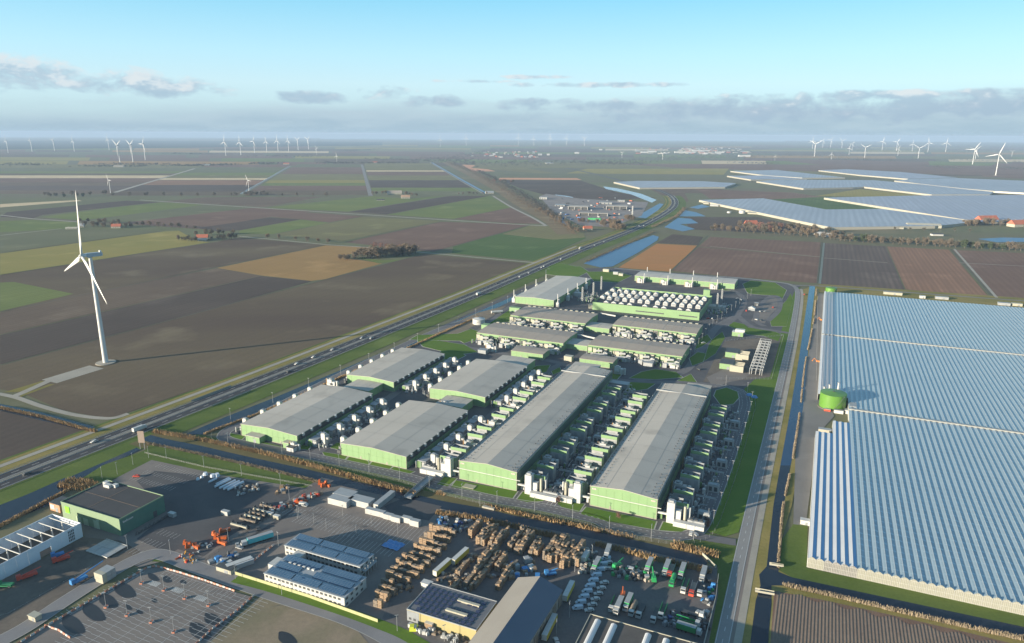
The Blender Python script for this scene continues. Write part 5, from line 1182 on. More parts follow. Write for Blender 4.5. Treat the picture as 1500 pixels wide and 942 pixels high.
for (bx, by, hy, ph, lab) in TL:
    b = P(bx, by); d = math.hypot(b.y, 0)
    # hub height that projects from by to hy
    lo, hi = 10.0, 260.0
    def py_of(z):
        v = Vector((b.x, b.y, z)) - Vector((0,0,HC)); fw = v.y*math.cos(TH) - v.z*math.sin(TH); dn = -v.z*math.cos(TH) - v.y*math.sin(TH)
        u = v.x/fw; vv = dn/fw; return 471 + F*(vv*math.cos(ROLL) + u*math.sin(ROLL))
    for _ in range(40):
        m_ = (lo+hi)/2
        if py_of(m_) > hy: lo = m_
        else: hi = m_
    turbine(b, lab, ph, hub=min(200, lo))
# ================================================================== trees
bark = mat('bark', (0.10,0.075,0.055), (0.14,0.11,0.08), 1, rough=0.9, local=True)
twig = {'brown': mat('twigs_brown', (0.13,0.105,0.075), (0.175,0.14,0.10), .3, rough=.95, local=True), 'warm': mat('twigs_warm', (0.20,0.145,0.09), (0.155,0.115,0.075), .3, rough=.95, local=True), 'orange': mat('leaves_orange', (0.42,0.19,0.04), (0.33,0.16,0.05), .3, rough=.9, local=True), 'dark': mat('twigs_dark', (0.075,0.070,0.050), (0.11,0.095,0.065), .3, rough=.95, local=True), 'red': mat('twigs_red', (0.22,0.115,0.085), (0.17,0.09,0.07), .3, rough=.95, local=True), 'green': mat('needles', (0.040,0.060,0.028), (0.06,0.08,0.035), .3, rough=.95, local=True)}
def tree_meshes(kind, seed, n=1500):
    r = random.Random(seed); tr = MB(); tr.tube((0,0,0),(.1,.1,4.5),.32,6,.22)
    for k in range(7):
        a = r.uniform(0,2*PI); tr.tube((.1,.1,r.uniform(2.5,4.6)),(math.cos(a)*r.uniform(1.4,2.8),math.sin(a)*r.uniform(1.4,2.8),r.uniform(5.5,9)),.13,4,.03)
    cr = MB(); blobs = [(r.uniform(-2.6,2.6),r.uniform(-2.6,2.6),r.uniform(3.2,8.6),r.uniform(1.3,2.3)) for _ in range(12)]
    for k in range(n):
        b = r.choice(blobs); d = Vector((r.gauss(0,1),r.gauss(0,1),r.gauss(0,1))).normalized()*b[3]*r.uniform(.55,1.08); c = Vector(b[:3])+d
        s_ = r.uniform(.22,.55); u = Vector((r.gauss(0,1),r.gauss(0,1),r.gauss(0,1))).normalized(); v = u.orthogonal().normalized()
        w_ = u.cross(v)*.38 if kind != 'green' else u.cross(v)
        cr.tri(c-v*s_, c+v*s_, c+w_*s_*2)
    return tr.mesh('trunk', bark), cr.mesh('crown', twig[kind])
TM = {k: [tree_meshes(k, i*7+len(k)) for i in range(3)] for k in twig}
tr_r = random.Random(4); tcount = 0
def tree(p, h, kind, lab, group):
    global tcount; tcount += 1
    t = thing('bare_tree' if kind != 'green' else 'evergreen_tree', lab, 'tree', (p.x,p.y,0), tr_r.uniform(0,6), group); s_ = h*1.12/10.0; t.scale = (s_*tr_r.uniform(.9,1.25),)*2 + (s_,)
    a, b = tr_r.choice(TM[kind]); obj('trunk', a, t); obj('crown', b, t)
def row(px, step, h, kinds, lab, group, jit=2.0, skip=0):
    path = [P(*q) for q in px]
    for p, _ in walk(path, step):
        if tr_r.random() < skip: continue
        tree(p + Vector((tr_r.uniform(-jit,jit),tr_r.uniform(-jit,jit),0)), h*tr_r.uniform(.75,1.2), tr_r.choice(kinds), lab, group)
def clump(px, n, h, kinds, lab, group, rx, ry):
    c = P(*px)
    for k in range(n):
        a = tr_r.uniform(0,2*PI); q = math.sqrt(tr_r.random()); tree(c + UX*(math.cos(a)*q*rx) + UY*(math.sin(a)*q*ry), h*tr_r.uniform(.75,1.15), tr_r.choice(kinds), lab, group)
# far woods and hedges (too far to tell trees apart)
def woods(px, n, h, m, lab_name='far_wood', spread=60, seed=1):
    r = random.Random(seed); mb = MB(); path = [P(*q) for q in px]; L = sum((b-a).length for a, b in zip(path, path[1:]))
    pts = walk(path, L/n)
    for p, t_ in pts:
        for j in range(3):
            q = p + Vector((r.gauss(0,spread), r.gauss(0,spread*2.2), 0)); s_ = h*r.uniform(.6,1.2); w_ = s_*r.uniform(.5,.9)
            mb.tube((q.x,q.y,0),(q.x,q.y,s_*.7),s_*.04,3,s_*.02)
            for _ in range(26):
                d = Vector((r.gauss(0,1),r.gauss(0,1),r.gauss(0,.8))).normalized()*r.uniform(.5,1.0); c = q + Vector((d.x*w_, d.y*w_, s_*.55+d.z*s_*.42)); u = Vector((r.gauss(0,1),r.gauss(0,1),r.gauss(0,1))).normalized()*s_*.17; v = u.orthogonal()*.8
                mb.tri(c-u, c+u, c+v)
    o = obj(lab_name, mb.mesh(lab_name, m)); return tag(o, {'roadside_scrub':'low scrub between the motorway and the ponds','roadside_wood':'dense hedge behind the roadside trees at right','wooded_bank_trees':'low brown trees covering the diagonal bank','far_wood':'dark hazy belt of trees far beyond the fields','far_hedge':'thin dark hedge line far beyond the fields'}.get(lab_name,'dark hazy trees far away'), 'trees', kind='stuff')
BR = ['brown','brown','dark','warm']
for cx, n_, rx in [((590,372),26,26),((570,374),22,24),((548,376),20,22),((526,378),10,14)]: clump(cx, int(n_*.58), 16, ['brown','warm','brown'], 'bare brown tree in the wood on the tan field', 'trees of the wood on the tan field', rx, 22)
tree(P(585,372), 15, 'orange', 'orange-leaved tree standing in the brown wood', None) ; tree(P(582,373), 12, 'orange', 'smaller orange-leaved tree at the front of the brown wood', None)
clump((505,380),7,8,['brown','warm'],'low bare tree at the left end of the wood','trees left of the wood',12,8)
row([(262,352),(288,354.5)],9,10,BR,'bare tree left of the red-roofed farmhouse','trees round the red-roofed farmhouse',3); row([(312,352),(348,350)],8,11,BR,'bare tree right of the red-roofed farmhouse','trees round the red-roofed farmhouse',5); row([(290,345),(345,343)],14,12,BR,'bare tree behind the red-roofed farmhouse','trees behind the red-roofed farmhouse',5)
row([(118,332),(190,334)],14,12,BR+['dark'],'bare tree round the farms by the big turbine blade','trees by the big turbine blade',8); row([(122,326),(185,328)],18,12,BR,'bare tree behind the farms by the big turbine blade','trees by the big turbine blade',8)
row([(190,330),(290,336)],22,11,BR,'bare tree in the avenue between the two farms','avenue between the left farms',3); row([(375,349),(400,350),(490,357)],26,11,['warm','brown'],'small bare tree beside the farm track','trees along the farm track',3,.2)
row([(545,363),(600,368)],10,9,['brown','red'],'bare reddish tree behind the wood','trees behind the wood',4)
row([(60,287),(160,286)],32,15,['dark','dark','brown'],'bare tree of the far left farm belt','far left farm belt',14); row([(70,289),(130,288)],30,13,['dark','green'],'dark tree of the far left farm belt','far left farm belt',10)
row([(165,287.5),(340,288)],60,13,['dark','brown'],'dark tree of the straight polder row','straight polder row',3); row([(345,287),(480,287.5)],55,13,['dark','brown'],'dark tree of the straight polder row, right','straight polder row, right',5); clump((372,286),14,14,['dark','brown'],'tree of the clump by the canal turbine','clump by the canal turbine',40,30)
for (x0,x1,y,st) in [(125,215,244,60),(250,300,243,70),(370,405,240,60),(295,345,242,90),(470,520,239,60),(530,610,239,60),(150,250,241,80)]: woods([(x0,y),(x1,y)],30,11,mat('far_trees', (0.050,0.050,0.042), (0.075,0.065,0.05), .01, rough=.95),'far_hedge',30,seed=int(x0))
row([(546,286),(572,284)],22,13,BR+['warm'],'bare tree round the brown barn','trees round the brown barn',10); row([(585,283),(610,288)],26,11,BR,'bare tree right of the sandy-roofed farmhouse','trees round the brown barn',10)
row([(672,285),(715,284.5)],18,10,['dark','brown'],'dark tree near the canal lock','trees near the canal lock',4)
row([(843,341),(815,322),(790,308)],16,9,['brown','warm','warm'],'low brown tree on the diagonal wooded bank','trees on the diagonal wooded bank',10); BANK = True
row([(724,266),(752,268)],18,13,['red','dark'],'reddish tree clump behind the diagonal bank','reddish clump behind the bank',12)
clump((893,331),22,15,['warm','warm','brown'],'round brown willow in the clump beside the motorway','willows beside the motorway',24,26); clump((905,336),14,13,['warm','brown'],'round brown willow at the motorway edge of the clump','willows beside the motorway, front',18,18); clump((925,322),11,12,['warm','brown'],'round brown willow by the white mast','willows by the white mast',18,16); clump((858,326),12,10,['brown','red'],'reddish bush by the small red house','bushes by the small red house',34,16)
row([(1040,337),(1100,341),(1160,345),(1230,352)],13,14,BR,'bare tree of the long row behind the plough fields','long bare tree row',5); clump((1105,336),18,16,['red','brown','brown','warm'],'tall bare tree by the hidden red farmhouse','trees by the hidden red farmhouse',70,26); clump((1160,338),16,15,BR,'bare tree of the orchard belt','orchard belt',80,26); clump((1205,345),10,13,['warm','brown'],'pale bare tree round the white houses','trees round the white houses',50,18)
row([(1230,353),(1300,357),(1400,363),(1520,369)],11,15,['brown','dark','green','brown'],'tree of the dense roadside row at right','dense roadside row at right',4); woods([(1235,350),(1520,364)],110,7,mat('hedge_trees',(0.10,0.10,0.055),(0.14,0.12,0.07),.05,rough=.95,fine=.3,fscale=.3),'roadside_wood',3,seed=71)
clump((1470,331),16,16,BR,'bare tree between the two large red barns','trees between the red barns',80,30); clump((1420,330),10,13,['warm','brown'],'bare tree left of the large red barns','trees left of the red barns',30,20)
row([(1310,337),(1440,340)],34,7,['dark'],'small dark tree of the line before the cream barn','line before the cream barn',1)
woods([(860,383),(940,348),(958,340)],110,2.6,mat('scrub', (0.10,0.085,0.05),(0.14,0.11,0.065),.1,rough=.95,fine=.3,fscale=.5),'roadside_scrub',1.6,seed=81); woods([(955,333),(990,318),(1003,305)],90,4,mat('scrub_warm', (0.19,0.14,0.085),(0.15,0.115,0.07),.1,rough=.95,fine=.3,fscale=.5),'roadside_scrub',2.5,seed=82)
fw = mat('far_trees', (0.050,0.050,0.042), (0.075,0.065,0.05), .01, rough=.95)
woods([(640,233),(700,240),(800,238),(870,238),(945,236)],150,13,fw,spread=120,seed=2); woods([(850,239),(940,240)],60,13,fw,spread=60,seed=3); woods([(655,234),(740,217)],80,13,fw,spread=90,seed=4); woods([(960,232),(1100,228),(1220,228)],130,13,fw,spread=200,seed=5)
for i, (x0,y0,x1,y1) in enumerate([(500,222,560,218),(700,226,900,229),(1080,239,1130,240),(1240,234,1300,236),(1365,244,1395,246),(1460,246,1510,248),(250,225,300,226),(380,229,470,230),(0,241,60,242),(540,233,640,236),(1000,216,1180,220),(1380,234,1500,238),(600,214,780,214)]): woods([(x0,y0),(x1,y1)],26,11,fw,'far_hedge',40,seed=30+i)
# far town: white roofs
rt = random.Random(8)
for k in range(150):
    x = rt.choice([rt.uniform(690,790), rt.uniform(930,1100), rt.uniform(1000,1050)]); y = rt.uniform(222,231) if x < 800 else rt.uniform(217,226)
    p = P(x, y); s_ = rt.uniform(12,32) if x < 800 else rt.uniform(20,70); mb = MB(); mb.box(-s_/2,s_/2,-9,9,0,7); mb.gable(-s_/2,s_/2,-9.5,9.5,7.01,11,'x')
    solo('far_house', mb, rt.choice([cream, whitem, roofb, red, lgrey]), 'tiny pale house of the %s town' % ('village behind the' if x < 800 else 'far'), 'house', p, rt.uniform(-.3,.3), 'houses of the far village' if x < 800 else 'houses of the far town')
for i, (x, y, w_) in enumerate([(1003,224,260),(1027,221.5,240),(955,223,110),(944,224,90),(1054,224,110),(1090,229.5,120),(845,225,50),(880,220,40),(791,227.5,40),(803,227.5,30)]):
    p = P(x, y); mb = MB(); mb.box(-w_/2,w_/2,-25,25,0,16); t = thing('far_warehouse', 'large white warehouse on the horizon, %s of the group' % nth(i), 'warehouse', p); part('wall', mb, whitem, t); mb = MB(); mb.box(-w_/2-1,w_/2+1,-26,26,16.01,18); part('roof', mb, lgrey, t)
woods([(845,340),(815,320),(770,296),(735,274),(690,251),(655,237)],560,5.5,mat('bank_trees',(0.17,0.125,0.08),(0.13,0.10,0.07),.05,rough=.95,fine=.3,fscale=.2),'wooded_bank_trees',12,seed=61); woods([(815,318),(780,294),(740,270),(700,250)],200,6,fw,'wooded_bank_trees',9,seed=62)
# ---- reeds
reedm = mat('reed', (0.37,0.25,0.125), (0.26,0.18,0.095), .08, rough=.95, fine=.3, fscale=.6)
reedp = mat('reed_pale', (0.29,0.235,0.165), (0.22,0.18,0.125), .08, rough=.95, fine=.3, fscale=.6)
def reeds(path, w0, w1, dens, h, lab, m=reedm, seed=1, gap=0.5, name='reed_bed'):
    r = random.Random(seed); mb = MB(); L = sum((b-a).length for a, b in zip(path, path[1:])); ph = r.uniform(0,9)
    for p, t_ in walk(path, 1/dens):
        nn = Vector((-t_.y, t_.x, 0)); s = (p-path[0]).length
        if math.sin(s*.11+ph)+math.sin(s*.043+ph*2) < -1.6+gap: continue
        for _ in range(8):
            q = p + nn*r.uniform(w0,w1) + t_*r.uniform(-1,1); hh = h*.85*r.uniform(.6,1.25); a = r.uniform(0,PI); d = Vector((math.cos(a),math.sin(a),0))*r.uniform(.28,.6); le = Vector((r.uniform(-.5,.5),r.uniform(-.5,.5),hh))
            mb.tri(q-d, q+d, q+le)
            mb.tri(q-d*.6+nn*.3, q+d*.6-nn*.3, q+le*.8)
    o = obj(name, mb.mesh(name, m)); return tag(o, lab, 'reeds', kind='stuff')
n0 = smooth([P(225,633), P(300,646), P(400,668), P(500,695), P(590,720), P(612,727)])
reeds(n0, -1.6, 1.6, 2.2, 3.0, 'orange reed bed on the campus bank of the long canal', seed=2, gap=-.9)
reeds(smooth([P(640,722), P(700,739), P(760,753), P(850,772), P(940,790)]), -1.5, 1.5, 1.5, 2.2, 'patchy reed bed on the campus bank below the long halls', seed=3, gap=.9)
reeds(smooth([P(985,799), P(1052,815)]), -3, 3, 3, 2.8, 'orange reed bed at the right end of the canal', seed=4, gap=-1)
reeds(smooth([P(215,650), P(285,664), P(400,690), P(470,708)]), -1.0, 1.0, 2.0, 1.8, 'pale dry reeds along the yard bank of the canal', reedp, seed=5, gap=-.9)
reeds(smooth([P(640,752), P(720,765), P(800,784), P(880,800), P(960,820), P(1040,838)]), -1.8, 1.8, 2.2, 2.8, 'clumpy reed bed along the pallet yard canal bank', seed=6, gap=.35)
reeds(smooth([P(96,707), P(125,712), P(140,708)]), -6, 5, 5, 3.6, 'round golden reed clump behind the green warehouse', seed=7, gap=-1)
reeds([P(-10,777), P(60,740), P(112,712)], -1.2, 1.2, 2.0, 2.2, 'reed strip on the bank behind the white frame building', seed=8, gap=-1)
reeds([P(0,598), P(60,611), P(130,631), P(142,633)], -1.0, 1.2, 2.4, 2.4, 'orange reed strip beside the turbine access canal', seed=9, gap=-1)
reeds(smooth([P(300,636), P(400,598), P(500,553), P(605,507), P(700,465)]), -1.4, 1.4, 1.6, 2.0, 'brown reed strip along the motorway canal', seed=10, gap=-.6)
reeds(smooth([P(1196,424), P(1192,470), P(1180,530), P(1172,600), P(1160,680), P(1147,745), P(1140,832)]), -.6, .5, 1.4, 1.3, 'reed strip on the greenhouse side of the long blue canal', reedp, seed=11, gap=.8)
reeds([P(1150,858), P(1290,890)], -.8, .8, 3, 2.4, 'left pale reed strip beside the ridged field', reedp, seed=12, gap=-1.2); reeds([P(1296,892), P(1422,921)], -.8, .8, 3, 2.4, 'middle pale reed strip beside the ridged field', reedp, seed=13, gap=-1.2); reeds([P(1430,923), P(1520,942)], -.8, .8, 3, 2.4, 'right pale reed strip beside the ridged field', reedp, seed=14, gap=-1.2)
# ================================================================== industrial estate in the foreground
sheet('yard', [(104,765),(125,730),(215,672),(330,690),(455,712),(480,704),(560,722),(640,742),(700,756),(820,778),(940,804),(1050,832),(1052,870),(1030,985),(560,985),(520,925),(400,872),(330,838),(262,815),(205,832),(170,815),(128,790)], 0.08, pave)
sheet('grass_strip', [(122,700),(150,682),(212,660),(220,652),(300,664),(400,690),(458,706),(452,716),(330,697),(222,674),(165,703),(150,712)], 0.10, vergeg)
sheet('grass_strip', [(222,840-17),(236,812),(248,812),(278,830),(274,835),(240,823)], 0.14, vergeg)
dark_y = mat('dark_yard', (0.088,0.084,0.086), (0.135,0.126,0.124), 0.03, rough=0.85, fine=0.3, fscale=0.6, blotch=((0.15,0.135,0.12), 0.05, 0.6))
sheet('dark_yard', [(560,905),(600,815),(655,748),(700,757),(820,779),(940,805),(1050,833),(1050,872),(1028,985),(640,985),(572,920)], 0.13, dark_y)
sheet('dark_yard', [(226,690),(330,700),(452,722),(420,760),(290,828),(236,806),(200,790),(246,752),(200,705)], 0.125, asph)
sheet('dark_basin', [(563,742),(592,729),(647,742),(628,763),(572,752)], 0.155, asph)
sheet('building_site', [(-30,860),(0,852),(122,787),(175,792),(206,808),(165,835),(100,872),(25,918),(-30,945)], 0.12, dirt)
sheet('car_park', [(-40,985),(25,942),(70,915),(215,833),(236,830),(345,868),(371,875),(262,985)], 0.13, pave)
sheet('car_park', [(330,820),(430,750),(480,728),(560,744),(615,768),(640,775),(590,812),(545,822),(430,783),(390,800),(350,838)], 0.14, pave)
sheet('sand_plot', [(262,985),(376,876),(392,876),(520,920),(556,960),(556,985)], 0.12, sand)
rd = smooth([P(-30,958), P(0,940), P(40,918), P(100,878), P(165,838), P(208,816), P(238,813), P(300,836), P(400,871), P(500,903), P(560,930), P(610,962)])
ribbon('estate_road', rd, -4.2, 4.2, 0.18, mat('estate_asphalt', (0.16,0.158,0.165), (0.21,0.205,0.21), 0.03, rough=0.85, fine=0.12)); ribbon('kerb', rd, 4.2, 4.6, 0.2, kerb); ribbon('kerb', rd, -4.6, -4.2, 0.2, kerb)
ribbon('estate_road', smooth([P(250,812), P(300,822), P(345,790), P(400,757), P(450,722), P(480,702)]), -5, 5, 0.16, pave)
ribbon('grass_strip', smooth([P(343,849), P(400,864), P(500,896), P(560,918), P(600,936), P(680,985)]), -2.5, 3.5, 0.20, lawn)
# parking bays
def bays(px0, px1, n, depth=5, wd=2.5, side=1, nm='parking_marking'):
    a = P(*px0); b = P(*px1); d = (b-a).normalized(); nn = Vector((-d.y,d.x,0))*side; L = (b-a).length; n = int(L/wd); mb = MB(); z = Vector((0,0,.185))
    for k in range(n+1):
        p = a + d*(k*wd); e = d*.07; mb.quad(p-e+z, p+e+z, p+e+nn*depth+z, p-e+nn*depth+z)
    e = nn*.07; mb.quad(a-e+z, b-e+z, b+e+z, a+e+z); o = obj(nm, mb.mesh(nm, lines)); o['kind'] = 'structure'
for q in [((90,908),(212,838)), ((346,870),(240,836))]: bays(*q, 0, 5, 2.6, 1)
for k in range(9):
    a = (100+k*27, 925-6*0+k*0); pass
base_ = P(228,846)
for k in range(7):                      # double rows running along the lot
    p = base_ - UY*0 - UX*0 + UX*(4+k*0) ; q0 = P(150+k*28, 905+k*4.5)
    L = 62 - k*4
    mb = MB(); z = Vector((0,0,.186))
    a = q0 - UY*30
    for s in (-1, 1):
        for j in range(int(60/2.6)):
            r_ = a + UY*(j*2.6); e = UY*.07; mb.quad(r_-e+z, r_+e+z, r_+e+UX*4.8*s+z, r_-e+UX*4.8*s+z)
    e = UX*.07; mb.quad(a-e+z, a+e+z, a+e+UY*60+z, a-e+UY*60+z)
    o = obj('parking_marking', mb.mesh('parking_marking', lines)); o['kind'] = 'structure'
for (px, W_, L_) in [((455,765),5,52), ((475,752),5,50), ((505,790),5,46), ((530,776),5,46), ((440,752),5,40), ((560,768),5,40)]:
    a = P(*px); mb = MB(); z = Vector((0,0,.186))
    for s in (-1,1):
        for j in range(int(L_/2.6)):
            r_ = a + UX*(j*2.6-10); e = UX*.07; mb.quad(r_-e+z, r_+e+z, r_+e+UY*4.6*s+z, r_-e+UY*4.6*s+z)
    o = obj('parking_marking', mb.mesh('parking_marking', lines)); o['kind'] = 'structure'
for (px, W_, L_) in [((236,680),40,14),((240,776),16,6)]:
    a = P(*px); mb = MB(); z = Vector((0,0,.186))
    for s in range(3):
        for j in range(int(W_/2.6)): r_ = a + UX*(j*2.6) - UY*(s*10); e = UX*.07; mb.quad(r_-e+z, r_+e+z, r_+e-UY*5+z, r_-e-UY*5+z)
    o = obj('parking_marking', mb.mesh('parking_marking', lines)); o['kind'] = 'structure'
pud = mat('wet_tar', (0.018,0.018,0.020), (0.03,0.03,0.032), .1, rough=.35)
for px, a_, b_ in [((182,865),9,3.5),((158,881),8,3),((136,897),10,3.2),((106,915),10,3.2),((224,846),5,1.6),((244,849),4,1.8),((226,880),2.5,1),((188,890),3,1),((204,896),3,1),((312,909),7,3),((292,925),8,3.5),((268,853),2.5,1.2),((420,936),6,3)]:
    c = P(*px); sheet('tar_patch', None, 0.17, pud, pts=[c + UX*(math.cos(t_)*a_*(1+.12*math.sin(3*t_))) + UY*(-.25*math.cos(t_)*a_ + math.sin(t_)*b_) for t_ in [2*PI*i/20 for i in range(20)]])
for px in [(222,858),(256,868),(290,880)]:
    mb = MB(); c = P(*px); z = Vector((0,0,.19))
    for k in range(7): a = c + UX*(k*.9-3); mb.quad(a+z, a+UX*.45+z, a+UX*.45+UY*3.4+z, a+UY*3.4+z)
    o = obj('zebra_crossing', mb.mesh('zebra_crossing', lines)); o['kind'] = 'structure'
# jersey barriers, orange and white
orn = mat('barrier_orange', (0.42,0.17,0.11), (0.36,0.14,0.09), 1, rough=.5)
def barrier_mesh(m):
    mb = MB(); mb.v = [(-.9,-.3,0),(.9,-.3,0),(.9,.3,0),(-.9,.3,0),(-.9,-.12,.45),(.9,-.12,.45),(.9,.12,.45),(-.9,.12,.45),(-.9,-.09,.8),(.9,-.09,.8),(.9,.09,.8),(-.9,.09,.8)]
    mb.f = [(0,1,5,4),(1,2,6,5),(2,3,7,6),(3,0,4,7),(4,5,9,8),(5,6,10,9),(6,7,11,10),(7,4,8,11),(8,9,10,11)]; mb.m = [0]*9; return mb.mesh('barrier', m)
bmw, bmo = barrier_mesh(mat('barrier_white', (0.45,0.43,0.42), (0.40,0.38,0.37), 1)), barrier_mesh(orn)
bc = 0
for pts, lab in [([(20,948),(70,917),(140,876),(214,833),(228,830)], 'plastic barrier on the left car park edge'), ([(228,830),(262,839),(300,851),(342,866)], 'plastic barrier on the road side car park edge'), ([(371,874),(345,897),(310,923),(283,948)], 'plastic barrier between car park and sand plot'), ([(68,918),(86,924),(104,936)], 'plastic barrier across the car park corner'), ([(400,800),(372,822),(350,834),(340,838)], 'plastic barrier between lorry and solar offices')]:
    for p, t_ in walk([P(*q) for q in pts], 2.1):
        o = obj('road_barrier', bmo if bc % 2 else bmw, None, (p.x,p.y,.2), math.atan2(t_.y,t_.x)); bc += 1
        tag(o, ('orange ' if bc % 2 == 0 else 'white ') + lab, 'barrier', ('orange' if bc % 2 == 0 else 'white') + ' barriers: ' + lab[16:])
# car-park lamp posts standing in orange collars
for i, px in enumerate([(207.7,855),(240.5,865),(271,877),(305.7,887.5),(222,912),(255,926.5),(155.6,890),(186.5,902)]):
    p = P(*px); t = thing('car_park_lamp', 'car park lamp in an orange barrier collar, %s' % ['back row left','back row second','back row third','back row right','middle of lot left','front row middle','beside the large tar patches','front row left'][i], 'street lamp', (p.x,p.y,.15))
    mb = MB(); mb.cyl(0,0,0,8,.12,6,.08); part('post', mb, lgrey, t); mb = MB(); mb.box(-.8,.8,-.14,.14,8,8.2); part('head', mb, lgrey, t)
    for k in range(4):
        b = obj('collar', bmo if k % 2 else bmw, t, (.75*math.cos(k*PI/2), .75*math.sin(k*PI/2), 0), k*PI/2+PI/2); b.scale = (.7,.8,.9)
for i, px in enumerate([(460,767),(438,757),(478,775),(502,756),(544,768),(583,782),(522,785)]): lamp.place(P(*px), 0.4, 'short lamp post in the office car park, %s' % nth(i), 'lamps in the office car park', .75)
for i, px in enumerate([(187,805),(335,795),(250,812),(345,848),(413,872),(387,755),(424,732),(244,672),(299,685),(354,697),(411,711),(172,695),(195,681),(218,671),(150,702),(408,800),(436,760),(703,742),(582,925),(651,940),(842,838),(834,905),(815,932),(867,820)]): lamp.place(P(*px), 1.2+i*.3, 'grey lamp post on the trading estate, %s' % nth(i), 'lamp posts on the trading estate', .95)
# ---- green warehouse
gw1 = mat('warehouse_green', (0.185,0.26,0.16), (0.165,0.24,0.145), .3, rough=.6, fine=.05); gw2 = mat('warehouse_green_shaded', (0.06,0.16,0.125), (0.055,0.14,0.11), .3, rough=.55, fine=.05)
Hh = 10.5; a = P(89,735,Hh); b = P(181.7,757,Hh); c = P(153,702,Hh); W = (b-a).dot(UX); D = (c-a).dot(UY)
t = thing('green_warehouse', 'green clad warehouse with flat black roof and a bright green square sign', 'building', (a.x,a.y,0), RZ)
mb = MB(); mb.box(0,W,0,D,0,Hh-.4); part('wall', mb, gw1, t)
mb = MB(); mb.box(W+.01,W+.12,0,D,0,Hh-.4); part('side_wall_shade', mb, gw2, t)  # shade of the unlit right wall painted on as a dark teal skin
mb = MB(); mb.box(0.2,W-.2,.2,D-.2,Hh-.39,Hh-.2); part('roof', mb, mat('roof_black', (0.040,0.040,0.043), (0.055,0.054,0.058), .05, rough=.8, fine=.15), t)
for (x0,x1,y0,y1) in ((-.1,W+.15,-.15,.2),(-.1,W+.15,D-.2,D+.15),(-.15,.2,.2,D-.2),(W-.2,W+.2,.2,D-.2)): mb = MB(); mb.box(x0,x1,y0,y1,Hh-.39,Hh+.25); part('parapet', mb, gw1, t)
mb = MB(); mb.box(3.2,6.8,-.28,-.05,4.5,8.5); part('square_sign', mb, mat('lime_sign', (0.22,0.75,0.03), (0.2,0.7,0.03), .3, rough=.5), t)
for (x0,x1,y0,y1) in ((W*.02,W*.98,D*.48,D*.49),(W*.42,W*.43,D*.05,D*.47),(W*.42,W*.43,D*.5,D*.95)): mb = MB(); mb.box(x0,x1,y0,y1,Hh-.19,Hh-.12); part('roof_seam', mb, mat('rust_seam', (0.15,0.11,0.08), None), t)
for (x,y,w_) in ((3,D-5,3),(6,D-7,5),(11,D-5,3)): mb = MB(); mb.box(x,x+w_,y,y+2.5,Hh-.19,Hh+1.6); part('roof_unit', mb, whitem, t)
for (x0,w_,h_) in ((W*.55,2.6,5),(W*.60,2.2,6),(12,4,4.2),(18,4,4.2)): mb = MB(); mb.box(x0,x0+w_,-.2,-.03,0,h_); part('door', mb, mat('door_pale',(0.34,0.42,0.30),None), t)
for y in (D*.7,D*.72): pass
mb = MB(); mb.box(W+.13,W+.25,D*.72,D*.8,0,4); part('door', mb, darkm, t)
mb = MB()
for k in range(9): mb.box(W+.13,W+.2,2+k*.75,2+k*.75+.5,7.2,8.1+(.35 if k in (0,3) else 0))
part('wall_lettering', mb, whitem, t, stuff=True)
# row of bicycle racks / curls at the side wall
mb = MB(); o_ = t.location
for k in range(34):
    y = k*.75; r = .9+.5*math.sin(k*1.7)
    for i in range(8): a0 = PI*i/8; a1 = PI*(i+1)/8; mb.tube((0,y-r*.5*math.cos(a0),r*1.6*math.sin(a0)),(0,y-r*.5*math.cos(a1),r*1.6*math.sin(a1)),.13,3)
solo('trolley_row', mb, darkm, 'row of dark looped racks beside the green warehouse side wall', 'racks', o_+UX*(W+7)+UY*4, RZ, kind='stuff')
s_ = shed('brick_annexe', (74,747), 9, 8, 5, 'orange brick annexe left of the green warehouse with white panel', mat('brick_orange', (0.45,0.24,0.14), (0.38,0.20,0.12), .4), darkm)
mb = MB(); mb.box(.5,4.2,-.12,-.07,1.2,4.2); part('white_panel', mb, whitem, s_)
# ---- white frame building under construction
cw = P(122,786); t = thing('unfinished_hall', 'roofless white walled hall under construction with white roof beams', 'building', (cw.x,cw.y,0), RZ)
pw = mat('white_panel_wall', (0.62,0.66,0.72), (0.56,0.60,0.66), .15, rough=.6, fine=.06); Hf = 8.6; Lf = 120; Wf = 24
def wl(x0,x1,y0,y1,z1=Hf,z0=0,nm='wall_panel',m=pw): mb = MB(); mb.box(x0,x1,y0,y1,z0,z1); return part(nm, mb, m, t)
y = 0
openings = {5:1, 12:1, 13:1}
for k in range(20):
    y0_ = -(k+1)*6+.06; y1_ = -k*6-.06
    if k == 3: wl(-.3,0,y0_,y1_,Hf,4.2)
    elif k in (9,): continue
    else: wl(-.3,0,y0_,y1_)
    wl(-Wf-.3,-Wf,y0_,y1_)
for k in range(4): wl(-Wf+.1+k*5.95,-Wf+k*5.95+5.9,-.3,0,Hf)
for k in range(20):
    yy = -k*6-3; mb = MB(); mb.box(-Wf+.05,-.35,yy-.16,yy+.16,Hf-.75,Hf-.3); part('roof_beam', mb, whitem, t)
    mb = MB(); mb.box(-Wf/2-.25,-Wf/2+.25,yy-.25,yy+.25,0,Hf-.76); part('column', mb, whitem, t)
mb = MB()
for k in range(16): mb.box(.02,.05,-8.0+ (k%4)*.9,-7.4+(k%4)*.9,1+ (k//4)*1.7,2.3+(k//4)*1.7)
part('lettering', mb, darkm, t, stuff=True)
mb = MB(); mb.box(-Wf+.2,-.4,-Lf,-.4,.2,.35); part('floor', mb, dirt, t)
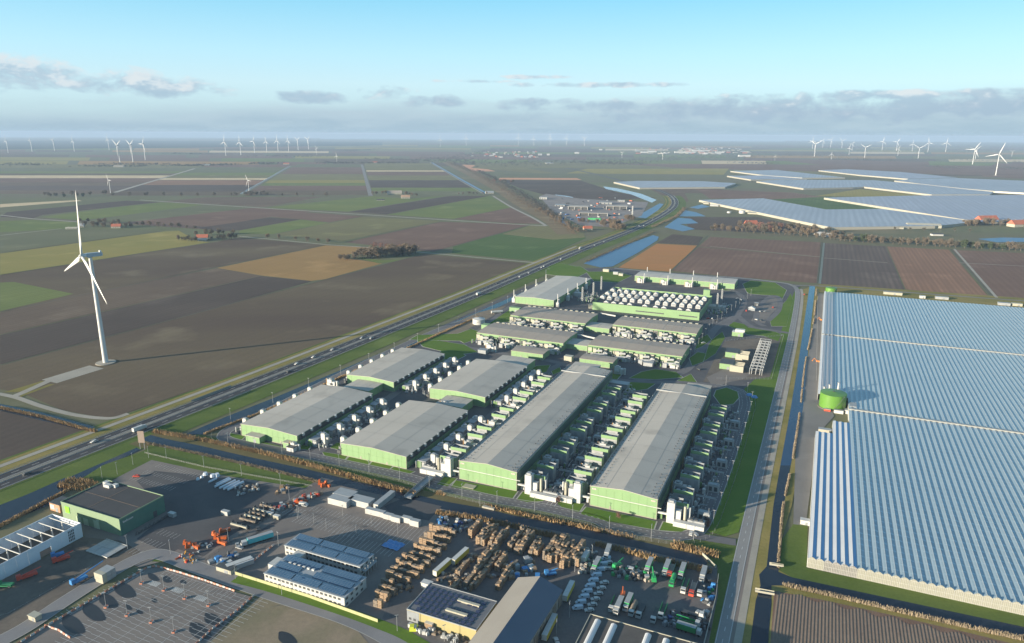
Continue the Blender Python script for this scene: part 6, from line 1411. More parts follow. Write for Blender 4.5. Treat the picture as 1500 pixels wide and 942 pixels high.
# site things
q = P(127,808); t = thing('panel_deck', 'flat grey steel deck panels lying on the building site', 'deck', (q.x,q.y,.2), RZ)
for i in range(3):
    for j in range(2): mb = MB(); mb.box(i*5.6,i*5.6+5.4,j*5.8,j*5.8+5.6,.5,.8); part('panel', mb, lgrey, t)
mb = MB(); mb.box(0,16.6,-.4,-.1,.2,.9); part('edge_beam', mb, whitem, t); mb = MB(); mb.box(0,16.6,11.8,12.1,.2,.9); part('edge_beam', mb, whitem, t)
def machine(nm, px, m, lab, cat, L=7, rz=.8, boom=0):
    q = P(*px); t = thing(nm, lab, cat, (q.x,q.y,.2), rz)
    mb = MB(); mb.box(-L/2,L/2,-1.2,1.2,.7,1.9); part('chassis', mb, m, t)
    mb = MB(); mb.box(-L/2,-L/2+2,-1,1,1.91,3.2); part('cab', mb, m, t)
    for x in (-L*.32,L*.32):
        for y in (-1.25,.95): mb = MB(); mb.tube((x,y,.55),(x,y+.3,.55),.55,10); part('wheel', mb, darkm, t)
    if boom: mb = MB(); mb.tube((-L*.2,0,2.2),(L*.5+boom,0,3.4+boom*.15),.4,6,.25); part('boom', mb, m, t)
    return t
blue = mat('machine_blue', (0.05,0.22,0.50), (0.04,0.18,0.42), .5, rough=.5); redm = mat('machine_red', (0.55,0.07,0.04), (0.48,0.06,0.035), .5, rough=.5); gnm = mat('machine_green', (0.03,0.22,0.10), (0.025,0.19,0.08), .5, rough=.5)
machine('mobile_crane', (116,853), blue, 'blue mobile crane with extended boom beside the building site', 'crane', 8, 1.05, 9)
machine('lorry_loader', (85,816), blue, 'small blue lorry against the white unfinished wall', 'machine', 6, .7)
machine('aerial_platform', (90,822), redm, 'red machine beside the small blue lorry', 'machine', 8, .75, 2); machine('aerial_platform', (40,847), redm, 'red machine on the building site near the wall gap', 'machine', 9, .75, 2)
machine('tractor', (8,860), gnm, 'dark green vehicle at the left edge of the building site', 'machine', 8, 0)
for i in range(3):
    q = P(151,852) + UY*(i*2.5) ; t = thing('site_cabin', 'white double-stacked site cabin by the road, %s in the row' % nth(i), 'cabin', (q.x-4,q.y,.2), RZ)
    for j in range(2): mb = MB(); mb.box(0,6,0,2.4,j*2.6,j*2.6+2.5); part('unit', mb, cream if i == 0 else lgrey, t)
q = P(40,907); shed('site_hut', (42,908), 5, 3, 2.4, 'cream hut on the verge beside the estate road', cream, cream)
# ---- blocks of offices with solar roofs
pv = mat('solar_blue', (0.035,0.085,0.155), (0.05,0.11,0.19), .1, rough=.25, local=True, grid=(1.7,1.02,.09,(0.22,0.28,0.34),.7), spec=.5)
pvd = mat('solar_dark', (0.028,0.036,0.070), (0.040,0.048,0.085), .1, rough=.25, local=True, grid=(1.7,1.02,.10,(0.16,0.19,0.24),.7), spec=.5)
offw = mat('office_white', (0.47,0.47,0.45), (0.42,0.42,0.405), .2, rough=.6)
def office(A, B, C, H, lab, storeys, solar, stepback=None):
    a = P(*A,H); b = P(*B,H); c = P(*C,H); W = (b-a).dot(UX); D = (c-a).dot(UY)
    t = thing('office_block', lab, 'office', (a.x,a.y,0), RZ)
    mb = MB(); mb.box(0,W,0,D,0,H); part('wall', mb, offw, t); mb = MB(); mb.box(-.3,W+.3,-.3,D+.3,H+.01,H+.35); part('roof', mb, mat('roof_light', (0.30,0.33,0.36), (0.26,0.29,0.32), .1, rough=.7), t)
    for s_ in range(storeys):
        z = 1.1 + s_*2.9
        for k in range(int(W/2.6)):
            mb = MB(); mb.box(.8+k*2.6,2.4+k*2.6,-.06,-.01,z,z+1.2); part('window', mb, darkm, t)
        for k in range(int(D/4)): mb = MB(); mb.box(W+.01,W+.06,1+k*4,2.8+k*4,z,z+1.2); part('window', mb, darkm, t)
    for (x0,x1,y0,y1) in solar:
        mb = MB(); mb.quad((W*x0,D*y0,H+.5),(W*x1,D*y0,H+.5),(W*x1,D*y1,H+1.05),(W*x0,D*y1,H+1.05)); mb.quad((W*x0,D*y1,H+.4),(W*x0,D*y1,H+1.05),(W*x1,D*y1,H+1.05),(W*x1,D*y1,H+.4)); part('solar_array', mb, pv, t)
    return t, W, D
t, W, D = office((417,799),(527,831),(441,783),5.6,'rear white office block with blue solar roof beside the car park',2,[(.02,.34,.04,.42),(.02,.34,.58,.95),(.36,.66,.04,.42),(.36,.66,.58,.95),(.68,.97,.04,.42),(.68,.97,.58,.95)])
mb = MB(); mb.box(W*.18,W*.3,-5,-.35,0,5.2); part('entrance_box', mb, offw, t); mb = MB(); mb.box(W+.4,W+3,.5,D*.9,3.2,3.5); part('balcony', mb, lgrey, t)
for k in range(5): mb = MB(); mb.box(W+2.7,W+2.9,.5+k*D*.2,.7+k*D*.2,0,5.8); part('balcony_post', mb, whitem, t)
t, W, D = office((387,840),(507,874),(406,808),5.8,'front white office block with blue solar roof behind the yellow wall',2,[(.02,.32,.03,.28),(.34,.66,.03,.28),(.68,.97,.03,.28),(.02,.32,.36,.60),(.5,.97,.36,.60),(.02,.48,.70,.95),(.52,.97,.70,.95)])
for k in range(6): mb = MB(); mb.box(W*(.12+.06*k),W*(.12+.06*k)+1.5,D*.63,D*.68,5.9,7.0); part('roof_unit', mb, whitem, t)
mb = MB(); mb.box(-6,-.05,D*.5,D*.9,0,4.2); part('side_wing', mb, offw, t)
yw = mat('yellow_wall', (0.38,0.38,0.20), (0.34,0.34,0.18), .3, rough=.7)
pth = [P(345,842), P(450,875), P(545,909)]
t = thing('boundary_wall', 'long pale yellow boundary wall in front of the white offices', 'wall')
for p, d in walk(pth, 4.0):
    mb = MB(); mb.tube(tuple(p+Vector((0,0,.1))), tuple(p+d*3.94+Vector((0,0,.1))), .01, 3); mb = MB(); n_ = Vector((-d.y,d.x,0))*.12; e = d*3.94
    mb.poly([tuple((p-n_)[:2]),tuple((p+e-n_)[:2]),tuple((p+e+n_)[:2]),tuple((p+n_)[:2])], 0, 1.9); part('wall_panel', mb, yw, t)
# ---- white containers and store boxes in the car park
def container(px, L, Wd, H, m, lab, rz=RZ, n=1, name='container'):
    q = P(*px); t = thing(name, lab, 'container', (q.x,q.y,.2), rz)
    mb = MB(); mb.box(0,L,0,Wd,0,H); part('body', mb, m, t)
    mb = MB(); mb.box(-.04,L+.04,-.04,Wd+.04,H+.01,H+.1); part('roof', mb, whitem if m is not whitem else lgrey, t)
    mb = MB()
    for k in range(int(L/.6)): mb.box(.2+k*.6,.45+k*.6,-.06,-.01,.2,H-.2)
    part('ribs', mb, m, t, stuff=True)
    mb = MB(); mb.box(L+.01,L+.07,.1,Wd-.1,.1,H-.15); part('door', mb, lgrey, t); return t
for px, L, Wd, H, lab in [((480.5,738),14,8,3.8,'left of the two big white store boxes'), ((488,731),13,8,3.9,'white store box behind the left big one'), ((510,739),15,7,3.8,'right of the two big white store boxes'), ((535,752.5),13,2.9,3.2,'long white container, first of the diagonal row'), ((561,760),6,2.8,3,'short white container, second of the diagonal row'), ((573,764),6,2.8,3,'short white container, third of the diagonal row'), ((588,765),6,2.8,3.2,'white container, fourth of the diagonal row'), ((600,770),6,3,3.4,'white container at the right end of the diagonal row'), ((324,762-8),5,2.4,2.4,'small white container on the parking by the green warehouse')]:
    container(px, L, Wd, H, whitem, lab)
container((547,746), 3.4, 19, 3.4, whitem, 'long white container standing lengthwise by the canal bridge')
container((246,757), 4.5, 2.4, 2.4, lgrey, 'pale grey skip beside the green warehouse side door')
container((390,756), 4, 2.2, 2, cream, 'left small cream skip beside the pipe racks'); container((400,760), 4, 2.2, 2, cream, 'right small cream skip beside the pipe racks')
# bridge over the canal by the yard
q = P(592,731); t = thing('canal_bridge', 'grey footbridge with timber deck over the canal to the campus', 'bridge', (q.x,q.y,.3), RZ+.02)
for k in range(14): mb = MB(); mb.box(0,5,k*2.2,k*2.2+2.1,.9,1.15); part('deck_plank', mb, lgrey, t)
for x in (0,4.9): mb = MB(); mb.box(x,x+.12,0,30.6,1.16,2.3); part('parapet', mb, grey, t)
for y in (1,15,29): mb = MB(); mb.box(.3,4.6,y,y+.7,-.6,.89); part('pier', mb, kerb, t)
for px, L, Wd, rz, lab in [((1106,869),9,2.2,-.30,'pale wooden footbridge over the ditch beside the road'), ((1127,829.5),7,1.2,-.28,'narrow plank bridge over the blue canal end')]:
    q = P(*px); t = thing('footbridge', lab, 'bridge', (q.x,q.y,.2), rz)
    n_ = int(L/.9)
    for k in range(n_): mb = MB(); mb.box(k*.9,k*.9+.84,0,Wd,.5,.7); part('deck_plank', mb, lgrey, t)
    for y in (0,Wd-.08): mb = MB(); mb.box(0,L,y,y+.08,.71,1.6); part('rail', mb, cream, t)
q = P(1046,829); t = thing('retaining_wall', 'thin pale concrete wall across the canal end', 'wall', (q.x,q.y,0), -1.25+PI); mb = MB(); mb.box(-2,17,0,.4,0,1.5); part('wall', mb, cream, t)
q = P(706,744); t = thing('outfall_box', 'pale concrete outfall box on the campus canal bank', 'outfall', (q.x,q.y,0), RZ); mb = MB(); mb.box(0,8,0,2,0,1.2); part('box', mb, trim, t)
# motorway sign, culvert parapet
q = P(209,658); t = thing('motorway_sign', 'tall billboard on two legs beside the motorway bridge', 'sign', (q.x,q.y,0), RZ+.4)
for x in (-1.6,1.6): mb = MB(); mb.box(x-.2,x+.2,-.2,.2,0,5); part('leg', mb, steel, t)
mb = MB(); mb.box(-2.3,2.3,-.15,.15,5.01,14); part('board', mb, mat('board_brown', (0.30,0.23,0.19), (0.25,0.20,0.17), .3), t)
for sgn, off in (('campus',-12.2),('field',12.4)):
    ptsb = [q_ for q_ in offs(hw, off) if 150 < (q_-P(0,706)).length < 215]
    if len(ptsb) > 1: 
        ribp = MB()
        for a_, b_ in zip(ptsb, ptsb[1:]): ribp.quad((a_.x,a_.y,.1),(b_.x,b_.y,.1),(b_.x,b_.y,1.3),(a_.x,a_.y,1.3))
        tag(obj('bridge_parapet', ribp.mesh('bridge_parapet', kerb)), 'concrete parapet of the motorway bridge on the %s side' % sgn, 'parapet')
# white shrink-wrapped pipes and other stores on the yard
wrap = mat('white_wrap', (0.48,0.53,0.60), (0.55,0.60,0.66), .4, rough=.4)
for i, (px, L, r) in enumerate([((315,715),12,.8),((322,717),12,.8),((328,718.5),12,.9),((334,719.5),12,.9),((317,711),10,.7),((306,708),6,.7)]):
    q = P(*px); mb = MB(); mb.tube((0,0,r),(0,L,r),r,12); t = thing('wrapped_roll', 'white wrapped roll on the asphalt, %s from the left of the row' % nth(i), 'roll', (q.x,q.y,.2), RZ-.12, 'wrapped rolls on the yard'); part('roll', mb, wrap, t)
for i, (px, s_) in enumerate([((312,699),4),((318,698),4),((301,696),3.5),((296,700),2.5),((290,703),2.5)]):
    q = P(*px); mb = MB(); mb.cyl(0,0,0,s_*.5,s_*.5,8,s_*.35); solo('covered_heap', mb, wrap, 'white covered heap on the asphalt, %s from the rolls' % nth(i), 'heap', (q.x,q.y,.2), .3*i)
ros = random.Random(12)
def clutter(px0, px1, n, mats_, lab, grp, s0=.6, s1=2.2, wd=6, name='stored_item', cat='stored goods'):
    a = P(*px0); b = P(*px1); d = (b-a); nn = Vector((-d.y,d.x,0)).normalized()
    for k in range(n):
        q = a + d*ros.random() + nn*ros.uniform(-wd,wd); w_ = ros.uniform(s0,s1); l_ = ros.uniform(s0,s1)*1.4; h_ = ros.uniform(s0,s1)*.7
        mb = MB(); ty = ros.random()
        if ty < .6: mb.box(-l_/2,l_/2,-w_/2,w_/2,0,h_); mb.box(-l_/2+.1,l_/2*.3,-w_/2+.1,w_/2-.1,h_+.01,h_*1.5)
        else: mb.cyl(0,0,0,h_,w_/2,9); mb.cyl(0,0,h_+.01,h_+.2,w_*.4,9)
        solo(name, mb, ros.choice(mats_), lab, cat, (q.x,q.y,.2), ros.uniform(0,3), grp)
wood = mat('wood_pale', (0.31,0.215,0.135), (0.235,0.165,0.105), .8, rough=.85, fine=.3, fscale=2)
wood2 = mat('wood_grey', (0.235,0.19,0.145), (0.175,0.14,0.11), .8, rough=.9, fine=.3, fscale=2)
clutter((345,720),(378,712),34,[wood2,kerb,grey,whitem],'small stored item among the pipes on the yard','stored items near the rolls',.6,1.8,7)
clutter((410,724),(424,712),10,[wood,wood2,grey],'small timber pile by the yard fence','timber by the yard fence',1,2.5,3)
# dark racks with pale pipes
for i, px in enumerate([(337,770),(350,762),(357,757),(364,752.5),(370,748),(380,742)]):
    q = P(*px); t = thing('pipe_rack', 'dark rack with one long pale beam, %s from the front' % nth(i), 'rack', (q.x,q.y,.2), RZ, 'dark racks beside the yard road')
    mb = MB(); mb.box(0,13,0,2.4,.2,1.2); part('rack', mb, darkm, t); mb = MB(); mb.box(1,12.8,-.5,.4,1.21,2.0); part('beam', mb, wood2 if i % 2 else cream, t)
    for k in range(4): mb = MB(); mb.box(.5+k*3.8,.8+k*3.8,.6,2.2,1.21,2.6); part('upright', mb, darkm, t)
orm = mat('orange_steel', (0.50,0.11,0.025), (0.42,0.09,0.02), .4, rough=.5)
for i, (px, L) in enumerate([((310,786),5),((313,792),7),((322,783),6),((318,797),6),((268,800),4),((272,806),6),((280,803),5),((466,712),4),((471,716),5),((475,713),4),((433,739),3)]):
    q = P(*px); t = thing('orange_machine', 'bright orange steel machine part, %s' % ['front stack left','front stack low bar','front stack right','front stack lowest','small stack by the fence left','small stack by the fence front','small stack by the fence right','canal corner left','canal corner right','canal corner back','lone one by the van'][i], 'machine part', (q.x,q.y,.2), RZ+.5*(i%3))
    mb = MB(); mb.box(0,L,0,1.6,.4,1.8); part('beam', mb, orm, t); mb = MB(); mb.box(.3,1.4,.1,1.5,1.81,3.0+(i%2)); part('post', mb, orm, t); mb = MB(); mb.box(L-1.1,L-.2,.1,1.5,0,.39); part('foot', mb, orm, t)
clutter((262,814),(290,822),34,[redm,whitem,mat('amber',(0.6,0.3,0.03),(0.5,0.25,0.03),1),orm],'small red or yellow light stand on the verge','light stands on the verge',.4,1.0,4)
clutter((285,800),(305,804),16,[whitem,darkm,lgrey],'small crate beside the orange machines','crates beside the orange machines',.6,1.6,5)
clutter((400,752),(470,722),60,[orm,redm,roofb,grey,wood2,whitem],'small machine part in the row along the yard road','machine parts along the yard road',.8,2.4,3)
clutter((320,830),(345,812),22,[darkm,grey,blue,whitem],'stored item behind the concrete box','items behind the concrete box',1,3,6)
# ---- vehicles
tyre = mat('tyre', (0.02,0.02,0.02), None, rough=.8); glassm = mat('car_glass', (0.03,0.04,0.05), None, rough=.15)
def lorry_proto(cabm, bodm, roofm_, L=8.5, H=2.7, kind='box', lab0='lorry'):
    def mk():
        t = thing('lorry', 'x', 'lorry')
        mb = MB(); mb.box(-1.2,1.2,-2.0,0,.9,3.1); mb.box(-1.2,1.2,-2.3,-2.01,.7,1.9); part('cab', mb, cabm, t)
        mb = MB(); mb.box(-1.1,1.1,-2.06,-2.02,1.95,2.9); part('windscreen', mb, glassm, t)
        mb = MB(); mb.box(-1.0,1.0,.05,L+.5,.6,.95); part('chassis', mb, darkm, t)
        if kind == 'box':
            mb = MB(); mb.box(-1.25,1.25,.3,L+.6,1.0,1.0+H); part('body', mb, bodm, t); mb = MB(); mb.box(-1.25,1.25,.3,L+.6,1.01+H,1.08+H); part('body_roof', mb, roofm_, t)
        elif kind == 'tip':
            for x in (-1.25,1.13): mb = MB(); mb.box(x,x+.12,.3,L+.6,1.0,2.5); part('side', mb, bodm, t)
            mb = MB(); mb.box(-1.12,1.12,.3,L+.6,1.0,1.3); part('bed', mb, roofm_, t)
        elif kind == 'tank': mb = MB(); mb.tube((0,.5,2.2),(0,L+.4,2.2),1.2,14); part('tank', mb, bodm, t)
        else: mb = MB(); mb.box(-1.2,1.2,.3,L+.6,1.0,1.2); part('bed', mb, bodm, t)
        for y in (-1.2,L*.55,L*.75,L*.93):
            for x in (-1.22,.92): mb = MB(); mb.tube((x,y,.5),(x+.3,y,.5),.5,10); part('wheel', mb, tyre, t)
        return t
    return Proto(mk)
grt = mat('lorry_green', (0.03,0.30,0.10), (0.025,0.25,0.08), .5, rough=.4); ylt = mat('curtain_yellow', (0.55,0.42,0.05), (0.48,0.37,0.05), .5, rough=.5); tealm = mat('teal_paint', (0.06,0.42,0.48), (0.05,0.36,0.42), .5, rough=.4); navy = mat('navy', (0.03,0.05,0.16), None, rough=.5)
L1 = lorry_proto(whitem, grt, lgrey); L2 = lorry_proto(whitem, lgrey, lgrey); L3 = lorry_proto(redm, grey, roofb, kind='tip'); L4 = lorry_proto(whitem, grt, darkm, kind='tip'); L5 = lorry_proto(whitem, darkm, darkm, kind='flat'); L6 = lorry_proto(grt, grt, grt, kind='tank', L=6); L7 = lorry_proto(whitem, wood2, wood2, kind='tank', L=7); L8 = lorry_proto(whitem, tealm, lgrey, L=10)
rzv = RZ
for pr, px, lab, rz in [(L6,(984,858),'white-cabbed lorry with bright green tank body',0),(L4,(1001,868),'green and white tipper lorry in the back row',0),(L3,(1013,872),'red-cabbed grey tipper lorry in the back row',0),(L5,(1025,872),'white-cabbed black flatbed lorry in the back row',0),
    (L1,(948,839),'green box lorry with pale roof, back row left',0),(L1,(974,842),'pale-roofed green lorry in the middle of back row',0),(L3,(981,844),'red lorry between the green ones',0),(L1,(997,847),'small green lorry with pale roof right of the tanker',0),
    (L4,(896,895),'green high-sided lorry at the left of middle group',0),(L2,(903,899),'white box lorry in the middle group',0),(L1,(917,894),'green lorry with light roof in the middle group',0),(L7,(925,901),'lorry with brown round load in the middle group',0),(L5,(936,904),'small white-cabbed flatbed right of the brown load',0),(L5,(957,911),'lone white-cabbed dark flatbed lorry in the yard',0),(L4,(968,905),'dark tipper beside the lone flatbed',0),
    (L2,(888,804+15),'white box trailer left of the parked vans',.1),(L1,(870,838),'green-backed lorry above the row of vans',0),(L5,(925,838),'dark lorry near the shredder machines',0),(L4,(1018,918),'dark green skip lorry at the right fence',1.5),(L1,(1020,930),'green and white lorry at the lower right fence',1.5),(L5,(1024,905),'dark skip lorry at the right fence',1.5),(L2,(1028,858-6),'white lorry behind the fence by the canal wall',0)]:
    pr.place(P(*px)+Vector((0,0,.2)), rzv+rz, lab)
def trailer(px, rz, m, lab, L=13.4):
    q = P(*px); t = thing('curtain_trailer', lab, 'trailer', (q.x,q.y,.2), rz)
    mb = MB(); mb.box(-1.25,1.25,0,L,1.1,3.9); part('curtain', mb, m, t); mb = MB(); mb.box(-1.27,1.27,-.02,L+.02,3.91,4.0); part('roof', mb, whitem, t); mb = MB(); mb.box(-1.2,1.2,-.08,-.03,1.2,3.8); part('rear_door', mb, whitem, t)
    mb = MB(); mb.box(-1,1,.3,L-.3,.8,1.09); part('chassis', mb, darkm, t)
    for y in (1.5,2.8,4.1):
        for x in (-1.2,.9): mb = MB(); mb.tube((x,y,.5),(x+.3,y,.5),.5,10); part('wheel', mb, tyre, t)
    return t
trailer((637,847),RZ-.1,ylt,'yellow-curtained white-roofed trailer, nearer of two in the pallet yard'); trailer((664,830),RZ-.1,ylt,'yellow-curtained white-roofed trailer, farther of two in the pallet yard')
trailer((827,884),RZ+.05,ylt,'yellow and white trailer beside the row of white vans'); trailer((797,942),RZ+.05,ylt,'long white-roofed trailer beside the grey gabled shed',16); trailer((854,827),RZ+.02,whitem,'white-sided trailer at the edge of the timber stacks',8)
q = L8.place(P(362,799)+Vector((0,0,.2)), RZ-.55, 'teal and white articulated lorry parked by the solar offices'); q.scale = (1.1,1.35,1)
t = container((331,834), 3, 13, 2.8, mat('rust_orange',(0.50,0.15,0.05),(0.42,0.12,0.04),.5), 'rusty orange container lying behind the concrete entrance box', RZ-.5); container((339,833),3,11,2.6,blue,'blue container beside the rusty orange one',RZ-.5)
shed('concrete_box', (317,836), 10, 4, 2.6, 'cream concrete entrance box at the yard corner', cream, darkm)
def car_proto(m, L=4.4, van=False, name='car'):
    def mk():
        t = thing(name, 'x', 'van' if van else 'car'); H = 1.0 if not van else 1.5
        k = MB(); pr = [(-L/2,.35),(-L/2,.85),(-L*.25,.98),(-L*.12,1.42),(L*.28,1.42),(L*.44,.98),(L/2,.9),(L/2,.35)] if not van else [(-L/2,.4),(-L/2,1.1),(-L*.38,1.3),(-L*.28,2.1),(L/2,2.15),(L/2,.4)]
        w_ = .88; n = len(pr); k.v = [(x,-w_,z) for x,z in pr]+[(x,w_,z) for x,z in pr]; k.f = [(i,i+1,n+i+1,n+i) for i in range(n-1)][::-1]+[(n-1,0,n,2*n-1),tuple(range(n)),tuple(range(2*n-1,n-1,-1))]; k.m=[0]*len(k.f); part('body', k, m, t)
        g_ = MB(); xa, xb = (-L*.2,L*.34) if not van else (-L*.30,-L*.12); g_.box(xa,xb,-.9,.9,1.02 if not van else 1.35,1.34 if not van else 1.95); part('window', g_, glassm, t)
        for x in (-L*.31,L*.30):
            for y in (-.92,.72): mb = MB(); mb.tube((x,y,.33),(x,y+.2,.33),.33,8); part('wheel', mb, tyre, t)
        return t
    return Proto(mk)
cars = {'white': car_proto(whitem), 'black': car_proto(darkm), 'silver': car_proto(lgrey), 'red': car_proto(redm), 'blue': car_proto(blue)}
van = car_proto(whitem, 5.6, True, 'van'); bluev = car_proto(mat('pale_blue',(0.42,0.50,0.58),(0.4,0.48,0.56),1,rough=.3), 5.2, True, 'van')
for k in range(10):
    q = P(846+k*4.6, 893-k*8.0); q.z = .2
    bluev.place(q, 0.15, 'white van in the diagonal parked row, %s from the front' % nth(k), 'white vans in a diagonal row')
    if k < 6: q2 = P(851+k*4.4, 888-k*8); q2 = q + UX*5.5 + UY*1.0; q2.z = .2; cars['white'].place(q2, 0.15, 'white car right of the van row, %s from the front' % nth(k), 'white cars beside the van row', 1.05)
for px, c_, lab in [((886,835),'white','white car left of the green machine'),((893,835),'silver','silver car left of the green machine'),((891,826),'white','white car behind the silver one by the green machine'),((815,941),'white','white car at the lower end of the grey shed'),((412,741-1),'white','white car near the orange machine by the canal'),((419,744),'black','dark car near the store boxes'),((446,742),'silver','silver car in front of the big store boxes'),((378,776),'black','dark car behind the teal lorry'),((348,800),'silver','silver car in front of the teal lorry'),((351,804),'silver','second silver car in front of the teal lorry'),((200,699),'red','red car alone on the green warehouse parking'),((470,833-40),'black','black car at the solar office car park')]:
    q = P(*px); q.z = .2; cars[c_].place(q, ros.uniform(0,3), lab)
van.place(P(445,741)+Vector((0,0,.2)), 2.9, 'white van in front of the store boxes'); van.place(P(606,922)+Vector((0,0,.2)), 2.6, 'pale van beside the yellow-walled hall')
lorryM = lorry_proto(whitem, whitem, whitem, L=8)
MW = [(10,(41.0,696),'left','white'),((207,626),),]
mwp = [(41,696,1),(131,646,-1),(207,628,1),(422,545,1),(452,523,-1),(424,532,1),(480,512,-1),(542,496,1),(524,495,1),(698,431,-1),(716,415,1),(760,406,-1),(771,400,1),(790,392,1),(799,391,-1),(846,365,1),(873,360,1),(888,355,-1),(879,354,1),(931,331,1),(940,331,-1),(946,321,1),(975,307,1),(820,380,1)]
for i, (x, y, s_) in enumerate(mwp):
    q = P(x, y); b_ = min(range(len(hw)-1), key=lambda j: (hw[j]-q).length); d = (hw[b_+1]-hw[b_]).normalized(); nn = Vector((-d.y,d.x,0)); seg = hw[b_]; along = (q-seg).dot(d); off = 5 if (q-seg).dot(nn) > 0 else -5
    pos = seg + d*along + nn*off; pos.z = .22; rz = math.atan2(d.y,d.x) + (0 if off < 0 else PI)
    lab = 'on the motorway, %s vehicle from the lower left' % nth(i)
    if i in (2,9,15): lorryM.place(pos, rz - PI/2 + PI, 'white lorry ' + lab, 'lorries on the motorway')
    else: cars[ros.choice(['white','white','silver','black'])].place(pos, rz + PI, 'small car ' + lab, 'cars on the motorway', 1.15)
for i, (x, y) in enumerate([(1113,457),(1121,457),(1132,451),(1108,469),(1114,470),(1085,440),(1080,438),(1037,467),(1043,467),(1048,470),(1060,452),(1062,452),(1178,432),(1030,503),(1024,542),(1012,783),(1018,784),(1093,456)]):
    q = P(x,y); q.z=.2; cars[['white','silver','red','white','black'][i%5]].place(q, ros.choice([.3,-1.1,1.2]), '%s car on the campus roads near the gate, %s of these' % (['white','silver','red','white','black'][i%5], nth(i)), 'cars on the campus')
# ---- pallet and crate yard
def crate_mesh(seed, w_=2.3, h=3.7):
    r = random.Random(seed); mb = MB(); z = 0; H = h*r.uniform(.86,1.02)
    while z < H:
        hh = r.uniform(.7,1.0); ox = r.uniform(-.12,.12); oy = r.uniform(-.12,.12)
        mb.box(ox,w_+ox-.1,oy,1.15+oy,z+.14,z+hh); mb.box(ox+.1,w_+ox-.2,oy+.05,1.1+oy,z,z+.13,1); z += hh+.02
    return mb.mesh('crate_stack', [wood if seed % 4 else wood2, darkm])
CM = [crate_mesh(i) for i in range(16)]
rcs = random.Random(77)
def crate_row(px, L, along, lab, tall=1.0, w2=1):
    rs = rcs.uniform(.82,1.12)
    q = P(*px); t = thing('crate_row', lab, 'crates', (q.x,q.y,.2), RZ + (0 if along == 'x' else PI/2), 'rows of stacked crates')
    n = int(L/2.4)
    for k in range(n):
        for j in range(w2):
            if rcs.random() < .02: continue
            o = obj('crate_stack', rcs.choice(CM), t, (k*2.4, j*1.25-(.6 if w2 > 1 else 0), 0)); o.scale = (1,1.0 if w2 > 1 else 1.5,rs*tall*rcs.choice([.82,1,1,1,1,1.06]))
LR = [(631,777,17),(623,786,18),(616,796,18),(608,805,17),(599,813,18),(591,821,18),(582,829,18),(574,837,17),(567,846,16),(560,856,14),(556,866,10),(552,876,9),(549,888,6)]
for i, (x,y,L) in enumerate(LR): crate_row((x-2,y+1), L, 'x', 'row of stacked wooden crates, %s from the back, left side of crate yard' % nth(i), 1.0, 1)
RRW = [(690,789,16),(701,799,18),(708,801,20),(719,803,10),(727,806,18),(748,809,20),(757,813,20),(763,814,20),(778,816,16),(786,817,11),(799,823,20),(806,826,22),(814,825,22),(822,824,14),(824,834,22),(832,832,18),(840,829,20),(846,831,12)]
for i, (x,y,L) in enumerate(RRW): crate_row((x,y), L, 'y', 'tall crate row running to the canal, %s from the left' % nth(i), 1.25, 2)
MR = [((683,864),40,'long crate wall beside the yellow trailers',1.2),((692,868),34,'second long crate wall in the middle of the yard',.9),((704,830),14,'short crate row behind the long crate walls',1.1),((730,866),26,'crate row behind the grey gabled shed',1.2),((729,838),12,'short crate row in front of the canal rows',1.1),((661,872),10,'low crate row behind the solar roof hall',.8),((672,845),12,'crate row beside the farther yellow trailer',.9)]
for px, L, lab, th_ in MR: crate_row(px, L, 'y', lab, th_, 2)
clutter((662,860),(700,812),90,[wood,wood2,roofb,whitem,wood],'loose crate in the heaps of the crate yard','loose crates in the yard heaps',.8,2,9,'loose_crate','crate')
clutter((560,868),(600,856),40,[wood,wood2,darkm],'loose crate in the left of the crate yard','loose crates at the left',.7,1.8,6,'loose_crate','crate'); clutter((712,845),(735,815),36,[wood,wood2,darkm,grey],'loose crate between the crate rows','loose crates between rows',.7,2,5,'loose_crate','crate')
clutter((640,768),(690,772),46,[navy,blue,darkm,whitem,roofb,grey],'blue or dark drum by the canal corner of the yard','drums at the canal corner',.8,2.2,7,'drum','drum')
clutter((740,842),(785,828),22,[whitem,wood,blue,lgrey],'wrapped pallet in the middle of the yard','wrapped pallets in the yard',1.6,3.4,6,'wrapped_pallet','pallet')
clutter((855,842),(868,808),40,[darkm,grey,roofb,kerb],'dark scrap piece in the heap by the vans','scrap heap by the vans',.8,2.2,4,'scrap_piece','scrap')
clutter((898,838),(962,846),60,[darkm,grey,grt,roofb,kerb,grt,wood2],'machine part in the row before the canal','machine parts before the canal',.9,2.6,5,'machine_part','machine part')
clutter((976,905),(992,915),26,[darkm,navy,grey],'dark plant part beside the lone lorries','dark plant parts',.9,2.4,5,'machine_part','machine part')
clutter((1040,850),(1028,925),36,[lgrey,grey,blue,kerb,grt,darkm,darkm],'small item stored along the right fence','items along the right fence',.9,2.4,3,'stored_item','stored goods')
for px, m, lab, bm in [((806,843),blue,'teal and orange wheel loader in the middle of the yard',1),((787,849),blue,'blue machine in front of the wheel loader',0),((904,832),grt,'green shredder machine by the canal',2),((957,850),grt,'green long machine in front of the back row',3),((912,876),orm,'orange crane claw behind the green lorries',1)]: machine('yard_machine', px, m, lab, 'machine', 6, ros.uniform(0,1.5), bm)
